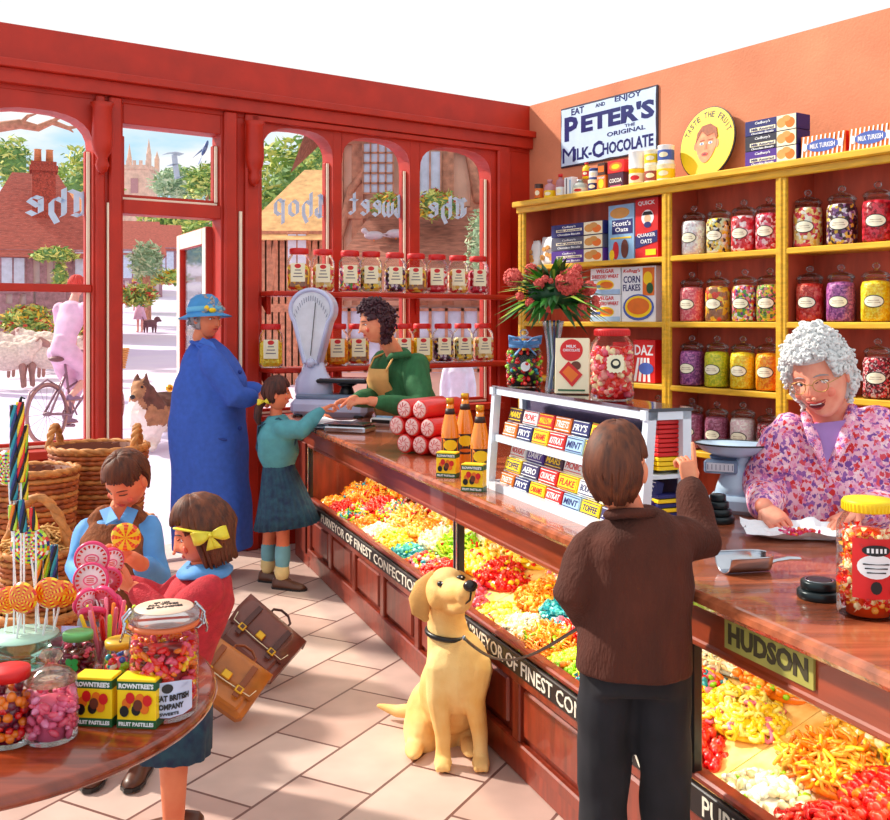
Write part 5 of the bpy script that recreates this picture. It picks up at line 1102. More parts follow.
# ------------------------------------------------------------------ near end of the counter
LW = mat('pale_blue_enamel', (196, 222, 246), .25, noise=.05, coat=.5); IRON = mat('black_cast_iron', (34, 44, 48), .3, .4)
p = pxc(733, 512); root = thing('pan_scale', 'pale enamel kitchen scale with shallow oval weighing pan on the counter', 'scale', p, math.radians(-25))
m = MB(); m.box((.0, 0, .03), (.17, .12, .06), LW, None, .015)
rg = [(.065, .045, .05), (.055, .04, .09), (.040, .03, .13), (.042, .03, .16)]; m.loft([[Vector((a*math.cos(q), b*math.sin(q), z)) for q in [2*PI*j/20 for j in range(20)]] for a, b, z in rg], LW)
m.box((-.035, -.02, .155), (.11, .05, .045), ENG, None, .006); m.box((-.035, -.047, .155), (.09, .003, .028), DIAL); 
for i in range(7): m.box((-.075+i*.0135, -.049, .155), (.0015, .001, .018), NAVY)
m.build('body', root)
m = MB(); m.tube([(.02, 0, .16), (.035, 0, .185)], .02, LW); m.tube([(-.07, 0, .185), (0, 0, .178), (.08, 0, .187)], .008, ENG, 8); m.build('pan_support', root)
m = MB(); pr = [(0, .186), (.05, .188), (.10, .205), (.125, .228), (.130, .232), (.126, .233), (.10, .211), (.05, .194), (0, .192)]; m.lathe(pr, LW, (0, 0, 0), None, 32, True, 1.0, .75); m.tube([(.128*math.cos(a), .096*math.sin(a), .232) for a in [2*PI*i/32 for i in range(33)]], .003, BLK, 6, dome=False); m.build('weighing_pan', root)
def weights(x, y, s, lab, n):
    p = pxc(x, y); root = thing('weight_stack', lab, 'weights', p, 0) if False else None; z = 0; out = []
    for i in range(n):
        r = s*(1-.17*i); h = s*.42; m = MB(); m.lathe([(0, 0), (r*.95, 0), (r, h*.15), (r, h*.8), (r*.93, h*.97), (r*.5, h), (0, h)], IRON, seg=26); m.lathe([(r*.7, h*.99), (r*.75, h*1.02), (r*.8, h*.99)], CHR, seg=26) if i == n-1 else None
        o = m.build('scale_weight', None, 'round black iron weight, %s, %s' % ((['largest, bottom of the stack', 'second in the stack', 'third in the stack', 'smallest, top of the stack'] if n > 2 else ['lower and larger of the pair', 'upper and smaller of the pair'])[i], lab), 'weight', 'iron scale weights'); o.location = (p.x, p.y, CT+z+.0005); z += h+.0008
weights(718, 522, .052, 'beside the boy', 4); weights(819, 598, .050, 'beside the yellow-lidded jar', 2)
# scoop
p = pxc(750, 572); root = thing('sweet_scoop', 'shiny steel sweet scoop lying on the counter in front of the paper', 'scoop', p, math.radians(12)); m = MB(); n = 14; rg = []
for i, (x, hw, b) in enumerate(((-.075, .045, .0), (-.06, .046, 0), (-.03, .046, 0), (.02, .044, 0), (.045, .036, .0), (.055, .018, .006))):
    rg.append([Vector((x, hw*math.cos(q), .046-.044*math.sin(q)-(.0 if i else 0)*1)) for q in [PI*j/n for j in range(n+1)]])
outer = rg; m.loft(outer, CHR, cap=False, closed=False); inner = [[v+Vector((0, 0, .0015)) for v in r] for r in rg]; m.loft(inner, CHR, cap=False, closed=False); 
m.tube([outer[0][j]-Vector((.0, 0, 0)) for j in range(n+1)], .0022, CHR, 5); m.tube([r[0] for r in outer], .0022, CHR, 5); m.tube([r[-1] for r in outer], .0022, CHR, 5)
m.build('bowl', root); m = MB(); m.tube([(.05, 0, .02), (.075, 0, .026), (.11, 0, .03), (.14, 0, .028)], [.008, .006, .009, .008], CHR, 10, flat=.7); m.build('handle', root)
# crumpled paper with pink sweets
p = pxc(800, 537); root = thing('wrapping_paper', 'crumpled white wrapping paper open on the counter in the old lady\'s hands', 'paper', p, math.radians(-12)); m = MB(); n = 17; vs = []
for j in range(n):
    for i in range(n):
        x = (i/(n-1)-.5); y = (j/(n-1)-.5); r = max(abs(x), abs(y))*2; h = .003+.050*max(0, r-.45)**1.3*(1.1+.9*mnoise.noise(Vector((x*4, y*4, 3))))+.012*mnoise.noise(Vector((x*9, y*9, 1)))*(r > .5)
        vs.append((x*.32*(1+.10*mnoise.noise(Vector((x*3, y*3, 7)))), y*.22*(1+.2*mnoise.noise(Vector((x*3+5, y*3, 7)))), max(h, .002)))
m.add(vs, [(j*n+i, j*n+i+1, (j+1)*n+i+1, (j+1)*n+i) for j in range(n-1) for i in range(n-1)], PAPW, False); m.build('sheet', root)
m = MB(); R = random.Random(2); pts = [(R.gauss(0, .022), R.gauss(0, .014)-.01, .010+.014*R.random()) for _ in range(70)]; scatter(m, 'bean', pts, .0058, [PINK, gm('red', 0), gm('orange', 0), mat('magenta_sweet', (230, 40, 110), .3)], R)
o = m.build('loose_sweets', None, 'small pile of pink and red sweets on the white paper', 'sweets', None, 'stuff'); o.location = p; o.rotation_euler = (0, 0, 0)
# yellow lidded jar
def plate2(root, r, h):
    m = MB(); curved(m, [(x, .065) for x in (-.05, -.025, 0, .025, .05)]+[(x, -.065) for x in (.05, .025, 0, -.025, -.05)], r, h*.45, REDP, .002); curved(m, oval(.040, .026, 20, 0, .005), r, h*.45, WHT, .003); curved(m, oval(.030, .012, 20, 0, .040), r, h*.45, BLK, .0035)
    for q in range(5): curved(m, [(-.020+.009*q, .045), (-.015+.009*q, .045), (-.015+.009*q, .035), (-.020+.009*q, .035)], r, h*.45, WHT, .0045)
    for i in range(3): curved(m, [(-.028+.004*i, .012-.009*i), (.028-.004*i, .012-.009*i), (.028-.004*i, .009-.009*i), (-.028+.004*i, .009-.009*i)], r, h*.45, BLK, .0045)
    curved(m, oval(.012, .014, 12, .0, -.040), r, h*.45, BLK, .003); m.build('label_plate', root, 'red label with white oval')
p = pxc(868, 614); redjar(p, 'square-shouldered jar of red wrapped sweets with yellow lid at counter end', .066, .255, None, YEL, cols=[gm('red', 0), gm('amber', 0), gm('redor', (240, 70, 20)), gm('cream', 0)], kind='twist', plate=plate2, n=330, sz=.0105, rz=-.15, core=gm('redor', 0))
# ------------------------------------------------------------------ people
def g1(x, s): return math.exp(-(x/s)**2)
SK = mat('warm_skin', (238, 160, 120), .5, noise=.10, scale=14, rgb2=(224, 122, 88)); SKR = mat('ruddy_skin', (240, 142, 100), .55, noise=.12, scale=9, rgb2=(226, 112, 74)); SKO = mat('old_skin', (248, 176, 146), .5, noise=.10, scale=18, rgb2=(232, 128, 104))
EW = mat('eye_white', (244, 240, 238), .25, noise=.02); EI = mat('eye_iris', (70, 90, 120), .2); EB = mat('eye_brown', (60, 34, 20), .2); LIP = mat('lip', (206, 70, 66), .4); LASH = mat('lash', (50, 26, 20), .6); MO = mat('mouth_inside', (110, 20, 26), .6)
def headbase(x, y, z):
    """surface of the bare head along unit direction, metres at scale 1 (x side, y forward, z up)"""
    rx_, ry_, rz_ = .073, .092, .112
    k = max(0, -z); X = x*rx_*(1-.30*k**1.6); Z = z*rz_
    Y = y*(ry_ if y < 0 else .084)
    if y < 0: Y *= 1-.35*k**1.2
    else: Y *= 1+.02*k
    if z > 0 and y < 0: Y *= 1+.06*(1-z)
    if y > 0:
        f = min(1, y*1.6)
        Y += f*(-.009*g1(abs(X)-.030, .014)*g1(Z-.006, .013) + .004*g1(Z-.028, .010)*g1(X, .05) + .006*g1(abs(X)-.036, .020)*g1(Z+.030, .022)
             + .007*g1(X, .026)*g1(Z+.056, .015) - .004*g1(X, .018)*g1(Z+.074, .007) + .010*g1(X, .022)*g1(Z+.092, .015))
        if -.034 < Z < .022: t = (.022-Z)/.056; Y += f*(.006+.022*t**1.3)*g1(X, .0075+.0055*t)*(1 if Z > -.028 else (Z+.034)/.006)
    return Vector((X, Y, Z))
def head(mb, c, fwd, up, s, skin, iris=EI, look=(0, 0), smile=0, closed=False, lip=LIP, brow=None, brow_z=0, ears=True, cheek=None):
    c = Vector(c); f = Vector(fwd).normalized(); u = Vector(up); u = (u-f*u.dot(f)).normalized(); r = f.cross(u)
    R = Matrix((r, f, u)).transposed()
    def W(p): return c+R @ (Vector(p)*s)
    n, k = 56, 44; vs = [W(headbase(0, 0, -1))]; fs = []
    for i in range(1, k):
        a = -PI/2+PI*i/k
        for j in range(n):
            b = 2*PI*j/n; vs.append(W(headbase(math.cos(a)*math.cos(b), math.cos(a)*math.sin(b), math.sin(a))))
    vs.append(W(headbase(0, 0, 1))); T = len(vs)-1
    for j in range(n):
        q = (j+1) % n; fs += [(0, 1+q, 1+j), (T, 1+(k-2)*n+j, 1+(k-2)*n+q)]
        for i in range(k-2): fs.append((1+i*n+j, 1+i*n+q, 1+(i+1)*n+q, 1+(i+1)*n+j))
    mb.add(vs, fs, skin, True)
    S = lambda x, z: (lambda d: headbase(*d).y)(_dir(x, z))
    def _dir(x, z):
        zz = max(-.98, min(.98, z/.112)); kk = max(0, -zz); xx = x/(.073*(1-.30*kk**1.6)); yy = math.sqrt(max(.01, 1-xx*xx-zz*zz)); return Vector((xx, yy, zz)).normalized() if False else (xx, yy, zz)
    def surf(x, z, o=0): return (x, S(x, z)+o, z)
    for sg in (-1, 1):
        ex = sg*.030
        if ears: mb.ell(W((sg*.073, -.004, -.002)), (.009*s, .017*s, .028*s), skin, R, 10, 8); mb.ell(W((sg*.077, -.001, .0)), (.005*s, .011*s, .019*s), skin, R, 8, 6)
        if closed:
            mb.tube([W(surf(ex+q*.013, .004-.004*(1-q*q), .003)) for q in (-1, -.5, 0, .5, 1)], .0018*s, LASH, 5)
        else:
            mb.ell(W(surf(ex, .006, -.0035)), (.0135*s, .008*s, .0080*s), EW, R, 12, 8)
            mb.ell(W(surf(ex+look[0]*.005, .006+look[1]*.003, .0012)), (.0056*s, .0036*s, .0058*s), iris, R, 10, 6)
            mb.ell(W(surf(ex+look[0]*.005, .006+look[1]*.003, .0030)), (.0026*s, .0022*s, .0027*s), LASH, R, 8, 5)
            mb.tube([W(surf(ex+q*.0145, .0125-.006*q*q, .002)) for q in (-1, -.5, 0, .5, 1)], .0019*s, LASH, 5); mb.tube([W(surf(ex+q*.014, .0145-.006*q*q, .001)) for q in (-1, -.5, 0, .5, 1)], .0028*s, skin, 5)
        mb.tube([W(surf(ex+q*.017, .026+brow_z-.004*q*q-.002*q*sg, .001)) for q in (-1, -.5, 0, .5, 1)], [.001*s, .0022*s, .0026*s, .0022*s, .001*s], brow or LASH, 5)
        mb.ell(W(surf(sg*.008, -.030, .012)), (.0065*s, .006*s, .005*s), skin, R, 8, 6)
        if cheek: mb.ell(W(surf(sg*.040, -.026, -.006)), (.016*s, .009*s, .014*s), cheek, R, 12, 8)
    mw = .019+.006*smile; cr_ = .006*smile
    up_ = [W(surf(q*mw, -.050+cr_*q*q+.0018*(1-abs(q))*(1 if abs(q) > .1 else .4), .0012)) for q in (-1, -.6, -.2, 0, .2, .6, 1)]
    op = .011*smile if smile > .5 else 0
    lo_ = [W(surf(q*mw*.96, -.0545+cr_*q*q-op*(1-q*q), .001)) for q in (-1, -.6, -.2, 0, .2, .6, 1)]
    mb.tube(up_, [.0012*s, .0026*s, .0032*s, .0028*s, .0032*s, .0026*s, .0012*s], lip, 6); mb.tube(lo_, [.0012*s, .003*s, .0038*s, .004*s, .0038*s, .003*s, .0012*s], lip, 6)
    if op:
        mb.ell(W(surf(0, -.056, -.004)), (mw*.85*s, .007*s, .0075*s), MO, R, 14, 8); mb.ell(W(surf(0, -.0515, -.001)), (mw*.62*s, .004*s, .0032*s), EW, R, 12, 6)
    return W, R
def hair_cap(root, W, R, s, m, line, thick=.10, drop=None, strands=160, curly=0, seed=1, name='hair', part=.25, amp=.02, rs=.006, lab=None, vox=.0, fwd_sweep=0.):
    """line(phi): lowest unit-z of the hair at azimuth phi (0 = face, pi = nape); drop(phi): extra straight fall in metres"""
    mb = MB(); n, k = 48, 16; rn = random.Random(seed); C0 = W((0, 0, 0)); rings = []
    def pos(phi, t, th):
        zl = line(phi); a0 = PI/2; a1 = math.asin(max(-.98, min(.98, zl))); dz = drop(phi) if drop else 0
        tt = t*(1.0+dz*6); a = a0+(a1-a0)*min(1, tt)
        x, y, z = math.cos(a)*math.sin(phi), math.cos(a)*math.cos(phi), math.sin(a)
        p = headbase(x, y if y < .0 else y*.98, z) if y < .2 else Vector((x*.073, y*.088, z*.112))
        p = p*(1+th); p.z += .004
        if tt > 1: p.z -= (tt-1)/6*1.0*1.0; p.x *= 1+.1*(tt-1); p.y *= 1+.05*(tt-1)
        return p
    for i in range(k+1):
        t = i/k; rings.append([W(pos(2*PI*j/n, max(t, .02), thick*(.9 if t < .9 else .55)*(1+amp*4*mnoise.noise(Vector((2.6*math.cos(2*PI*j/n), 2.6*math.sin(2*PI*j/n), i*.25+seed)))))) for j in range(n)])
    inner = [W(pos(2*PI*j/n, 1, -.06)) for j in range(n)]
    mb.loft(rings+[inner], m, True, True)
    for i in range(strands):
        phi = rn.uniform(0, 2*PI); ph0 = part; pts = []; rad = []; q = 7; end = rn.uniform(.86, 1.04); j0 = rn.uniform(-.12, .12)
        for e in range(q+1):
            t = e/q; ph = phi+j0*t+fwd_sweep*t; x = pos(ph, .03+(end-.03)*t, thick*(.92+.25*mnoise.noise(Vector((phi*3, t*2, seed))))); pts.append(W(x)); rad.append(rs*s*(.5+1.1*math.sin(PI*min(1, t*.9+.08))))
        if not curly: mb.tube(pts, rad, m, 5, dome=False)
    if curly:
        for i in range(strands):
            phi = rn.uniform(0, 2*PI); t = rn.random()**.7; p = pos(phi, t, thick+rn.uniform(-.02, .05)); r = curly*rn.uniform(.7, 1.25)*s; pw = W(p); a = rn.uniform(0, 6.28)
            ax1 = Vector((rn.gauss(0, 1), rn.gauss(0, 1), rn.gauss(0, 1))).normalized(); ax2 = ax1.orthogonal().normalized(); ax3 = ax1.cross(ax2)
            mb.tube([pw+(ax2*math.cos(b)+ax3*math.sin(b))*r*(.9-.1*b/3)+ax1*r*.18*b for b in [a+.8*e for e in range(7)]], r*.42, m, 5, dome=False)
            mb.ell(pw, r*.85, m, None, 7, 5)
    return place(mb.build(name, root, lab), root)
def hand(mb, wr, d, pn, s, m, side=1, curl=.35, point=False, spread=.12):
    """palm, four unequal bent fingers and a thumb; pn: where the palm faces; side: thumb side along d x pn"""
    wr = Vector(wr); d = Vector(d).normalized(); pn = Vector(pn); pn = (pn-d*pn.dot(d)).normalized(); lat = d.cross(pn).normalized()*side
    rg = []
    for t, hw, th in ((-.01, .022, .019), (.012, .027, .018), (.04, .036, .016), (.065, .039, .014), (.082, .037, .012), (.09, .03, .008)):
        c = wr+d*t*s; rg.append([c+lat*(hw*s*math.cos(a))+pn*(th*s*math.sin(a)) for a in [2*PI*j/14 for j in range(14)]])
    mb.loft(rg, m)
    for i, (off, ln) in enumerate(((.028, .072), (.010, .080), (-.009, .075), (-.027, .060))):
        cu = curl*(1+.12*i); 
        if point and i == 0: cu = .05
        elif point: cu = 1.15
        p = wr+d*.078*s+lat*off*s; dd = (d+lat*(off*spread*20)).normalized(); pts = [p-d*.012*s, p]; ang = 0
        for k_, sl in enumerate((.42, .33, .25)):
            ang += cu*(.7 if k_ == 0 else 1); v = dd*math.cos(ang)+pn*math.sin(ang); p = p+v*ln*sl*s; pts.append(p.copy())
        mb.tube(pts, [.0098*s, .0095*s, .0088*s, .0080*s, .0066*s], m, 8)
    p = wr+d*.022*s+lat*.022*s+pn*.004*s; v = (d*.62+lat*.62+pn*.45).normalized(); q = p+v*.040*s; v2 = (d*.85+lat*.12+pn*.5).normalized(); q2 = q+v2*.030*s; mb.tube([p-v*.01*s, p, q, q2, q2+(v2+pn*.2)*.016*s], [.014*s, .0145*s, .0115*s, .0098*s, .0075*s], m, 8)
def trunk(mb, sec, side, m, seg=28, fn=None):
    """sec: (centre, half width along side, half depth) from bottom to top"""
    rg = []; side = Vector(side).normalized(); n = len(sec)
    for i, (c, a, b) in enumerate(sec):
        c = Vector(c); t = (Vector(sec[min(i+1, n-1)][0])-Vector(sec[max(i-1, 0)][0])).normalized(); dp = t.cross(side).normalized(); sd_ = dp.cross(t).normalized()
        r = []
        for j in range(seg):
            q = 2*PI*j/seg; k = fn(q, i/(n-1)) if fn else 1; cc, ss = math.cos(q), math.sin(q); sq = (abs(cc)**2.6+abs(ss)**2.6)**(-1/2.6)
            r.append(c+sd_*(a*cc*sq*k)+dp*(b*ss*sq*k))
        rg.append(r)
    return mb.loft(rg, m, True, True)
def mid(a, b, t=.5): return Vector(a).lerp(Vector(b), t)
def arm(mb, a, b, c, r, m): mb.tube([a, mid(a, b, .3), mid(a, b, .7), b, mid(b, c, .3), mid(b, c, .7), c], [r[0], r[0]*1.0, (r[0]+r[1])/2, r[1], (r[1]*2+r[2])/3*1.04, (r[1]+r[2]*2)/3, r[2]], m, 12); return mb
def wrinkle(amp, sc, seed=0): return lambda p: p+Vector((mnoise.noise(p*sc+Vector((seed, 0, 0))), mnoise.noise(p*sc+Vector((0, seed+9, 0))), mnoise.noise(p*sc*.6+Vector((0, 0, seed+3)))*.5))*amp
def ribbon(mb, c, tv, uv, ov, L_, H_, m, tails=True):
    """flat ribbon bow: two puffed loops along tv, knot, two tails"""
    c = Vector(c); tv = tv.normalized(); uv = uv.normalized(); ov = ov.normalized(); n = 7
    for sg in (1, -1):
        rg = []
        for i in range(n+1):
            t = i/n; hw = H_*(.22+.85*math.sin(t*PI*.62)); off = ov*(L_*.22*math.sin(PI*t)); cc = c+tv*(sg*L_*t)+off-uv*(.10*H_*t)
            th = .0035+.006*math.sin(PI*t); rg.append([cc+uv*(hw*math.cos(a))+ov*(th*math.sin(a)+.003*math.cos(3*a)) for a in [2*PI*j/12 for j in range(12)]])
        mb.loft(rg, m)
        if tails:
            rg = []
            for i in range(5): t = i/4; cc = c+ov*.006+(-uv*1.0+tv*sg*.28)*(H_*2.1*t); hw = H_*(.18+.42*t); rg.append([cc+tv*(hw*math.cos(a))+ov*(.003*math.sin(a)) for a in [2*PI*j/10 for j in range(10)]])
            mb.loft(rg, m)
    mb.ell(c+ov*.008, H_*.34, m, None, 10, 8)
def collar_wing(mb, pts, m, th=.004):
    pts = [Vector(p) for p in pts]; nn = (pts[1]-pts[0]).cross(pts[2]-pts[0]).normalized()*th; k = len(pts); v = [p+nn for p in pts]+[p-nn for p in pts]
    mb.add(v, [tuple(range(k)), tuple(reversed(range(k, 2*k)))]+[(i, k+i, k+(i+1) % k, (i+1) % k) for i in range(k)], m)
def shoe(mb, ank, d, s, m, sole):
    d = Vector((d[0], d[1], 0)).normalized(); lt = Vector((-d.y, d.x, 0)); g = Vector((ank[0], ank[1], 0)); z0 = ank[2]-.075*s
    rg = []
    for t, hw, h in ((-.06, .022, .055), (-.045, .034, .07), (0, .036, .075), (.05, .036, .055), (.10, .042, .042), (.14, .036, .032), (.165, .016, .02)):
        c = g+d*t*s+Vector((0, 0, z0)); rg.append([c+lt*(hw*s*math.cos(a))+Vector((0, 0, max(.008*s, .008*s+h*s*max(0, math.sin(a))))) for a in [2*PI*j/16 for j in range(16)]])
    mb.loft(rg, m); rg = []
    for t, hw in ((-.065, .02), (-.05, .036), (.0, .038), (.05, .038), (.10, .045), (.145, .038), (.17, .016)):
        c = g+d*t*s+Vector((0, 0, z0)); rg.append([c+lt*(hw*s*cc)+Vector((0, 0, zz*s)) for cc, zz in ((-1, 0), (1, 0), (1, .014), (-1, .014))])
    mb.loft(rg, sole, True, False)
def PF(name, label, pel): return thing(name, label, 'person', (pel.x, pel.y, 0))
BLUE = mat('blue_wool_coat', (56, 96, 196), .85, noise=.12, scale=30, bump=.12, bscale=300); BLUEH = mat('blue_felt_hat', (70, 150, 214), .7, noise=.12)
HB = mat('brown_hair', (118, 58, 28), .62, scale=10, rgb2=(62, 26, 14), stretch=(6, 6, .8)); HD = mat('dark_brown_hair', (92, 40, 28), .62, scale=10, rgb2=(48, 18, 16), stretch=(6, 6, .8)); HBK = mat('plum_black_hair', (72, 28, 44), .55, noise=.3, scale=40); HW = mat('white_hair', (232, 232, 232), .6, noise=.14, scale=50); HG = mat('grey_hair', (170, 160, 160), .6)

# --- lady in the blue coat
def lady():
    Y = 6.28; c0 = P(207, 400, Y); root = PF('person', 'woman in long blue coat and blue brimmed hat standing in the doorway', c0); f = Vector((.92, -.38, 0)).normalized(); sd_ = Vector((-f.y, f.x, 0))*-1
    b = MB(); nk = P(200, 337, Y); hd = P(206, 319, Y)
    b.tube([P(205, 352, Y), nk, P(204, 325, Y)], [.045, .050, .05], SKR, 12)
    for dx, dy in ((.02, -.09), (-.02, .09)):
        h = Vector((c0.x+dx, Y+dy, .85)); k = Vector((h.x, h.y, .46)); a = Vector((h.x-.01, h.y, .085)); b.tube([h, mid(h, k), k, mid(k, a, .3), a], [.085, .075, .055, .056, .036], mat('stocking', (190, 130, 104), .6), 10)
    trunk(b, [((c0.x, Y, .8), .15, .11), ((c0.x, Y, 1.0), .14, .10), ((c0.x, Y, 1.22), .13, .10), ((c0.x-.01, Y, 1.36), .09, .07)], sd_, SKR)
    sh = P(212, 362, Y-.17); el = P(236, 398, Y-.20); wr = P(251, 398, Y-.12); arm(b, sh, el, wr, (.05, .042, .03), SKR)
    sh2 = P(215, 358, Y+.17); el2 = P(238, 392, Y+.16); wr2 = P(258, 392, Y+.12); arm(b, sh2, el2, wr2, (.05, .042, .03), SKR)
    bb = fuse(b, SKR, .010, 3); W, R = head(bb, hd, f+Vector((.1, -.25, -.08)), (0, 0, 1), 1.12, SKR, brow=HG); hand(bb, wr, (1, .15, -.05), (0, .3, -1), .95, SKR, 1, .6); hand(bb, wr2, (1, -.3, -.05), (0, .3, -1), 1.0, SKR, -1, .4)
    for dx, dy in ((.02, -.09), (-.02, .09)): shoe(bb, (c0.x+dx-.01, Y+dy, .08), f, 1.05, BLK, BLK)
    place(bb.build('body', root), root)
    m = MB(); pf = ((548, 213, .245, .21), (520, 212, .245, .21), (480, 210, .24, .20), (445, 208, .24, .20), (420, 207, .235, .195), (398, 209, .225, .19), (380, 211, .215, .19), (366, 209, .165, .18), (355, 206, .125, .16), (346, 204, .09, .12), (339, 203, .065, .07))
    trunk(m, [(P(x, y, Y), w_, d_) for y, x, d_, w_ in pf], sd_, BLUE, 40, lambda q, t: 1+.018*math.sin(q*7)*(1-t)*(1 if t < .6 else 0))
    for a, e, w_ in ((sh, el, wr), (sh2, el2, wr2)): m.tube([mid(a, e, -.25), a, mid(a, e), e, mid(e, w_), mid(e, w_, .86)], [.06, .085, .080, .075, .068, .062], BLUE, 14)
    cc = fuse(m, BLUE, .012, 5); ruffle(cc, wrinkle(.014, 5)); 
    cc.tube([P(192, 342, Y-.09), P(203, 346, Y-.14), P(216, 352, Y-.16), P(222, 368, Y-.16)], [.018, .022, .022, .012], BLUE, 8, flat=.6); cc.tube([P(205, 436, Y-.205), P(226, 440, Y-.20)], [.008, .008], mat('coat_seam', (40, 64, 150), .8), 6)
    collar_wing(cc, [P(203, 338, Y-.10), P(196, 346, Y-.13), P(212, 362, Y-.19), P(222, 358, Y-.16), P(213, 343, Y-.10)], mat('blue_collar', (70, 116, 214), .85), .008)
    for yy in (372, 400, 428): cc.ell(P(240, yy, Y-.10), (.014, .014, .014), mat('coat_seam'), None, 8, 6)
    place(cc.build('coat', root), root)
    h = MB(); HR = frame(R @ Vector((-.0, -.14, 1)), R @ Vector((1, 0, 0))); C = W((0, -.012, .036)); h.lathe([(.0, .118), (.05, .112), (.085, .085), (.103, .045), (.108, .0), (.112, -.008), (.165, -.03), (.168, -.034), (.110, -.016), (.10, -.01), (0, .06)], BLUEH, C, HR, 36)
    h.lathe([(.107, .002), (.113, .004), (.111, .034), (.105, .036)], mat('pale_blue_band', (110, 190, 230), .6), C, HR, 36); h.ell(C+R @ Vector((.04, .105, .02)), (.03, .014, .016), YEL, R, 10, 6); h.ell(C+R @ Vector((.07, .085, .03)), (.018, .012, .02), YEL, R, 10, 6)
    place(h.build('hat', root, 'blue brimmed hat with a yellow flower'), root)
    hair_cap(root, W, R, 1.12, HG, lambda p: .3 if abs(((p+PI) % (2*PI))-PI) < 1.3 else -.55, .07, None, 60, .014, 3)
lady()

# --- small girl in teal, reaching over the counter
TEAL = mat('teal_blouse', (84, 160, 172), .7, noise=.15, scale=20); NVS = mat('navy_plaid_skirt', (40, 84, 104), .8, noise=.3, scale=30, rgb2=(24, 44, 78)); YR = mat('yellow_ribbon', (244, 226, 60), .45, noise=.12)
def girl():
    Y = 6.04; c0 = P(280, 480, Y); root = PF('person', 'small girl in teal blouse and pleated navy skirt at the counter end', c0); f = Vector((.9, .1, 0)).normalized(); sd_ = Vector((f.y, -f.x, 0)); b = MB(); sk = SKR
    hd = P(277, 394, Y-.02); b.tube([P(276, 428, Y), P(276, 408, Y)], [.042, .036], sk, 10)
    lg = []
    for hx, kx, ax_, yy, dy in ((275, 269, 268, 574, .08), (281, 283, 282, 580, -.08)):
        h = P(hx, 490, Y+dy); k = P(kx, 538, Y+dy); a = P(ax_, yy, Y+dy); a.z = .07; b.tube([h, mid(h, k), k, mid(k, a, .35), a], [.045, .05, .040, .043, .030], sk, 10); lg.append((k, a))
    trunk(b, [(P(279, 490, Y), .10, .08), (P(278, 460, Y), .095, .075), (P(276, 430, Y), .11, .075), (P(276, 420, Y), .07, .05)], sd_, sk)
    sh = P(281, 429, Y-.12); el = P(302, 430, Y-.14); wr = P(322, 410, Y-.05); arm(b, sh, el, wr, (.036, .032, .022), sk); sh2 = P(280, 427, Y+.12); el2 = P(300, 432, Y+.16); wr2 = P(316, 418, Y+.2); arm(b, sh2, el2, wr2, (.036, .032, .022), sk)
    bb = fuse(b, sk, .008, 3); W, R = head(bb, hd, (.97, .1, -.02), (0, 0, 1), .86, sk, iris=EB, cheek=mat('rosy_cheek', (236, 100, 70), .5)); hand(bb, wr, (.7, .3, .35), (.3, -.2, -.9), .75, sk, 1, .5); hand(bb, wr2, (.8, .1, .2), (.3, .2, -.9), .75, sk, -1, .5)
    place(bb.build('body', root), root)
    m = MB(); trunk(m, [(P(279, 466, Y), .115, .095), (P(278, 452, Y), .14, .125), (P(277, 436, Y), .145, .12), (P(277, 424, Y), .12, .085), (P(276, 415, Y), .055, .05)], sd_, TEAL)
    for a, e, w_ in ((sh, el, wr), (sh2, el2, wr2)): m.tube([a, mid(a, e), e, mid(e, w_), mid(e, w_, .88)], [.054, .060, .058, .052, .034], TEAL, 12)
    c = fuse(m, TEAL, .009, 4); ruffle(c, wrinkle(.012, 9)); place(c.build('blouse', root), root)
    m = MB(); n = 30
    trunk(m, [(P(287, 524, Y), .20, .195), (P(285, 508, Y), .175, .165), (P(282, 488, Y), .145, .13), (P(279, 470, Y), .12, .10), (P(279, 458, Y), .108, .088)], sd_, NVS, 120, lambda q, t: 1+(.055*(1-t)+.01)*(2*abs(((q*n/(2*PI)) % 1)-.5)-.5))
    for s_ in (-1, 1): m.tube([P(279, 458, Y)+sd_*s_*.07+f*.07, P(279, 430, Y)+sd_*s_*.08+f*.118, P(276, 417, Y)+sd_*s_*.075+f*.02, P(276, 425, Y)+sd_*s_*.07-f*.10, P(278, 448, Y)-f*.122-sd_*s_*.01, P(279, 460, Y)-f*.09-sd_*s_*.05], .012, NVS, 6, flat=.5)
    place(m.build('skirt', root, 'pleated pinafore skirt with crossed straps'), root)
    m = MB(); SO = mat('teal_sock', (120, 176, 190), .8)
    for k, a in lg: m.tube([mid(k, a, .25), mid(k, a, .5), a+Vector((0, 0, .02))], [.046, .047, .034], SO, 12); 
    place(m.build('socks', root), root)
    m = MB()
    for k, a in lg: m.tube([a+Vector((0, 0, .055)), a+Vector((0, 0, .02))], [.044, .046], YR if False else mat('cream_sock_top', (240, 214, 150), .8), 12); shoe(m, a, (1, -.35, 0), .95, mat('brown_shoe', (96, 56, 40), .4), BLK)
    place(m.build('shoes', root), root)
    hair_cap(root, W, R, .86, HD, lambda p: .42 if abs(((p+PI) % (2*PI))-PI) < .8 else (.0 if abs(((p+PI) % (2*PI))-PI) < 1.7 else -.5), .10, None, 170, 0, 4, rs=.007)
    m = MB(); t0 = W((0, -.09, -.06)); m.tube([t0, t0+Vector((-.03, -.01, -.03)), t0+Vector((-.035, -.02, -.09)), t0+Vector((-.02, -.02, -.15))], [.016, .026, .024, .008], HD, 8); place(m.build('ponytail', root), root)
    m = MB(); 
    ribbon(m, t0+Vector((.01, -.035, .01)), Vector((1, .2, .1)), Vector((0, 0, 1)), Vector((-.2, -1, 0)), .042, .018, YR, False); place(m.build('hair_bow', root, 'yellow ribbon bow'), root)
girl()

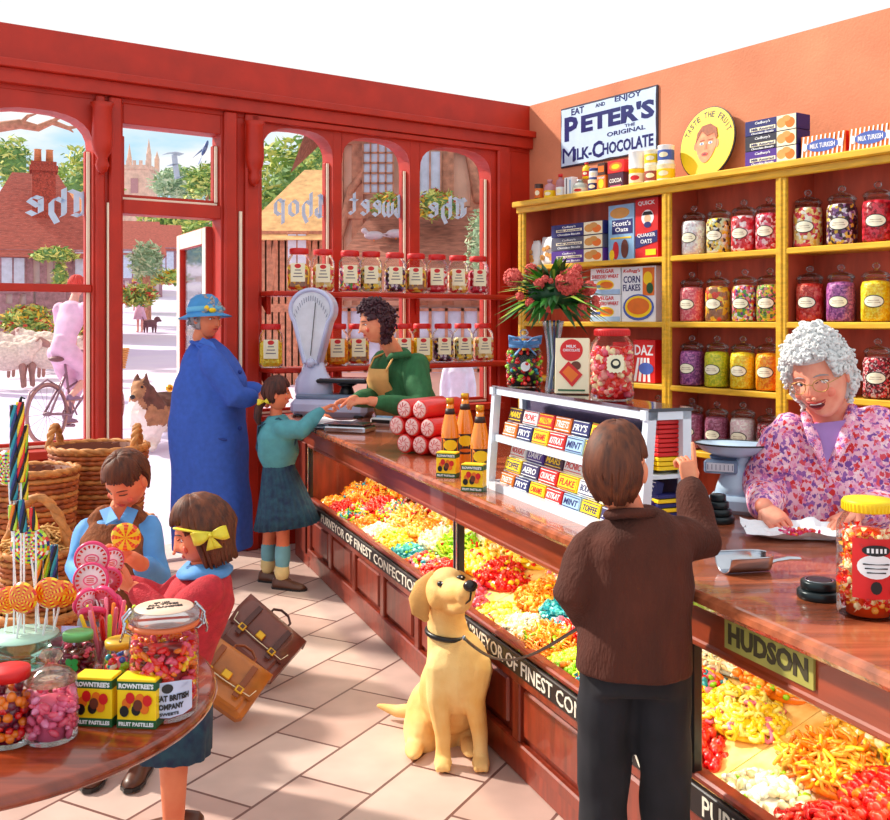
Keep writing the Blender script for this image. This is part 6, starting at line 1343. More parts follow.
# --- shopkeeper leaning over the counter
GRN_ = mat('green_knitted_cardigan', (48, 112, 66), .85, noise=.2, scale=30, bump=.3, bscale=200, stretch=(1, 1, .3)); APR = mat('tan_apron', (236, 178, 104), .8, noise=.1)
def keeper():
    Y = 6.35; pl = P(420, 452, 6.98); root = PF('person', 'dark-haired woman in green cardigan and tan apron leaning behind the counter', pl); b = MB(); sk = SK; s = 1.12
    hd = P(376, 323, 6.22); ch = P(398, 378, 6.42); nk = P(393, 350, 6.34); f = Vector((-.78, -.62, 0)); sd_ = Vector((.62, -.78, 0)).normalized()
    b.tube([P(398, 366, 6.38), nk, P(383, 335, 6.27)], [.07, .056, .052], sk, 12)
    for q in (-1, 1): h = pl+sd_*q*.09; b.tube([h, Vector((h.x, h.y, .48)), Vector((h.x, h.y, .08))], [.09, .06, .04], sk, 10)
    trunk(b, [(pl, .15, .12), (P(412, 420, 6.75), .13, .10), (ch, .16, .11), (P(395, 356, 6.36), .10, .06)], sd_, sk)
    shn = P(416, 366, 6.26); eln = P(420, 408, 6.10); wrn = P(370, 401, 5.98); shf = P(384, 362, 6.60); elf = P(376, 398, 6.50); wrf = P(352, 400, 6.16)
    arm(b, shn, eln, wrn, (.055, .045, .030), sk); arm(b, shf, elf, wrf, (.055, .045, .030), sk)
    bb = fuse(b, sk, .009, 3); W, R = head(bb, hd, (-.93, -.32, -.22), (-.12, 0, 1), s, sk, iris=EB, look=(0, -.6), cheek=mat('rosy_cheek')); hand(bb, wrn, (-1, -.1, .02), (.0, .4, -1), 1.0, sk, -1, .4); hand(bb, wrf, (-1, -.35, -.1), (0, -.4, -1), 1.0, sk, 1, .5)
    place(bb.build('body', root), root)
    m = MB(); trunk(m, [(pl, .21, .16), (P(418, 430, 6.85), .20, .15), (P(408, 400, 6.6), .195, .15), (ch, .205, .155), (P(399, 362, 6.38), .17, .11), (P(396, 352, 6.35), .085, .07)], sd_, GRN_)
    for a, e, w_ in ((shn, eln, wrn), (shf, elf, wrf)): m.tube([a, mid(a, e), e, mid(e, w_), mid(e, w_, .80)], [.085, .082, .078, .062, .048], GRN_, 12)
    c = fuse(m, GRN_, .010, 4); ruffle(c, wrinkle(.013, 9, 4)); c.tube([P(385, 364, 6.42), P(392, 356, 6.22), P(408, 354, 6.20), P(414, 360, 6.3)], [.016, .022, .022, .016], GRN_, 8); place(c.build('cardigan', root), root)
    m = MB(); fr_ = Vector((-.78, -.62, 0)).normalized(); rg = []
    for (y, x, yy, hw, o) in ((368, 393, 6.36, .095, .165), (380, 396, 6.42, .115, .20), (400, 405, 6.58, .16, .21), (430, 416, 6.83, .21, .21), (452, 420, 6.98, .22, .215)):
        c = P(x, y, yy); rg.append([c+sd_*(hw*q)+fr_*(o-.05*q*q) for q in (-1, -.6, -.2, .2, .6, 1)]+[c+sd_*(hw*q)+fr_*(o-.012-.05*q*q) for q in (1, .6, .2, -.2, -.6, -1)])
    m.loft(rg, APR)
    for q in (-1, 1): m.tube([rg[0][0 if q < 0 else 5], P(396, 358, 6.36)+sd_*q*.10+fr_*.10, P(398, 352, 6.37)+sd_*q*.085+fr_*.01], .016, APR, 6, flat=.4)
    place(m.build('apron', root), root)
    hair_cap(root, W, R, s, HBK, lambda p: .62 if abs(((p+PI) % (2*PI))-PI) < .9 else (.15 if abs(((p+PI) % (2*PI))-PI) < 1.5 else -.75), .16, lambda p: .02 if abs(((p+PI) % (2*PI))-PI) > 1.5 else 0, 330, .0115, 5)
keeper()

# --- boy in the knitted tank top
SHB = mat('sky_blue_shirt', (92, 160, 226), .7, noise=.12, scale=18); KNIT = mat('brown_knitted_tank_top', (150, 84, 46), .95, noise=.3, scale=60, rgb2=(104, 56, 30), bump=.35, bscale=120, stretch=(1, 1, .4))
def boy1():
    Y = 3.5; pl = P(122, 620, Y+.02); root = PF('person', 'boy in brown knitted tank top and blue shirt looking down at lollipops', pl); b = MB(); sk = SKR; sd_ = Vector((1, .05, 0)); s = .90
    hd = P(127, 480, Y-.04); b.tube([P(118, 522, Y), P(122, 505, Y-.01)], [.045, .040], sk, 10)
    for q in (-1, 1): h = pl+sd_*q*.07; b.tube([h, Vector((h.x, h.y, .32)), Vector((h.x, h.y, .07))], [.07, .046, .03], sk, 10)
    trunk(b, [(pl, .11, .08), (P(120, 575, Y), .11, .08), (P(118, 530, Y), .12, .08)], sd_, sk)
    sl = P(88, 530, Y); el = P(76, 568, Y-.06); wl = P(100, 590, Y-.26); sr = P(149, 528, Y); er = P(158, 576, Y-.08); wr = P(132, 558, Y-.26)
    arm(b, sl, el, wl, (.035, .032, .022), sk); arm(b, sr, er, wr, (.035, .032, .024), sk)
    bb = fuse(b, sk, .008, 3); W, R = head(bb, hd, (-.28, -.72, -.62), (0, -.3, 1), s, sk, closed=True, brow=HB, cheek=mat('rosy_cheek')); hand(bb, wr, (-.9, -.2, .35), (-.2, -.9, -.1), .78, sk, 1, .7); hand(bb, wl, (.5, -.6, .1), (0, .3, 1), .78, sk, 1, .6)
    shoe(bb, (pl.x-.07, pl.y, .075), (0, -1, 0), .9, mat('brown_shoe'), BLK); shoe(bb, (pl.x+.07, pl.y, .075), (0, -1, 0), .9, mat('brown_shoe'), BLK)
    place(bb.build('body', root), root)
    m = MB(); trunk(m, [(P(122, 600, Y), .125, .10), (P(119, 560, Y), .125, .10), (P(118, 532, Y), .12, .085), (P(118, 517, Y), .07, .05)], sd_, SHB)
    for a, e, w_ in ((sl, el, wl), (sr, er, wr)): m.tube([a, mid(a, e), e, mid(e, w_, .3), mid(e, w_, .55)], [.046, .047, .045, .042, .038], SHB, 12)
    c = fuse(m, SHB, .008, 4); ruffle(c, wrinkle(.012, 10, 2)); 
    place(c.build('shirt', root), root); c = MB()
    for q in (-1, 1): collar_wing(c, [P(119+q*1, 519, Y-.125), P(119+q*13, 525, Y-.125), P(119+q*19, 511, Y-.06), P(119+q*8, 507, Y-.055)], SHB)
    place(c.build('collar', root, 'blue shirt collar points'), root)
    m = MB(); trunk(m, [(P(122, 612, Y), .135, .11), (P(121, 600, Y), .145, .118), (P(119, 565, Y), .142, .118), (P(118, 535, Y), .125, .105), (P(118, 521, Y), .085, .07)], sd_, KNIT); m.tube([P(96, 522, Y), P(104, 514, Y+.0)], .035, KNIT, 8); m.tube([P(141, 521, Y), P(132, 513, Y)], .035, KNIT, 8)
    c = fuse(m, KNIT, .008, 3); place(c.build('tank_top', root), root)
    m = MB(); DG = mat('grey_shorts', (92, 90, 100), .8); m.tube([pl+Vector((0, 0, .06)), pl], [.12, .12], DG, 14); 
    for q in (-1, 1): h = pl+sd_*q*.07; m.tube([h, Vector((h.x, h.y, .36))], [.085, .085], DG, 12)
    place(fuse(m, DG, .01, 3).build('shorts', root), root)
    hair_cap(root, W, R, s, HB, lambda p: .50 if abs(((p+PI) % (2*PI))-PI) < .75 else (.30 if abs(((p+PI) % (2*PI))-PI) < 1.8 else -.45), .11, None, 260, 0, 6, rs=.006, fwd_sweep=.25)
boy1()

# --- girl in the red cardigan
REDC = mat('red_knitted_cardigan', (206, 44, 58), .85, noise=.2, scale=40, bump=.35, bscale=220)
def girl2():
    Y = 3.02; pl = P(174, 668, Y+.02); root = PF('person', 'girl in red cardigan with yellow hair bow bending over lollipops', pl); b = MB(); sk = SKR; s = .92; sd_ = Vector((-.25, 1, 0)).normalized()
    hd = P(203, 533, Y); b.tube([P(205, 580, Y), P(203, 556, Y)], [.045, .038], sk, 10)
    for q in (-1, 1): h = pl+sd_*q*.06; b.tube([h, Vector((h.x, h.y, .3)), Vector((h.x, h.y, .07))], [.07, .046, .03], sk, 10)
    trunk(b, [(pl, .10, .08), (P(186, 630, Y), .10, .08), (P(203, 590, Y), .11, .075)], sd_, sk)
    sn = P(206, 592, Y-.11); en = P(168, 622, Y-.20); wn_ = P(134, 588, Y-.12); sf = P(196, 582, Y+.12); ef = P(160, 600, Y+.14); wf = P(124, 582, Y+.12)
    arm(b, sn, en, wn_, (.036, .032, .022), sk); arm(b, sf, ef, wf, (.036, .032, .022), sk)
    bb = fuse(b, sk, .008, 3); W, R = head(bb, hd, (-.93, -.25, -.30), (-.2, 0, 1), s, sk, iris=EB, look=(0, -1), cheek=mat('rosy_cheek')); hand(bb, wn_, (-.92, 0, .38), (-.2, .5, .6), .80, sk, -1, .35); hand(bb, wf, (-.9, -.3, .2), (0, -.8, .2), .80, sk, 1, .35)
    shoe(bb, (pl.x-.02, pl.y-.06, .075), (-1, 0, 0), .9, mat('brown_shoe'), BLK); shoe(bb, (pl.x+.02, pl.y+.06, .075), (-1, 0, 0), .9, mat('brown_shoe'), BLK)
    place(bb.build('body', root), root)
    m = MB(); trunk(m, [(P(175, 660, Y), .115, .10), (P(184, 636, Y), .12, .10), (P(195, 612, Y), .125, .105), (P(204, 592, Y), .125, .10), (P(206, 576, Y), .10, .075), (P(205, 567, Y), .055, .05)], sd_, REDC)
    for a, e, w_ in ((sn, en, wn_), (sf, ef, wf)): m.tube([a, mid(a, e), e, mid(e, w_, .4), mid(e, w_, .84)], [.054, .052, .047, .042, .034], REDC, 12)
    c = fuse(m, REDC, .008, 4); ruffle(c, wrinkle(.012, 10, 7)); place(c.build('cardigan', root), root)
    m = MB(); CB = SHB; rg = []
    for r_, z in ((.05, .018), (.075, .008), (.098, -.012), (.092, -.018), (.06, .0)): rg.append([P(205, 567, Y)+Vector((r_*.85*math.cos(a), r_*1.1*math.sin(a), z+.004*math.sin(3*a))) for a in [2*PI*j/28 for j in range(28)]])
    m.loft(rg, CB, False); place(m.build('collar', root, 'pale blue shirt collar'), root)
    m = MB(); trunk(m, [(Vector((pl.x-.01, pl.y, .30)), .135, .12), (Vector((pl.x, pl.y, .45)), .125, .115), (pl, .125, .10)], sd_, NVS, 60, lambda q, t: 1+.03*(1-t)*math.sin(q*18)); place(m.build('skirt', root), root)
    hair_cap(root, W, R, s, HB, lambda p: .45 if abs(((p+PI) % (2*PI))-PI) < .95 else (.15 if abs(((p+PI) % (2*PI))-PI) < 1.3 else -.45), .15, lambda p: .05 if abs(((p+PI) % (2*PI))-PI) > 1.3 else 0, 320, 0, 8, rs=.006)
    m = MB(); t0 = W((-.096, -.022, .002)); tv = R @ Vector((.0, 1, .0)); uv = R @ Vector((0, 0, 1)); ov = R @ Vector((-1, 0, 0))
    ribbon(m, t0+ov*.006, tv+uv*.12, uv, ov, .052, .020, YR)
    m.tube([W((-.094*math.cos(a), -.02+.125*math.sin(a), .008+.06*math.sin(a))) for a in [-.05+PI*.07*i for i in range(5)]], .010, YR, 8, flat=.4)
    place(m.build('hair_bow', root, 'yellow ribbon bow'), root)
girl2()

# --- boy in the brown jacket, seen from behind
CORD = mat('brown_corduroy_jacket', (84, 34, 18), .9, noise=.3, scale=14, bump=.3, bscale=160, stretch=(1, 1, .3)); TRO = mat('black_trousers', (30, 28, 36), .9, noise=.3)
def boy2():
    Y = 2.42; pl = P(634, 662, Y); root = PF('person', 'boy in brown jacket seen from behind, pointing at the display box', pl); b = MB(); sk = SK; s = .92; sd_ = Vector((1, -.10, 0)).normalized()
    hd = P(617, 470, Y-.02); b.tube([P(628, 518, Y), P(624, 500, Y)], [.046, .042], sk, 10)
    lg = []
    for q in (-1, 1): h = pl+sd_*q*.068+Vector((0, 0, .02)); k = Vector((h.x+q*.008, h.y, .37)); a = Vector((h.x+q*.01, h.y+.03, .08)); b.tube([h, k, a], [.05, .04, .03], sk, 10); lg.append((h, k, a))
    trunk(b, [(pl, .10, .08), (P(636, 600, Y), .10, .08), (P(634, 540, Y), .12, .08)], sd_, sk)
    sl = P(594, 545, Y); el = P(574, 592, Y-.03); wl = P(588, 618, Y+.06); sr = P(676, 538, Y); er = P(702, 543, Y+.04); wr = P(690, 486, Y+.13)
    arm(b, sl, el, wl, (.036, .032, .024), sk); arm(b, sr, er, wr, (.036, .032, .024), sk)
    bb = fuse(b, sk, .008, 3); W, R = head(bb, hd, (.42, .88, .08), (0, 0, 1), s, sk, brow=HB); hand(bb, wr, (-.05, .2, 1), (-.35, .9, 0), .72, sk, -1, .3, True); hand(bb, wl, (.5, .6, -.3), (.6, -.2, 0), .75, sk, 1, .9)
    for h, k, a in lg: shoe(bb, a, (.1, 1, 0), .95, BLK, BLK)
    place(bb.build('body', root), root)
    m = MB(); trunk(m, [(P(634, 668, Y), .138, .122), (P(634, 650, Y), .138, .122), (P(636, 615, Y), .132, .108), (P(637, 575, Y), .130, .105), (P(636, 548, Y), .132, .10), (P(634, 530, Y), .122, .085), (P(632, 518, Y), .085, .065), (P(630, 511, Y), .055, .05)], sd_, CORD, 36)
    for a, e, w_ in ((sl, el, wl), (sr, er, wr)): m.tube([mid(a, e, -.15), a, mid(a, e), e, mid(e, w_, .5), mid(e, w_, .9)], [.045, .056, .055, .054, .046, .042], CORD, 14)
    c = fuse(m, CORD, .007, 4); ruffle(c, wrinkle(.009, 14, 3))
    c.tube([P(612, 512, Y+.04), P(610, 515, Y-.045), P(628, 513, Y-.072), P(650, 513, Y-.05), P(656, 512, Y+.03)], [.014, .018, .018, .018, .014], CORD, 8, flat=.7)
    place(c.build('jacket', root), root)
    m = MB(); trunk(m, [(pl+Vector((0, 0, -.06)), .12, .095), (pl, .122, .095), (pl+Vector((0, 0, .08)), .11, .085)], sd_, TRO)
    for h, k, a in lg: m.tube([h, mid(h, k), k, mid(k, a), a+Vector((0, -.01, .0))], [.068, .066, .060, .056, .056], TRO, 14)
    c = fuse(m, TRO, .009, 3); ruffle(c, wrinkle(.006, 14, 8)); place(c.build('trousers', root), root)
    hair_cap(root, W, R, s, HB, lambda p: .45 if abs(((p+PI) % (2*PI))-PI) < .8 else (.30 if abs(((p+PI) % (2*PI))-PI) < 1.95 else -.62), .11, None, 420, 0, 9, rs=.0055, fwd_sweep=.2)
boy2()

# --- old lady behind the counter
def floral():
    m = bpy.data.materials.new('pink_floral_cotton'); m.use_nodes = True; t = m.node_tree; n = t.nodes; b = n['Principled BSDF']; b.inputs['Roughness'].default_value = .85
    tx = n.new('ShaderNodeTexCoord'); v = n.new('ShaderNodeTexVoronoi'); v.inputs['Scale'].default_value = 74; nz = n.new('ShaderNodeTexNoise'); nz.inputs['Scale'].default_value = 40
    ad = n.new('ShaderNodeMixRGB'); ad.inputs[0].default_value = .03; t.links.new(tx.outputs['Object'], ad.inputs[1]); t.links.new(nz.outputs['Color'], ad.inputs[2]); t.links.new(ad.outputs[0], v.inputs['Vector'])
    s = n.new('ShaderNodeSeparateXYZ'); t.links.new(v.outputs['Color'], s.inputs[0]); r = n.new('ShaderNodeValToRGB'); r.color_ramp.interpolation = 'CONSTANT'; e = r.color_ramp.elements
    for i, c in enumerate(((250, 196, 214), (222, 50, 56), (240, 150, 190), (128, 76, 160), (255, 220, 228), (232, 84, 100), (210, 120, 180), (160, 100, 180))):
        q = e[i] if i < 2 else e.new(i/8); q.position = i/8; q.color = (lin(c[0]), lin(c[1]), lin(c[2]), 1)
    t.links.new(s.outputs[0], r.inputs[0]); mx = n.new('ShaderNodeMixRGB'); lt = n.new('ShaderNodeMath'); lt.operation = 'LESS_THAN'; lt.inputs[1].default_value = .62; t.links.new(v.outputs['Distance'], lt.inputs[0]); t.links.new(lt.outputs[0], mx.inputs[0])
    mx.inputs[1].default_value = (lin(246), lin(188), lin(212), 1); t.links.new(r.outputs[0], mx.inputs[2]); t.links.new(mx.outputs[0], b.inputs['Base Color']); return m
def granny():
    Y = 3.36; pl = P(826, 596, Y+.05); root = PF('person', 'laughing white-haired old lady in glasses and pink floral smock behind the counter', pl); b = MB(); sk = SKO; s = 1.17; sd_ = Vector((.95, -.25, 0)).normalized(); FLO = floral()
    hd = P(820, 377, Y-.12); b.tube([P(832, 435, Y-.01), P(830, 416, Y-.03), P(825, 400, Y-.06)], [.085, .072, .066], sk, 14)
    for q in (-1, 1): h = pl+sd_*q*.09; h.z = .8; b.tube([h, Vector((h.x, h.y, .45)), Vector((h.x, h.y, .08))], [.10, .06, .04], mat('stocking'), 10)
    trunk(b, [(pl, .15, .12), (P(828, 520, Y), .15, .12), (P(832, 455, Y), .17, .11)], sd_, sk)
    sl = P(786, 440, Y-.03); el = P(765, 492, Y-.02); wl = P(764, 507, Y-.20); sr = P(878, 436, Y-.06); er = P(893, 505, Y-.12); wr = P(856, 512, Y-.26)
    arm(b, sl, el, wl, (.05, .042, .030), sk); arm(b, sr, er, wr, (.05, .042, .030), sk)
    bb = fuse(b, sk, .008, 3); W, R = head(bb, hd, (-.58, -.76, -.26), (-.30, -.1, 1), s, sk, iris=EI, look=(-.4, -.2), smile=1.2, brow=HG, cheek=mat('pink_cheek', (250, 140, 116), .5)); hand(bb, wl, (.25, -.75, -.35), (.4, -.1, -.8), .95, sk, -1, .55); hand(bb, wr, (-.85, -.35, -.25), (-.1, -.1, -1), .95, sk, 1, .45)
    for q in (-1, 1): shoe(bb, (pl.x+sd_.x*q*.09, pl.y+sd_.y*q*.09, .08), (-.4, -1, 0), 1, BLK, BLK)
    place(bb.build('body', root), root)
    m = MB(); trunk(m, [(Vector((pl.x, pl.y, .38)), .24, .17), (pl, .24, .175), (P(826, 560, Y+.03), .235, .18), (P(828, 520, Y+.02), .225, .18), (P(829, 480, Y), .215, .165), (P(831, 450, Y), .21, .145), (P(833, 430, Y), .185, .12), (P(834, 419, Y), .13, .09), (P(832, 412, Y), .085, .07)], sd_, FLO, 72, lambda q, t: 1+.022*math.sin(q*22)*(1 if t < .55 else 0))
    for a, e, w_ in ((sl, el, wl), (sr, er, wr)): m.tube([mid(a, e, -.2), a, mid(a, e), e, mid(e, w_, .5), mid(e, w_, .85)], [.065, .088, .088, .080, .062, .044], FLO, 16)
    c = fuse(m, FLO, .008, 2); ruffle(c, wrinkle(.018, 8, 5)); 
    place(c.build('smock', root), root)
    m = MB(); 
    for pts in ([(806, 416, -.09), (814, 440, -.155), (826, 470, -.180)], [(852, 408, -.10), (844, 440, -.17), (828, 474, -.188)]): m.tube([P(x, y, Y+d_) for x, y, d_ in pts], [.018, .022, .008], mat('smock_collar_edge', (120, 80, 150), .8) if False else FLO, 8, flat=.5)
    m.add([P(811, 424, Y-.125), P(846, 420, Y-.135), P(827, 464, Y-.178)], [(0, 1, 2)], mat('lilac_blouse', (170, 130, 200), .8)); place(m.build('collar', root), root)
    hair_cap(root, W, R, s, HW, lambda p: .50 if abs(((p+PI) % (2*PI))-PI) < .85 else (.05 if abs(((p+PI) % (2*PI))-PI) < 1.5 else -.62), .22, None, 820, .0088, 11)
    m = MB(); GF = mat('gold_glasses_wire', (200, 160, 90), .3, .8)
    for sg in (-1, 1):
        m.tube([W((sg*.031+.021*math.cos(a), .096, .002+.017*math.sin(a))) for a in [2*PI*i/20 for i in range(21)]], .0014, GF, 5, dome=False)
        m.tube([W((sg*.052, .094, .006)), W((sg*.070, .06, .008)), W((sg*.078, 0, .006))], .0013, GF, 5)
    m.tube([W((-.010, .098, .006)), W((0, .100, .010)), W((.010, .098, .006))], .0014, GF, 5); place(m.build('glasses', root, 'thin gold-rimmed glasses'), root)
granny()
# ------------------------------------------------------------------ animals
def recolor(mb, mats, fn):
    mb.mats = mats
    for i, f in enumerate(mb.f):
        c = Vector((0, 0, 0))
        for k in f: c += mb.v[k]
        mb.mi[i] = fn(c/len(f))
    return mb
DOGC = mat('golden_dog_coat', (252, 216, 146), .85, noise=.2, scale=6, rgb2=(236, 176, 92), bump=.2, bscale=260); NOSE = mat('dog_nose', (30, 22, 26), .25)
def labrador():
    Y = 3.66; root = thing('labrador', 'yellow labrador in a dark collar sitting on the tiles looking up', 'dog', (P(455, 0, Y).x, Y, 0)); b = MB()
    Q = lambda x, y, d=0: P(x, y, Y+d)
    b.ell(Q(445, 590, .0), (.074, .088, .070), DOGC, None, 18, 12); b.ell(Q(447, 578, -.03), (.056, .06, .038), DOGC); b.ell(Q(438, 597, -.03), (.04, .05, .045), DOGC); b.ell(Q(460, 592, .0), (.038, .05, .045), DOGC)
    b.tube([Q(450, 590, -.05), Q(459, 592, -.14), Q(467, 591, -.215)], [.052, .041, .034], DOGC, 14); b.tube([Q(452, 603, -.03), Q(460, 606, -.13), Q(466, 603, -.195)], [.042, .029, .022], DOGC, 12); b.ell(Q(465, 597, -.19), (.034, .035, .024), DOGC)
    b.tube([Q(446, 598, .03), Q(446, 618, .04), Q(449, 640, .04), Q(455, 665, .03)], [.072, .070, .082, .108], DOGC, 18)
    b.ell(Q(458, 672, .01), (.122, .10, .16), DOGC); b.ell(Q(452, 690, .10), (.125, .13, .16), DOGC); b.ell(Q(440, 715, .20), (.135, .15, .15), DOGC)
    b.ell(Q(424, 728, .16), (.08, .14, .105), DOGC); b.ell(Q(468, 728, .20), (.07, .13, .10), DOGC)
    for x0, x1, d in ((438, 443, -.06), (474, 480, -.06)):
        b.tube([Q(x0+3, 668, d+.04), Q(x0, 700, d+.01), Q(x1, 735, d), Vector((Q(x1, 0).x, Y+d-.005, .06)), Vector((Q(x1, 0).x, Y+d-.01, .03))], [.060, .042, .030, .027, .030], DOGC, 12); c = Vector((Q(x1, 0).x, Y+d-.035, .022)); b.ell(c, (.034, .05, .022), DOGC)
        for t in (-.018, 0, .018): b.ell(c+Vector((t, -.036, -.004)), (.011, .018, .015), DOGC, None, 8, 6)
    for x, d in ((414, .04), (470, .06)): b.ell(Vector((Q(x, 0).x, Y+d-.02, .025)), (.036, .085, .025), DOGC)
    t = [Vector((Q(425, 0).x, Y+.30, .10)), Vector((Q(410, 0).x, Y+.30, .05)), Vector((Q(392, 0).x, Y+.33, .04)), Vector((Q(372, 0).x, Y+.36, .05))]; b.tube(t, [.045, .034, .024, .010], DOGC, 10)
    bb = fuse(b, DOGC, .006, 5)
    bb.ell(Q(470.5, 586, -.243), (.026, .020, .020), NOSE, None, 12, 8); bb.tube([Q(471, 593, -.245), Q(470, 600, -.238), Q(464, 605, -.205), Q(455, 605, -.14), Q(449, 602, -.10)], [.0035, .0035, .003, .003, .001], NOSE, 6)
    for x, y, d in ((441.5, 584, -.082), (461, 578, -.082)):
        bb.ell(Q(x, y, d), (.0165, .012, .0115), NOSE, None, 12, 8); bb.ell(Q(x+.8, y-1, d-.010), (.003, .003, .003), EW, None, 6, 4)  # tiny white dot is a glint painted on each eye
    place(bb.build('body', root), root)
    for pts, r in (([Q(431, 576, .01), Q(424, 586, .0), Q(420, 600, -.01), Q(421, 612, -.01), Q(425, 618, -.01)], [.018, .036, .044, .036, .016]), ([Q(459, 574, .05), Q(467, 580, .06), Q(469, 590, .06)], [.016, .022, .012])):
        e = MB(); e.tube(pts, r, mat('golden_ear_coat', (232, 176, 100), .85, noise=.2, scale=9, bump=.2, bscale=260), 14, flat=.42, up=(.5, 1, 0)); place(e.build('ear', root), root)
    c = MB(); k = frame(Vector((.08, -.05, 1)), (1, 0, 0)); cc = Q(449, 633, .025); c.tube([cc+Vector((0, .012, 0))+k @ Vector((.083*math.cos(a), .083*math.sin(a), .0)) for a in [2*PI*i/30 for i in range(31)]], .0085, BLK, 8, flat=1.2, dome=False); c.ell(Q(464, 638, -.06), (.008, .004, .010), CHR, None, 10, 6); place(c.build('collar', root, 'dark leather collar with a metal ring'), root)
    m = MB(); a = Q(465, 639, -.06); hb = P(588, 622, 2.44); pts = []
    for i in range(17): t_ = i/16; p = a.lerp(hb, t_); p.z -= .10*math.sin(PI*t_)**1.0*(1-.35*t_); pts.append(p)
    m.tube(pts, .0075, BLK, 8, flat=.5); m.tube([hb+Vector((0, 0, 0)), hb+Vector((.02, .0, .03)), hb+Vector((.01, .0, -.04)), hb], .006, BLK, 6); m.build('dog_leash', None, 'dark leather leash sagging from the dog\'s collar to the boy\'s hand', 'leash')
labrador()
FW = mat('collie_white_fur', (250, 240, 228), .9, noise=.08, scale=20, bump=.4, bscale=60); FB = mat('collie_brown_fur', (196, 140, 100), .9, noise=.3, scale=12, bump=.4, bscale=60); FDK = mat('collie_dark_fur', (120, 76, 64), .9, noise=.3)
def collie():
    Y = 10.8; Q = lambda x, y, d=0: P(x, y, Y+d); root = thing('collie', 'rough collie with white ruff standing in the street behind the blue-coated woman', 'dog', Vector((Q(158, 0).x, Y, gz(Y)))); b = MB()
    b.ell(Q(141, 388, -.3), (.11, .12, .10), FW); b.tube([Q(140, 391, -.36), Q(135, 396, -.50), Q(133, 398, -.58)], [.07, .05, .035], FW, 12)
    b.tube([Q(143, 392, -.25), Q(146, 406, -.2), Q(149, 418, -.12)], [.13, .20, .22], FW, 16); b.ell(Q(151, 414, -.05), (.20, .26, .25), FW); b.ell(Q(166, 411, .15), (.26, .28, .22), FW); b.ell(Q(178, 413, .3), (.22, .26, .20), FW)
    for x, d in ((147, -.2), (157, -.12), (176, .25), (186, .35)): b.tube([Q(x, 420, d), Q(x, 436, d+.02), Vector((Q(x, 0).x, Y+d, gz(Y)+.05)), Vector((Q(x, 0).x, Y+d-.06, gz(Y)+.03))], [.09, .055, .04, .045], FW, 10)
    b.tube([Q(188, 412, .4), Q(194, 425, .5), Q(196, 438, .5)], [.10, .12, .05], FW, 10)
    for x in (137.5, 146): b.tube([Q(x, 381, -.28), Q(x+(-.6 if x < 140 else .6), 374, -.28)], [.045, .018], FW, 8)
    bb = fuse(b, FW, .018, 2); ruffle(bb, lambda p: p+Vector((mnoise.noise(p*14), mnoise.noise(p*14+Vector((5, 0, 0))), mnoise.noise(p*10)-.3))*.022)
    hx, cx_ = Q(141, 388, -.3), Q(151, 418, 0); zt = Q(0, 408).z
    def col(p):
        p = p+Vector((mnoise.noise(p*9), 0, mnoise.noise(p*9+Vector((4, 0, 0)))))*.07
        if p.z > Q(0, 396).z and p.x < Q(152, 0).x: return 0 if abs(p.x-Q(138.5, 0).x) < .035 and p.y < Y-.35 else (2 if p.z > Q(0, 380).z else 1)
        if p.x > Q(155, 0).x and p.z > Q(0, 424).z: return 2 if p.z > zt+.02 else 1
        if p.x > Q(149, 0).x and p.z > Q(0, 405).z: return 1
        return 0
    recolor(bb, [FW, FB, FDK], col)
    bb.ell(Q(132.5, 397, -.62), (.028, .03, .024), NOSE)
    for x in (136, 142): bb.ell(Q(x, 387, -.405), (.016, .012, .014), NOSE, None, 8, 6)
    place(bb.build('body', root), root)
collie()
WOOL = mat('sheep_wool', (240, 218, 206), .95, noise=.2, scale=25, bump=.8, bscale=26); SFC = mat('sheep_face', (176, 130, 124), .9, noise=.2)
def sheep(x, y, Y, fl, lab, yaw=0):
    g = gz(Y); root = thing('sheep', lab, 'sheep', (P(x, 0, Y).x, Y, g), yaw, 'sheep in the street'); b = MB(); b.ell((0, 0, .52), (.42, .22, .24), WOOL); b.ell((fl*.3, 0, .58), (.2, .18, .2), WOOL); b.tube([(fl*.38, 0, .62), (fl*.5, 0, .74)], [.14, .11], WOOL)
    bb = fuse(b, WOOL, .025, 1); ruffle(bb, lambda p: p+p.normalized()*.03*mnoise.noise(p*13))
    bb.tube([(fl*.50, 0, .76), (fl*.62, 0, .70), (fl*.68, 0, .64)], [.085, .07, .045], SFC, 10)
    for s_ in (-1, 1): bb.tube([(fl*.5, s_*.08, .8), (fl*.48, s_*.17, .76)], [.03, .015], SFC, 6, flat=.5)
    for lx in (-.28, .26):
        for s_ in (-1, 1): bb.tube([(fl*lx, s_*.10, .36), (fl*lx, s_*.10, .2), (fl*(lx+.01), s_*.10, .03)], [.06, .035, .032], SFC, 8)
    bb.tube([(-fl*.42, 0, .5), (-fl*.48, 0, .36)], [.05, .03], WOOL, 6); bb.build('body', root)
sheep(46, 0, 19.0, -1, 'sheep farthest back, beside the cyclist\'s shoulder'); sheep(26, 0, 17.9, -1, 'sheep in the middle, looking left'); sheep(50, 0, 16.6, 1, 'sheep nearest the bicycle wheel', .5); sheep(6, 0, 16.3, 1, 'sheep at the left edge of the window', .25)

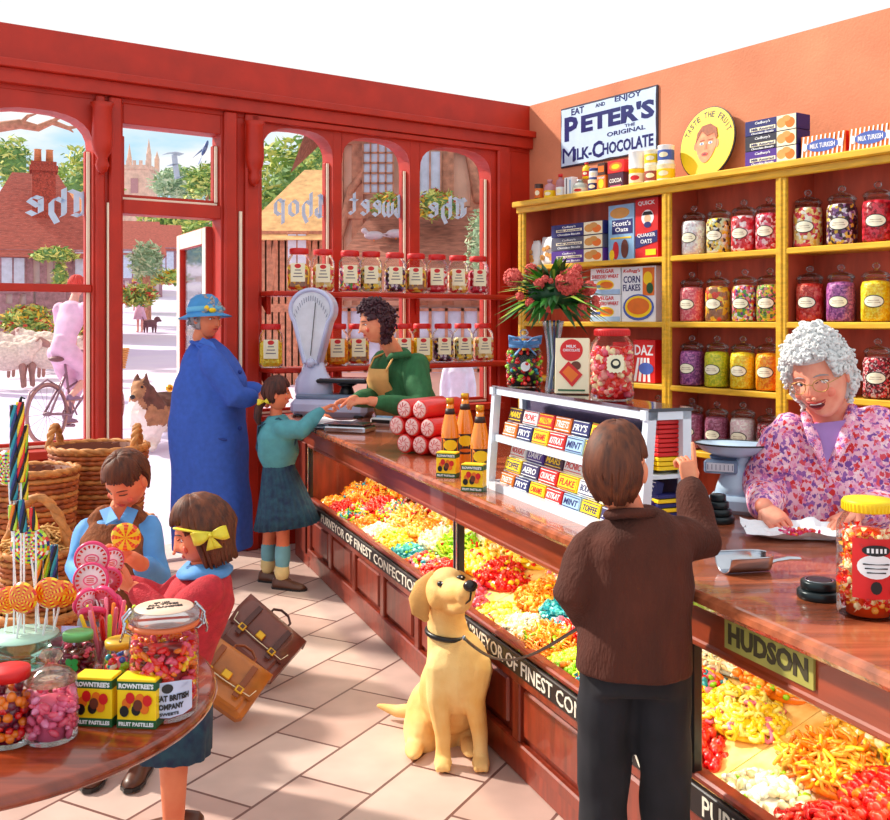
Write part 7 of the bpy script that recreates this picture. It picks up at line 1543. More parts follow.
# ------------------------------------------------------------------ cyclist and bicycle
STL = mat('bicycle_grey_mauve', (150, 116, 130), .4, .3); TYR = mat('tyre_tan', (176, 130, 124), .7); PKD = mat('pink_dress', (244, 196, 226), .8, noise=.15, scale=8)
def bicycle():
    Y = 11.0; a = P(47, 0, Y); g = gz(Y); dr = Vector((.286, .96, 0)); yaw = math.atan2(dr.y, dr.x); root = thing('bicycle', 'old upright bicycle with wicker-coloured basket ridden past the left window', 'bicycle', (a.x, Y, g), yaw)
    for k, x0 in enumerate((0, 1.08)):
        w_ = MB(); w_.tube([(x0+.33*math.cos(t), 0, .34+.33*math.sin(t)) for t in [2*PI*i/36 for i in range(37)]], .018, TYR, 8, dome=False); w_.tube([(x0+.305*math.cos(t), 0, .34+.305*math.sin(t)) for t in [2*PI*i/36 for i in range(37)]], .008, STL, 6, dome=False)
        for i in range(16): t = 2*PI*i/16; w_.tube([(x0, .01*(-1)**i, .34), (x0+.30*math.cos(t), 0, .34+.30*math.sin(t))], .0025, STL, 4, dome=False)
        w_.cyl((x0, -.04, .34), (x0, .04, .34), .025, STL); w_.build('wheel', root)
    f = MB()
    for p, q in (((0, .04, .34), (.42, .0, .30)), ((0, -.04, .34), (.42, 0, .30)), ((0, .04, .34), (.33, 0, .78)), ((0, -.04, .34), (.33, 0, .78)), ((.42, 0, .30), (.30, 0, .90)), ((.42, 0, .30), (.92, 0, .74)), ((.34, 0, .60), (.92, 0, .80)), ((.90, 0, .90), (1.08, .04, .34)), ((.90, 0, .90), (1.08, -.04, .34)), ((.90, 0, .86), (.88, 0, 1.0))): f.tube([p, q], .014, STL, 8)
    f.tube([(-.36, 0, .36), (-.28, 0, .60), (0, 0, .72), (.22, 0, .62)], .016, STL, 6, flat=.5); f.build('frame', root)
    h = MB(); h.tube([(.66, .26, 1.0), (.80, .24, 1.02), (.88, .0, 1.0), (.80, -.24, 1.02), (.66, -.26, 1.0)], .012, STL, 8); h.build('handlebar', root)
    s_ = MB(); s_.tube([(.16, 0, .94), (.28, 0, .94), (.42, 0, .93)], [.09, .06, .03], mat('saddle_brown', (130, 80, 84), .5), 10, flat=.4); s_.build('saddle', root)
    c = MB(); c.lathe([(0, 0), (.09, 0), (.09, .012), (0, .012)], STL, (.42, .05, .30), Matrix.Rotation(-PI/2, 3, 'X'), 20); c.tube([(.42, .07, .30), (.52, .08, .16)], .01, STL, 6); c.tube([(.42, -.07, .30), (.32, -.08, .44)], .01, STL, 6); c.tube([(.50, .12, .16), (.54, .06, .16)], .02, STL, 6); c.build('pedal_crank', root)
    k = MB(); rows = 9
    for i in range(rows): z = .80+.028*i; k.tube([(1.08+(.13+.004*i)*sx, (.16+.004*i)*sy, z) for sx, sy in ((-1, -1), (1, -1), (1, 1), (-1, 1), (-1, -1))], .013, TAN, 6, dome=False)
    k.build('front_basket', root)
    return root
BK = bicycle()
def bk(x, y, z): Mx = Matrix.Translation(BK.location) @ rotz(BK.rotation_euler.z); return Mx @ Vector((x, y, z))
def cyclist():
    pl = bk(.27, 0, 1.03); root = PF('person', 'woman in pink blouse and skirt with red headscarf riding a bicycle away', pl); sd_ = bk(0, 1, 0)-bk(0, 0, 0); fw = bk(1, 0, 0)-bk(0, 0, 0); sk = mat('pale_sunlit_skin', (240, 176, 160), .6); b = MB()
    ch = bk(.42, 0, 1.42); nk = bk(.46, 0, 1.60); b.tube([ch, nk, bk(.49, 0, 1.66)], [.08, .055, .05], sk, 10)
    trunk(b, [(pl, .15, .12), (bk(.33, 0, 1.2), .12, .09), (ch, .16, .10), (bk(.45, 0, 1.52), .11, .06)], sd_, sk)
    legs = []
    for q, ft in ((1, (.52, .10, .18)), (-1, (.32, -.10, .46))): h = bk(.28, q*.09, 1.0); k = bk(.62, q*.12, .62+(0 if q > 0 else .15)); a = bk(ft[0]-.04, ft[1], ft[2]+.06); b.tube([h, mid(h, k), k, mid(k, a, .35), a], [.095, .08, .055, .055, .036], sk, 10); legs.append((h, k, a))
    ar = []
    for q in (1, -1): sh = bk(.44, q*.17, 1.50); el = bk(.58, q*.24, 1.26); wr = bk(.72, q*.25, 1.06); arm(b, sh, el, wr, (.045, .04, .028), sk); ar.append((sh, el, wr))
    bb = fuse(b, sk, .016, 2); W, R = head(bb, bk(.51, 0, 1.76), fw+Vector((0, 0, -.1)), (0, 0, 1), 1.05, sk)
    for sh, el, wr in ar: hand(bb, wr, fw*.8+Vector((0, 0, -.3)), (0, 0, -1), 1, sk, 1, .9)
    for h, k, a in legs: shoe(bb, a+Vector((0, 0, .02)), fw, 1, mat('mauve_shoe', (150, 116, 150), .6), TYR)
    place(bb.build('body', root), root)
    m = MB(); trunk(m, [(bk(.28, 0, 1.10), .13, .11), (bk(.31, 0, 1.2), .13, .10), (bk(.36, 0, 1.32), .15, .11), (ch, .165, .11), (bk(.445, 0, 1.54), .14, .09), (bk(.46, 0, 1.58), .07, .06)], sd_, PKD)
    for sh, el, wr in ar: m.tube([sh, mid(sh, el, .5), mid(sh, el, .8)], [.085, .08, .075], PKD, 10)
    place(ruffle(fuse(m, PKD, .015, 2), wrinkle(.02, 6)).build('blouse', root), root)
    m = MB(); m.tube([bk(.27, 0, 1.12), bk(.27, 0, 1.02)], [.13, .15], PKD, 14)
    for h, k, a in legs: m.tube([h, mid(h, k), k, mid(k, a, .25)], [.11, .11, .105, .10], PKD, 12)
    place(ruffle(fuse(m, PKD, .018, 3), wrinkle(.02, 6)).build('skirt', root), root)
    hair_cap(root, W, R, 1.05, mat('red_headscarf', (226, 70, 60), .7, noise=.15), lambda p: .35 if abs(((p+PI) % (2*PI))-PI) < 1.2 else -.5, .12, None, 50, 0, 3, name='headscarf')
cyclist()
def far_person(x, Y, h, label, top, skirt, hairm, shirt_only=False, yaw=0):
    g = gz(Y); s = h/1.65; root = thing('person', label, 'person', (P(x, 0, Y).x, Y, g), yaw); sk = mat('pale_sunlit_skin'); b = MB(); sd_ = Vector((1, 0, 0))
    for q in (-1, 1): b.tube([(q*.08*s, 0, .82*s), (q*.08*s, 0, .45*s), (q*.08*s, 0, .08*s)], [.08*s, .055*s, .04*s], sk, 8); b.tube([(q*.17*s, 0, 1.33*s), (q*.22*s, .02, 1.06*s), (q*.22*s, -.03, .82*s)], [.05*s, .04*s, .03*s], sk, 8); b.tube([(q*.08*s, 0.03*s, .04*s), (q*.08*s, -.12*s, .03*s)], [.04*s, .035*s], TIMB, 8)
    trunk(b, [(Vector((0, 0, .8*s)), .14*s, .1*s), (Vector((0, 0, 1.1*s)), .12*s, .09*s), (Vector((0, 0, 1.36*s)), .15*s, .08*s)], sd_, sk); b.tube([(0, 0, 1.35*s), (0, 0, 1.45*s)], .05*s, sk)
    bb = fuse(b, sk, .02*s, 2); W, R = head(bb, (0, 0, 1.53*s), (.1, .98, -.1), (0, 0, 1), s, sk); bb.build('body', root)
    m = MB(); trunk(m, [(Vector((0, 0, .80*s)), .17*s, .13*s), (Vector((0, 0, 1.08*s)), .145*s, .11*s), (Vector((0, 0, 1.3*s)), .18*s, .12*s), (Vector((0, 0, 1.41*s)), .09*s, .07*s)], sd_, top)
    for q in (-1, 1): m.tube([(q*.17*s, 0, 1.33*s), (q*.21*s, .02, 1.1*s)] + ([(q*.21*s, 0, .9*s)] if shirt_only else []), .07*s, top, 8)
    fuse(m, top, .02*s, 2).build('shirt', root); m = MB()
    if shirt_only: [m.tube([(q*.07*s, 0, .85*s), (q*.08*s, 0, .45*s), (q*.08*s, 0, .1*s)], [.12*s, .085*s, .07*s], skirt, 10) for q in (-1, 1)]; fuse(m, skirt, .02*s, 2).build('trousers', root)
    else: trunk(m, [(Vector((0, 0, .48*s)), .25*s, .22*s), (Vector((0, 0, .85*s)), .16*s, .13*s), (Vector((0, 0, 1.02*s)), .14*s, .11*s)], sd_, skirt); m.build('skirt', root)
    o = hair_cap(root, W, R, s, hairm, lambda p: .3 if abs(((p+PI) % (2*PI))-PI) < 1.2 else -.6, .12, None, 50, 0, 3); o.location = (0, 0, 0)
far_person(140, 31, 1.35, 'girl in pale dress walking up the village road with a dog', PKD, PKD, HB)
WSH = mat('pale_blue_white_shirt', (226, 228, 250), .8); far_person(458, 10.2, 1.12, 'boy in white shirt seen through the right window below the jars', WSH, mat('grey_shorts'), HB, True)
# small dark dog far up the road
Y = 30.5; root = thing('terrier', 'small dark dog trotting beside the girl up the road', 'dog', (P(150, 0, Y).x, Y, gz(Y)), .9); b = MB(); DK = mat('dark_terrier', (120, 80, 90), .9); b.ell((0, 0, .3), (.24, .12, .12), DK); b.ell((.26, 0, .42), (.11, .08, .09), DK); b.tube([(.3, 0, .4), (.4, 0, .37)], [.06, .03], DK); b.tube([(-.2, 0, .36), (-.28, 0, .5)], [.03, .015], DK)
for lx in (-.15, .15):
    for q in (-1, 1): b.tube([(lx, q*.07, .25), (lx, q*.07, .03)], [.045, .03], DK)
fuse(b, DK, .02, 2).build('body', root)

# ------------------------------------------------------------------ baskets by the left window
WK = mat('wicker', (196, 104, 48), .6, noise=.35, scale=30, rgb2=(130, 56, 26)); WKL = mat('wicker_light', (220, 142, 72), .6, noise=.3, scale=30); WKD = mat('wicker_dark', (120, 54, 28), .7)
def wicker(name, label, c, rx_, ry_, z0, z1, flare=1.15, rows=18, stakes=26, rz=0, cat='basket', group=None):
    root = thing(name, label, cat, (c.x, c.y, z0), rz, group); H = z1-z0; m = MB(); sq = 2.6 if name == 'wicker_hamper' else 2
    def pt(a, k, o): cc, ss = math.cos(a), math.sin(a); q = (abs(cc)**sq+abs(ss)**sq)**(-1/sq); return ((rx_*k+o)*cc*q, (ry_*k+o)*ss*q)
    rg = []
    for t in (0, .5, 1): k = 1+(flare-1)*t; rg.append([Vector((*pt(2*PI*j/32, k*.97, 0), H*t)) for j in range(32)])
    rg2 = [[Vector((v.x*.95, v.y*.95, v.z)) for v in r] for r in reversed(rg)]; m.loft(rg+rg2, WKD, False); m.loft([[Vector((v.x*.97, v.y*.97, .012)) for v in rg[0]], [Vector((v.x*.97, v.y*.97, .002)) for v in rg[0]]], WKD)
    for i in range(rows):
        t = (i+.5)/rows; k = 1+(flare-1)*t; n = stakes*2; m.tube([(*pt(2*PI*j/n, k, .006*(1 if (j//1+i) % 2 else -1)), H*t) for j in range(n+1)], H/rows*.52, WK if i % 3 else WKL, 5, dome=False)
    m.build('woven_body', root)
    m = MB()
    for q in range(2): m.tube([(*pt(2*PI*j/60, flare, .004+.007*math.sin(j*1.1+q*PI)), H+.006*math.cos(j*1.1+q*PI)) for j in range(61)], .011, WKL, 7, dome=False)
    m.build('rim', root); return root
def loop(root, a, b, h, r=.012):
    m = MB(); a = Vector(a); b = Vector(b)
    for q in range(2): m.tube([a.lerp(b, t)+Vector((0, 0, h*math.sin(PI*t)**.7))+Vector((.008*math.cos(i*1.2+q*PI), .008*math.sin(i*1.2+q*PI), 0)) for i, t in enumerate([k/20 for k in range(21)])], r, WKL, 7)
    m.build('handle', root)
c = P(99, 0, 4.75); d_ = wicker('wicker_hamper', 'lower wicker hamper under the big two-handled basket', c, .23, .20, 0, .64, 1.05, 22); a = wicker('wicker_basket', 'big round wicker basket with two looped handles behind the boys head', c, .185, .17, .645, 1.0, 1.18, 16)
loop(a, (-.21, -.07, .355), (-.21, .07, .355), .10); loop(a, (.19, -.08, .355), (.17, .08, .355), .10)
c = P(30, 0, 4.35); wicker('wicker_hamper', 'tall wicker hamper under the open oval basket at the left', c, .20, .16, 0, .62, 1.03, 20); b_ = wicker('wicker_basket', 'open oval wicker basket at the left below the window', c, .17, .14, .625, .95, 1.15, 14)
c = P(38, 0, 3.92); wicker('wicker_hamper', 'low wicker hamper under the round basket with hoop handle', c, .15, .13, 0, .46, 1.05, 16); r_ = wicker('wicker_basket', 'round basket with a tall hoop handle heaped with straw', c, .125, .12, .465, .70, 1.15, 11); loop(r_, (-.13, 0, .22), (.13, 0, .22), .22, .015)
m = MB(); R = random.Random(6); STW = mat('straw', (238, 184, 108), .8, noise=.3)
for i in range(170): a0 = R.uniform(0, 6.28); r = .125*math.sqrt(R.random()); p = Vector((r*math.cos(a0), r*math.sin(a0), .22+.075*(1-(r/.13)**2)+R.uniform(-.01, .02))); v = Vector((R.gauss(0, 1), R.gauss(0, 1), R.gauss(0, .35))).normalized()*.045; m.tube([p-v, p+Vector((0, 0, .012)), p+v], .0045, STW, 4)
m.ell((0, 0, .20), (.12, .12, .08), STW); m.build('straw', None, 'heap of golden straw in the hoop-handled basket', 'straw', None, 'stuff').location = (c.x, c.y, .465)

# ------------------------------------------------------------------ round display table
TZ = .75; TC = Vector((-1.07, 2.25, 0)); TW = mat('table_red_brown_wood', (150, 60, 30), .2, noise=.35, scale=4, stretch=(1, 8, 1), coat=.6)
root = thing('round_table', 'round red-brown polished table crowded with sweets in the near left corner', 'table', TC); m = MB(); m.lathe([(0, TZ-.035), (.52, TZ-.035), (.54, TZ-.028), (.545, TZ-.018), (.54, TZ-.006), (.53, TZ), (0, TZ)], TW, seg=64); m.build('tabletop', root)
m = MB(); m.lathe([(0, .12), (.05, .12), (.08, .16), (.05, .22), (.035, .4), (.06, .55), (.05, .62), (.10, TZ-.04), (0, TZ-.036)], TW, seg=20); m.build('pedestal', root)
for i in range(3): a0 = 2*PI*i/3+.3; m = MB(); m.tube([(0, 0, .2), (.18*math.cos(a0), .18*math.sin(a0), .14), (.36*math.cos(a0), .36*math.sin(a0), .03)], [.04, .035, .03], TW, 10); m.build('leg', root)
T_ = lambda x, y: onz(x, y, TZ+.0005)
# clip-top jar
def cliptop(p, r=.073, h=.235):
    root = thing('clip_top_jar', 'large clip-top jar of assorted sweets with printed lid and blue label on the table', 'jar', p, .42); m = MB(); m.lathe([(0, 0), (r*.93, 0), (r, .008), (r, h*.66), (r*.97, h*.74), (r*.88, h*.79), (r*.88, h*.84)], GL, seg=32); m.build('glass_body', root)
    m = MB(); m.lathe([(.86*r, h*.80), (r*1.0, h*.805), (r*1.03, h*.82), (r*1.0, h*.845), (.86*r, h*.85)], mat('rubber_orange', (226, 110, 60), .5), seg=32); m.lathe([(.86*r, h*.855), (r*1.02, h*.86), (r*1.04, h*.89), (r*1.03, h*.93), (r*.96, h*.955), (r*.80, h*.965), (0, h*.968)], glass('stopper_glass'), seg=32)
    m.lathe([(0, h*.969), (r*.86, h*.966), (r*.84, h*.975), (0, h*.978)], mat('rose_cream_lid', (250, 214, 190), .3), seg=32); l = m.build('lid', root); t = MB(Matrix.Translation((0, 0, h*.979)) @ Matrix.Rotation(-PI/2, 4, 'X')); t.text('ALL TYPES', 0, .012, r*.9, .012, BLK, 0, None, .03); t.text('OF CANDIES', 0, -.008, r*1.05, .012, BLK, 0, None, .03); t.text('EST 1850', 0, .028, r*.45, .008, BLK, 0, None, .03); t.build('lettering', l)
    for s_ in (-1, 1):
        m = MB(); m.tube([(s_*r*.95, -.014, h*.76), (s_*r*1.12, -.014, h*.80), (s_*r*1.16, -.012, h*.90), (s_*r*.95, -.01, h*.97)], .0028, CHR, 8); m.tube([(s_*r*.95, .014, h*.76), (s_*r*1.12, .014, h*.80), (s_*r*1.16, .012, h*.90), (s_*r*.95, .01, h*.97)], .0028, CHR, 8); m.tube([(s_*r*1.12, -.018, h*.80), (s_*r*1.12, .018, h*.80)], .004, CHR, 8); m.tube([(s_*r*1.13, -.02, h*.88), (s_*r*1.22, -.02, h*.76), (s_*r*1.24, 0, h*.70)], .0028, CHR, 8); m.build('wire_clip', root)
    m = MB(); m.lathe([(.98*r, h*.755), (.90*r, h*.785), (.985*r, h*.756)], CHR, seg=32) if False else None
    s = MB(); s.lathe([(0, .004), (r*.72, .004), (r*.74, h*.58), (0, h*.60)], mat('deep_red_jelly', (150, 16, 20), .3), seg=20); R = random.Random(15); 
    s.lathe([(r*.88, .012), (r*.955, .012), (r*.955, h*.12), (r*.88, h*.12)], mat('deep_red_jelly'), seg=28)
    for kd, cols, n in (('bean', [gm('red', 0), gm('rose', 0), gm('yellow', 0), gm('orange', 0), gm('scarlet', 0)], 330), ('cube', [gm('choc', 0), gm('cream', 0), gm('rose', 0)], 60)):
        pts = []
        for i in range(n): a0 = R.uniform(0, 6.28); pts.append((r*.83*math.cos(a0), r*.83*math.sin(a0), R.uniform(.02, h*.66)))
        scatter(s, kd, pts, .0078, cols, R)
    s.build('sweets', root, kind='stuff')
    m = MB(); curved(m, [(-.055, -.03), (-.055, .030), (-.03, .036), (0, .038), (.03, .036), (.055, .03), (.055, -.03), (.03, -.036), (0, -.038), (-.03, -.036)][::-1], r, h*.22, mat('lilac_label', (206, 214, 244), .4), .0015); 
    for i, (w_, z) in enumerate(((.034, .010), (.030, -.008))):
        pass
    curved(m, oval(.012, .010, 14, -.004, .024), r, h*.22, BLK, .0025); t1 = 'GREAT BRITISH'; 
    m2 = MB(); m2.text('GREAT BRITISH', 0, h*.22+.004, .088, .013, BLK, 0, None, .04); m2.text('COMPANY', 0, h*.22-.014, .062, .012, BLK, 0, None, .04); m2.text('SWEETS', 0, h*.22-.029, .040, .006, BLK, 0, None, .02)
    m2.v = [Vector(((r+.0028)*math.sin(v.x/(r+.0028)), -(r+.0028)*math.cos(v.x/(r+.0028))+v.y, v.z)) for v in m2.v]; lp = m.build('label_plate', root, 'pale blue printed label'); m2.build('lettering', lp); return root
cliptop(T_(164, 712))
# pink sweets apothecary jar
p = T_(51, 738); root = thing('sweet_jar', 'low glass jar of pink sweets with domed stopper on the table', 'jar', p); r = .052; m = MB(); m.lathe([(0, 0), (r*.9, 0), (r, .006), (r*1.02, .07), (r*.95, .10), (r*.84, .112), (r*.88, .118)], GL, seg=28); m.build('glass_body', root)
m = MB(); AMB = glass('amber_stopper', (1, .84, .72), .45); m.lathe([(0, .115), (r*.98, .116), (r*.98, .122), (r*.7, .138), (r*.3, .146), (.012, .152), (.018, .160), (.024, .168), (.018, .178), (0, .181)], AMB, seg=28); m.build('lid', root)
s = MB(); s.lathe([(0, .004), (r*.6, .004), (r*.65, .08), (0, .09)], PINK, seg=16); R = random.Random(8); scatter(s, 'bean', [(r*.80*math.cos(a0), r*.80*math.sin(a0), R.uniform(.012, .092)) for a0 in [R.uniform(0, 6.28) for _ in range(110)]], .0085, [PINK, gm('rose', 0), gm('pinkb', (250, 150, 190))], R); s.build('sweets', root, kind='stuff')
def smalljar(p, r, h, lab, lidm, cols, kind, n, sz, extra=None):
    root = thing('sweet_jar', lab, 'jar', p); m = MB(); m.lathe([(0, 0), (r*.9, 0), (r, .006), (r*1.0, h*.6), (r*.92, h*.75), (r*.78, h*.82), (r*.78, h*.9)], GL, seg=24); m.build('glass_body', root); m = MB(); m.lathe([(0, h*.86), (r*.86, h*.86), (r*.88, h*.97), (r*.84, h), (0, h)], lidm, seg=24); m.build('lid', root)
    s = MB(); s.lathe([(0, .004), (r*.55, .004), (r*.6, h*.6), (0, h*.65)], cols[0], seg=14); R = random.Random(n); q = r*.95-sz*1.25; scatter(s, kind, [(q*math.cos(a0), q*math.sin(a0), R.uniform(.014, h*.68)) for a0 in [R.uniform(0, 6.28) for _ in range(n)]], sz, cols, R); s.build('sweets', root, kind='stuff')
    if extra: extra(root, r, h)
def clover(root, r, h):
    m = MB(); CG = mat('clover_green', (40, 170, 80), .4)
    for a0 in (PI/4, 3*PI/4, 5*PI/4, 7*PI/4): curved(m, oval(.0085, .0085, 12, .0095*math.cos(a0), .0095*math.sin(a0)), r, h*.42, CG, .003)
    curved(m, [(-.001, -.01), (.002, -.01), (.004, -.026), (.001, -.027)][::-1], r, h*.42, CG, .0035); m.build('clover_mark', root, 'green four-leaf clover')
smalljar(T_(78, 679), .040, .112, 'small jar of dark red sweets marked with a green clover', mat('green_gold_lid', (110, 190, 110), .3), [gm('choc', 0), gm('wine', (120, 20, 50)), gm('rose', 0)], 'bean', 110, .0075, clover)
smalljar(T_(121, 689), .041, .115, 'small jar of round gumballs with a yellow lid behind the clip-top jar', mat('gold_lid', (244, 190, 50), .3), [gm('rose', 0), gm('red', 0), gm('green', 0), gm('gumblue', (60, 110, 210)), gm('white', 0), gm('teal', 0)], 'ball', 90, .0092)
smalljar(T_(9, 742), .047, .15, 'jar of dark red berry sweets at the near left edge of the table', REDP, [gm('wine', 0), gm('red', 0), gm('orange', 0)], 'ball', 120, .0088)
smalljar(T_(62, 668), .030, .07, 'tiny jar of mauve sweets behind the clover jar', PINK, [gm('wine', 0), gm('pink', 0)], 'ball', 50, .007)
pastille(T_(98, 722), -.12, 'yellow and green pastille box beside the pink sweet jar on the table', .98); pastille(T_(141, 724), -.10, 'yellow and green pastille box in front of the clip-top jar', .98)
m = MB(); m.box((0, 0, .0015), (.06, .04, .002), mat('pink_card', (246, 196, 190), .6)); o = m.build('price_card', None, 'blank pale pink card lying behind the pink sweet jar', 'card'); o.location = T_(30, 690); o.rotation_euler = (0, 0, -.6)

# lollipops
def spiral_disc(mb, cols, r, th, T, arms=4, turns=1.1, bevel=True):
    nr, na = 9, 48
    for sgn in (-1, 1):
        vs = [(0, sgn*th, 0)]; fs = {}
        for i in range(1, nr+1):
            for j in range(na): a = 2*PI*j/na; q = r*i/nr; y = sgn*th*math.sqrt(max(0, 1-(i/nr)**4)); vs.append((q*math.cos(a), y, q*math.sin(a)))
        for j in range(na):
            k = (j+1) % na
            for i in range(nr):
                c = int(((j/na)+turns*(i/nr))*arms*len(cols)/1.0) % len(cols); f = (0, 1+j, 1+k) if i == 0 else (1+(i-1)*na+j, 1+i*na+j, 1+i*na+k, 1+(i-1)*na+k)
                fs.setdefault(c, []).append(f if sgn < 0 else tuple(reversed(f)))
        for c, ff in fs.items(): mb.add(vs, ff, cols[c], True, T)
lollyc = {'orange': [gm('red', 0), gm('orange', 0), gm('yellow', 0), gm('orange', 0)], 'rainbow': [gm('red', 0), gm('lime', 0), gm('green', 0), gm('white', 0), gm('orange', 0), gm('navyc', (30, 50, 120))], 'yellow': [gm('yellow', 0), gm('scarlet', 0), gm('yellow', 0), gm('orange', 0)]}
def lolly(c, r, foot, key, lab, yaw=0, pitch=0, group='swirl lollipops'):
    root = thing('lollipop', lab, 'lollipop', foot, 0, group); m = MB(); T = Matrix.Translation(c-foot) @ rotz(yaw) @ Matrix.Rotation(pitch, 4, 'X'); spiral_disc(m, lollyc[key], r, .009, T); m.build('swirl_disc', root)
    m = MB(); b = (c-foot); dn = b.normalized(); m.tube([b-dn*r*.6, (0, 0, 0)], .0028, WHT, 8); m.build('stick', root)
GS = glass('green_glass_stand', (.72, .95, .86), .35); p = T_(22, 672); root = thing('glass_stand', 'round green glass stand holding orange lollipops at the left of the table', 'stand', p); m = MB(); m.lathe([(0, 0), (.05, 0), (.055, .008), (.03, .02), (.03, .035), (.088, .045), (.092, .052), (.092, .082), (.086, .088), (0, .088)], GS, seg=36); m.build('drum', root)
m = MB(); m.lathe([(0, .0885), (.084, .0885), (.084, .091), (0, .091)], mat('mint_glass_top', (190, 232, 214), .2), seg=36); m.build('top_disc', root); gp = p
for i, (x, y, r, dx, dy, lab) in enumerate(((23, 598, .038, .0, -.03, 'orange and red swirl lollipop in front on the glass stand'), (50, 593, .038, .055, -.01, 'orange and red swirl lollipop at the right of the glass stand'), (62, 594, .034, .065, .03, 'orange swirl lollipop behind the right one on the glass stand'), (9, 600, .034, -.05, .02, 'orange swirl lollipop at the left edge of the glass stand'))):
    ft = gp+Vector((dx, dy, .0915)); lolly(P(x, y, ft.y), r, ft, 'orange', lab, .2*(i-1))
def spot(x, y): q = T_(x, y); return q
lolly(P(30, 546, 2.50), .048, gp+Vector((.02, .055, .0915)), 'rainbow', 'big green, red and white swirl lollipop above the orange ones', .1)
lolly(P(8, 468, 2.52), .045, gp+Vector((-.035, .06, .0915)), 'rainbow', 'big rainbow swirl lollipop high at the left edge', -.2)
# twisted candy sticks
def cane(a, b, r, cols, lab, hook=False):
    root = MB(); a = Vector(a); b = Vector(b); n = 40; L_ = (b-a).length; R3 = frame(b-a); k = 6
    for q in range(k):
        pts = [a+R3 @ Vector((r*.62*math.cos(2*PI*q/k+t*L_*42), r*.62*math.sin(2*PI*q/k+t*L_*42), t*L_)) for t in [i/n for i in range(n+1)]]
        root.tube(pts, r*.5, cols[q % len(cols)], 6, dome=False)
    if hook: root.tube([b, b+Vector((.004, 0, .012)), b+Vector((.012, 0, .008))], [r*.5, r*.4, r*.2], BLK, 6)
    root.build('twist_stick', None, lab, 'candy stick', 'twisted candy sticks', loc=tuple(a))
TWS = [[gm('red', 0), BLK, gm('yellow', 0)], [gm('navyc', 0), BLK, gm('teal', 0)], [gm('green', 0), BLK, gm('yellow', 0)], [gm('orange', 0), BLK, gm('lime', 0)]]
base = gp+Vector((0, 0, .0915))
for i, (x0, y0, x1, y1, Yd, c, lab) in enumerate(((14, 405, 14, 500, 2.47, 1, 'tall blue and black twist stick at the far left edge'), (20, 402, 21, 482, 2.475, 0, 'tallest red, yellow and black twist stick at the left'), (24, 425, 24, 500, 2.50, 2, 'green, yellow and black twist stick beside the tallest'), (12, 505, 14, 530, 2.42, 3, 'short orange twist stick at the left edge'), (20, 500, 24, 532, 2.425, 1, 'short blue twist stick above the big lollipop'), (30, 508, 36, 530, 2.43, 0, 'short red twist stick leaning right above the big lollipop'))):
    q1 = P(x0, y0, Yd); q0 = P(x1, y1, Yd); cane(q0, q1, .0095, TWS[c], lab, i == 1); mm = MB(); ft = Vector((max(min(q0.x, gp.x+.07), gp.x-.07), Yd, gp.z+.0915)); mm.tube([q0, ft], .0025, WHT, 6); s_ = bpy.data.objects[[o.name for o in COL.objects if o.name.startswith('twist_stick')][-1]]; 
    o = mm.build('stick', s_); o.location = -Vector(s_.location)
for i, (x, ya, yb, c, lab) in enumerate(((38, 560, 592, 3, 'twist stick standing just behind the orange lollipops'), (54, 545, 592, 1, 'blue twist stick right of the big green lollipop'), (47, 552, 590, 2, 'green twist stick between the lollipops'))):
    Yd = 2.50+.01*i; q1 = P(x, ya, Yd); ft = Vector((q1.x, Yd, TZ)); cane(P(x, yb, Yd), q1, .009, TWS[c], lab); s_ = [o for o in COL.objects if o.name.startswith('twist_stick')][-1]; mm = MB(); mm.tube([P(x, yb, Yd), ft], .0025, WHT, 6); mm.build('stick', s_).location = -Vector(s_.location)
# printed rock disc lollies in a pot of coloured sticks
PKR = mat('pink_disc_rim', (244, 60, 120), .3); PKW = mat('pink_white_disc', (255, 224, 232), .4)
hold = T_(108, 664)
def disc(c, r, yaw, pitch, lab, foot, dark=False, stick=True):
    root = thing('rock_lollipop', lab, 'lollipop', foot, 0, 'round rock lollipops'); T = Matrix.Translation(c-foot) @ rotz(yaw) @ Matrix.Rotation(pitch, 4, 'X'); m = MB(T); RX = Matrix.Rotation(PI/2, 3, 'X')
    m.lathe([(0, -.007), (r*.93, -.007), (r, -.004), (r, .004), (r*.93, .007), (0, .007)], PKR, (0, 0, 0), RX, 36); m.lathe([(0, .0072), (r*.86, .0072), (r*.86, .0078), (0, .0078)], PKW if not dark else mat('rose_disc', (226, 90, 110), .4), (0, 0, 0), RX, 30); d = m.build('disc', root)
    m = MB(T)
    for i in range(18): a = 2*PI*i/18; p = [(r*k*math.cos(a+w), r*k*math.sin(a+w)) for k, w in ((.64, -.05), (.82, -.09), (.82, .09), (.64, .05))]; m.prism(p, .001, REDP, Matrix.Translation((0, -.0088, 0)))
    m.prism(list(reversed(oval(r*.42, r*.30, 20))), .001, PINK, Matrix.Translation((0, -.0086, 0))); m.prism(list(reversed(oval(r*.33, r*.22, 20))), .001, PKW, Matrix.Translation((0, -.0092, 0)))
    for z in (.1, 0, -.1): m.box((0, -.0096, z*r), (r*.4, .0006, r*.04), REDP)
    m.build('printed_face', d)
    if stick: m = MB(); b = c-foot; m.tube([b-b.normalized()*r*.4, (0, 0, 0)], .0028, WHT, 8); m.build('stick', root)
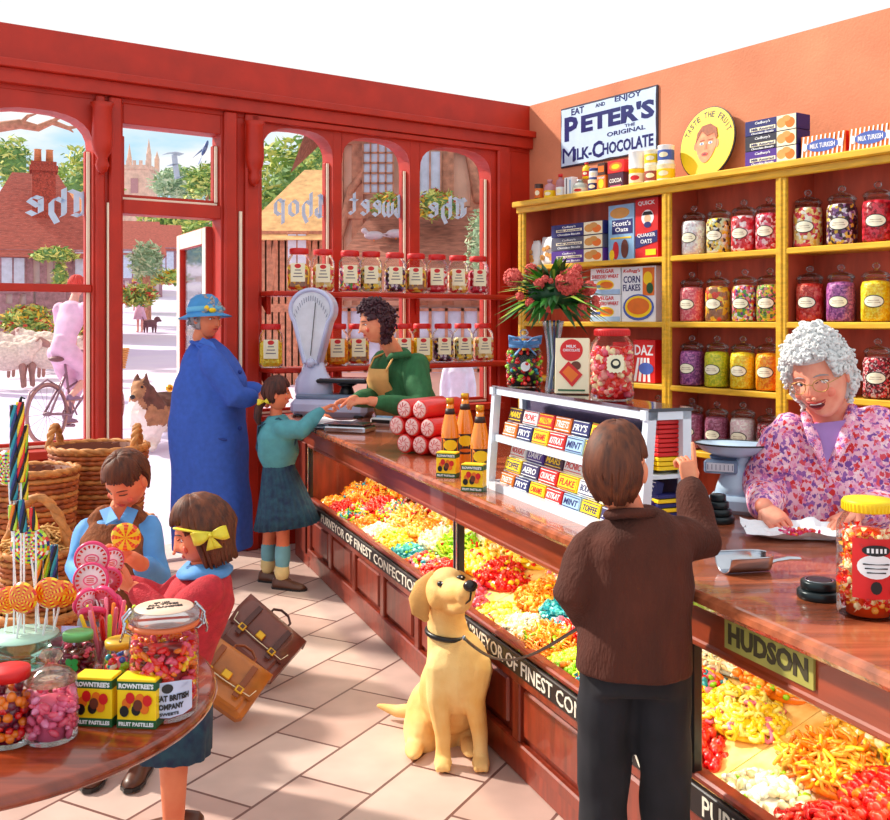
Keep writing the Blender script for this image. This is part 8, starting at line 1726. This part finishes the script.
for i, (x, y, Yd, r, yaw, pt, lab, dk) in enumerate(((92, 558, 2.62, .045, .25, .1, 'topmost pink and white rock lollipop of the bunch', False), (91, 580, 2.58, .045, .15, -.15, 'pink-rimmed rock lollipop just below the topmost', False), (86, 602, 2.54, .036, .9, .2, 'white rock lollipop turned sideways low in the bunch', False), (106, 600, 2.55, .040, -.4, .3, 'dark rose rock lollipop low at the right of the bunch', True), (92, 613, 2.50, .034, .3, 1.0, 'flat-lying pink rock lollipop at the bottom of the bunch', True), (117, 608, 2.56, .036, -.8, .1, 'rose rock lollipop leaning right toward the girl', True), (108, 580, 2.64, .036, .4, .2, 'small pink rock lollipop behind the girl\'s hands', True))):
    a = 2*PI*i/7; disc(P(x, y, Yd), r, yaw, pt, lab, hold+Vector((.012*math.cos(a), .012*math.sin(a), .01)), dk)
disc(P(110, 563, 2.72), .042, .9, .1, 'pink rock lollipop held by the girl in red', P(119, 590, 2.80))
root = thing('stick_pot', 'small glass pot with striped candy sticks behind the clover jar', 'pot', hold); m = MB(); m.lathe([(0, 0), (.030, 0), (.034, .01), (.040, .07), (.038, .07), (.032, .012), (0, .01)], glass('clear_glass'), seg=24); m.build('glass_body', root)
m = MB(); CS = [gm('red', 0), gm('lime', 0), gm('rose', 0), gm('yellow', 0), gm('orange', 0), gm('pink', 0)]
for i in range(16): a = 2*PI*i/16; k = .018+.008*(i % 2); m.tube([(k*math.cos(a), k*math.sin(a), .012), (k*2.4*math.cos(a), k*2.4*math.sin(a), .125+.01*(i % 3))], .0052, CS[i % 6], 7)
m.build('candy_sticks', root, kind='stuff')
# yellow lollipop in the boy's hand
lolly(P(126, 537, 3.18), .047, P(116, 566, 3.22), 'yellow', 'yellow and orange swirl lollipop held in front of the boy\'s tank top', .1, .1)

# ------------------------------------------------------------------ satchels on the floor
def satchel(label, col, dark, px, py, Yd, rot, sc=1.0, stitched=True):
    LM = mat(col[0], col[1], .38, noise=.25, scale=10, coat=.2); DM = mat(dark[0], dark[1], .45); root = thing('satchel', label, 'satchel', (0, 0, 0)); w_, h, d = .34*sc, .27*sc, .085*sc
    m = MB(); m.box((0, 0, h*.47), (w_, d, h*.92), LM, None, .018); m.box((0, -d*.54, h*.26), (w_*.78, .022, h*.40), LM, None, .010); m.build('body', root)
    m = MB(); n = 8; rg = []
    for i in range(n+1):
        t = i/n
        if t < .35: y = d*.5-(d+.014)*t/.35; z = h*.955
        else: y = -d*.5-.016-.010*math.sin((t-.35)*PI/.65); z = h*.95-(t-.35)/.65*h*.62
        ww = w_*(.51-.03*max(0, t-.75)*4); rg.append([Vector((x*ww, y, z)) for x in (-1, -.5, 0, .5, 1)]+[Vector((x*ww, y+(.006 if t > .35 else 0), z-(.006 if t < .35 else 0))) for x in (1, .5, 0, -.5, -1)])
    m.loft(rg, LM, True, True); fl = m.build('flap', root); m = MB(); m.tube([(-w_*.45, -d*.5-.03, h*.5), (-w_*.42, -d*.5-.03, h*.36), (0, -d*.5-.03, h*.345), (w_*.42, -d*.5-.03, h*.36), (w_*.45, -d*.5-.03, h*.5)], .0022, CREAM, 5); m.build('stitching', fl)
    for s_ in (-1, 1):
        m = MB(); m.box((s_*w_*.26, -d*.5-.034, h*.52), (.026, .006, h*.62), DM, None, .002); m.box((s_*w_*.26, -d*.5-.041, h*.34), (.034, .006, .030), BRASS, None, .003); m.box((s_*w_*.26, -d*.5-.0445, h*.34), (.018, .004, .016), DM); m.build('strap', root)
    m = MB(); m.box((0, -d*.5-.036, h*.44), (.04, .008, .035), BRASS, None, .004); m.build('lock', root)
    m = MB(); m.tube([(-.05, 0, h*.95), (-.05, 0, h*1.08), (-.02, 0, h*1.16), (.02, 0, h*1.16), (.05, 0, h*1.08), (.05, 0, h*.95)], .009, DM, 8, flat=.6); m.build('handle', root)
    root.rotation_euler = rot; Rm = root.rotation_euler.to_matrix(); zmin = min((Rm @ Vector((x, y, z))).z for x in (-w_/2, w_/2) for y in (-d/2-.045, d/2) for z in (.0, h)); ctr = Rm @ Vector((0, 0, h/2)); q = P(px, py, Yd); root.location = (q.x-ctr.x, Yd-ctr.y, -zmin+.001); return root
satchel('dark brown leather school satchel lying on the tiles behind the tan one', ('dark_brown_leather', (128, 66, 54)), ('dark_strap', (84, 44, 40)), 260, 656, 4.42, (math.radians(-52), math.radians(36), math.radians(-14)), .95)
satchel('tan leather school satchel leaning against the dark one near the table', ('tan_leather', (206, 120, 40)), ('tan_strap', (150, 76, 30)), 226, 694, 4.0, (math.radians(-50), math.radians(32), math.radians(-8)), .86)
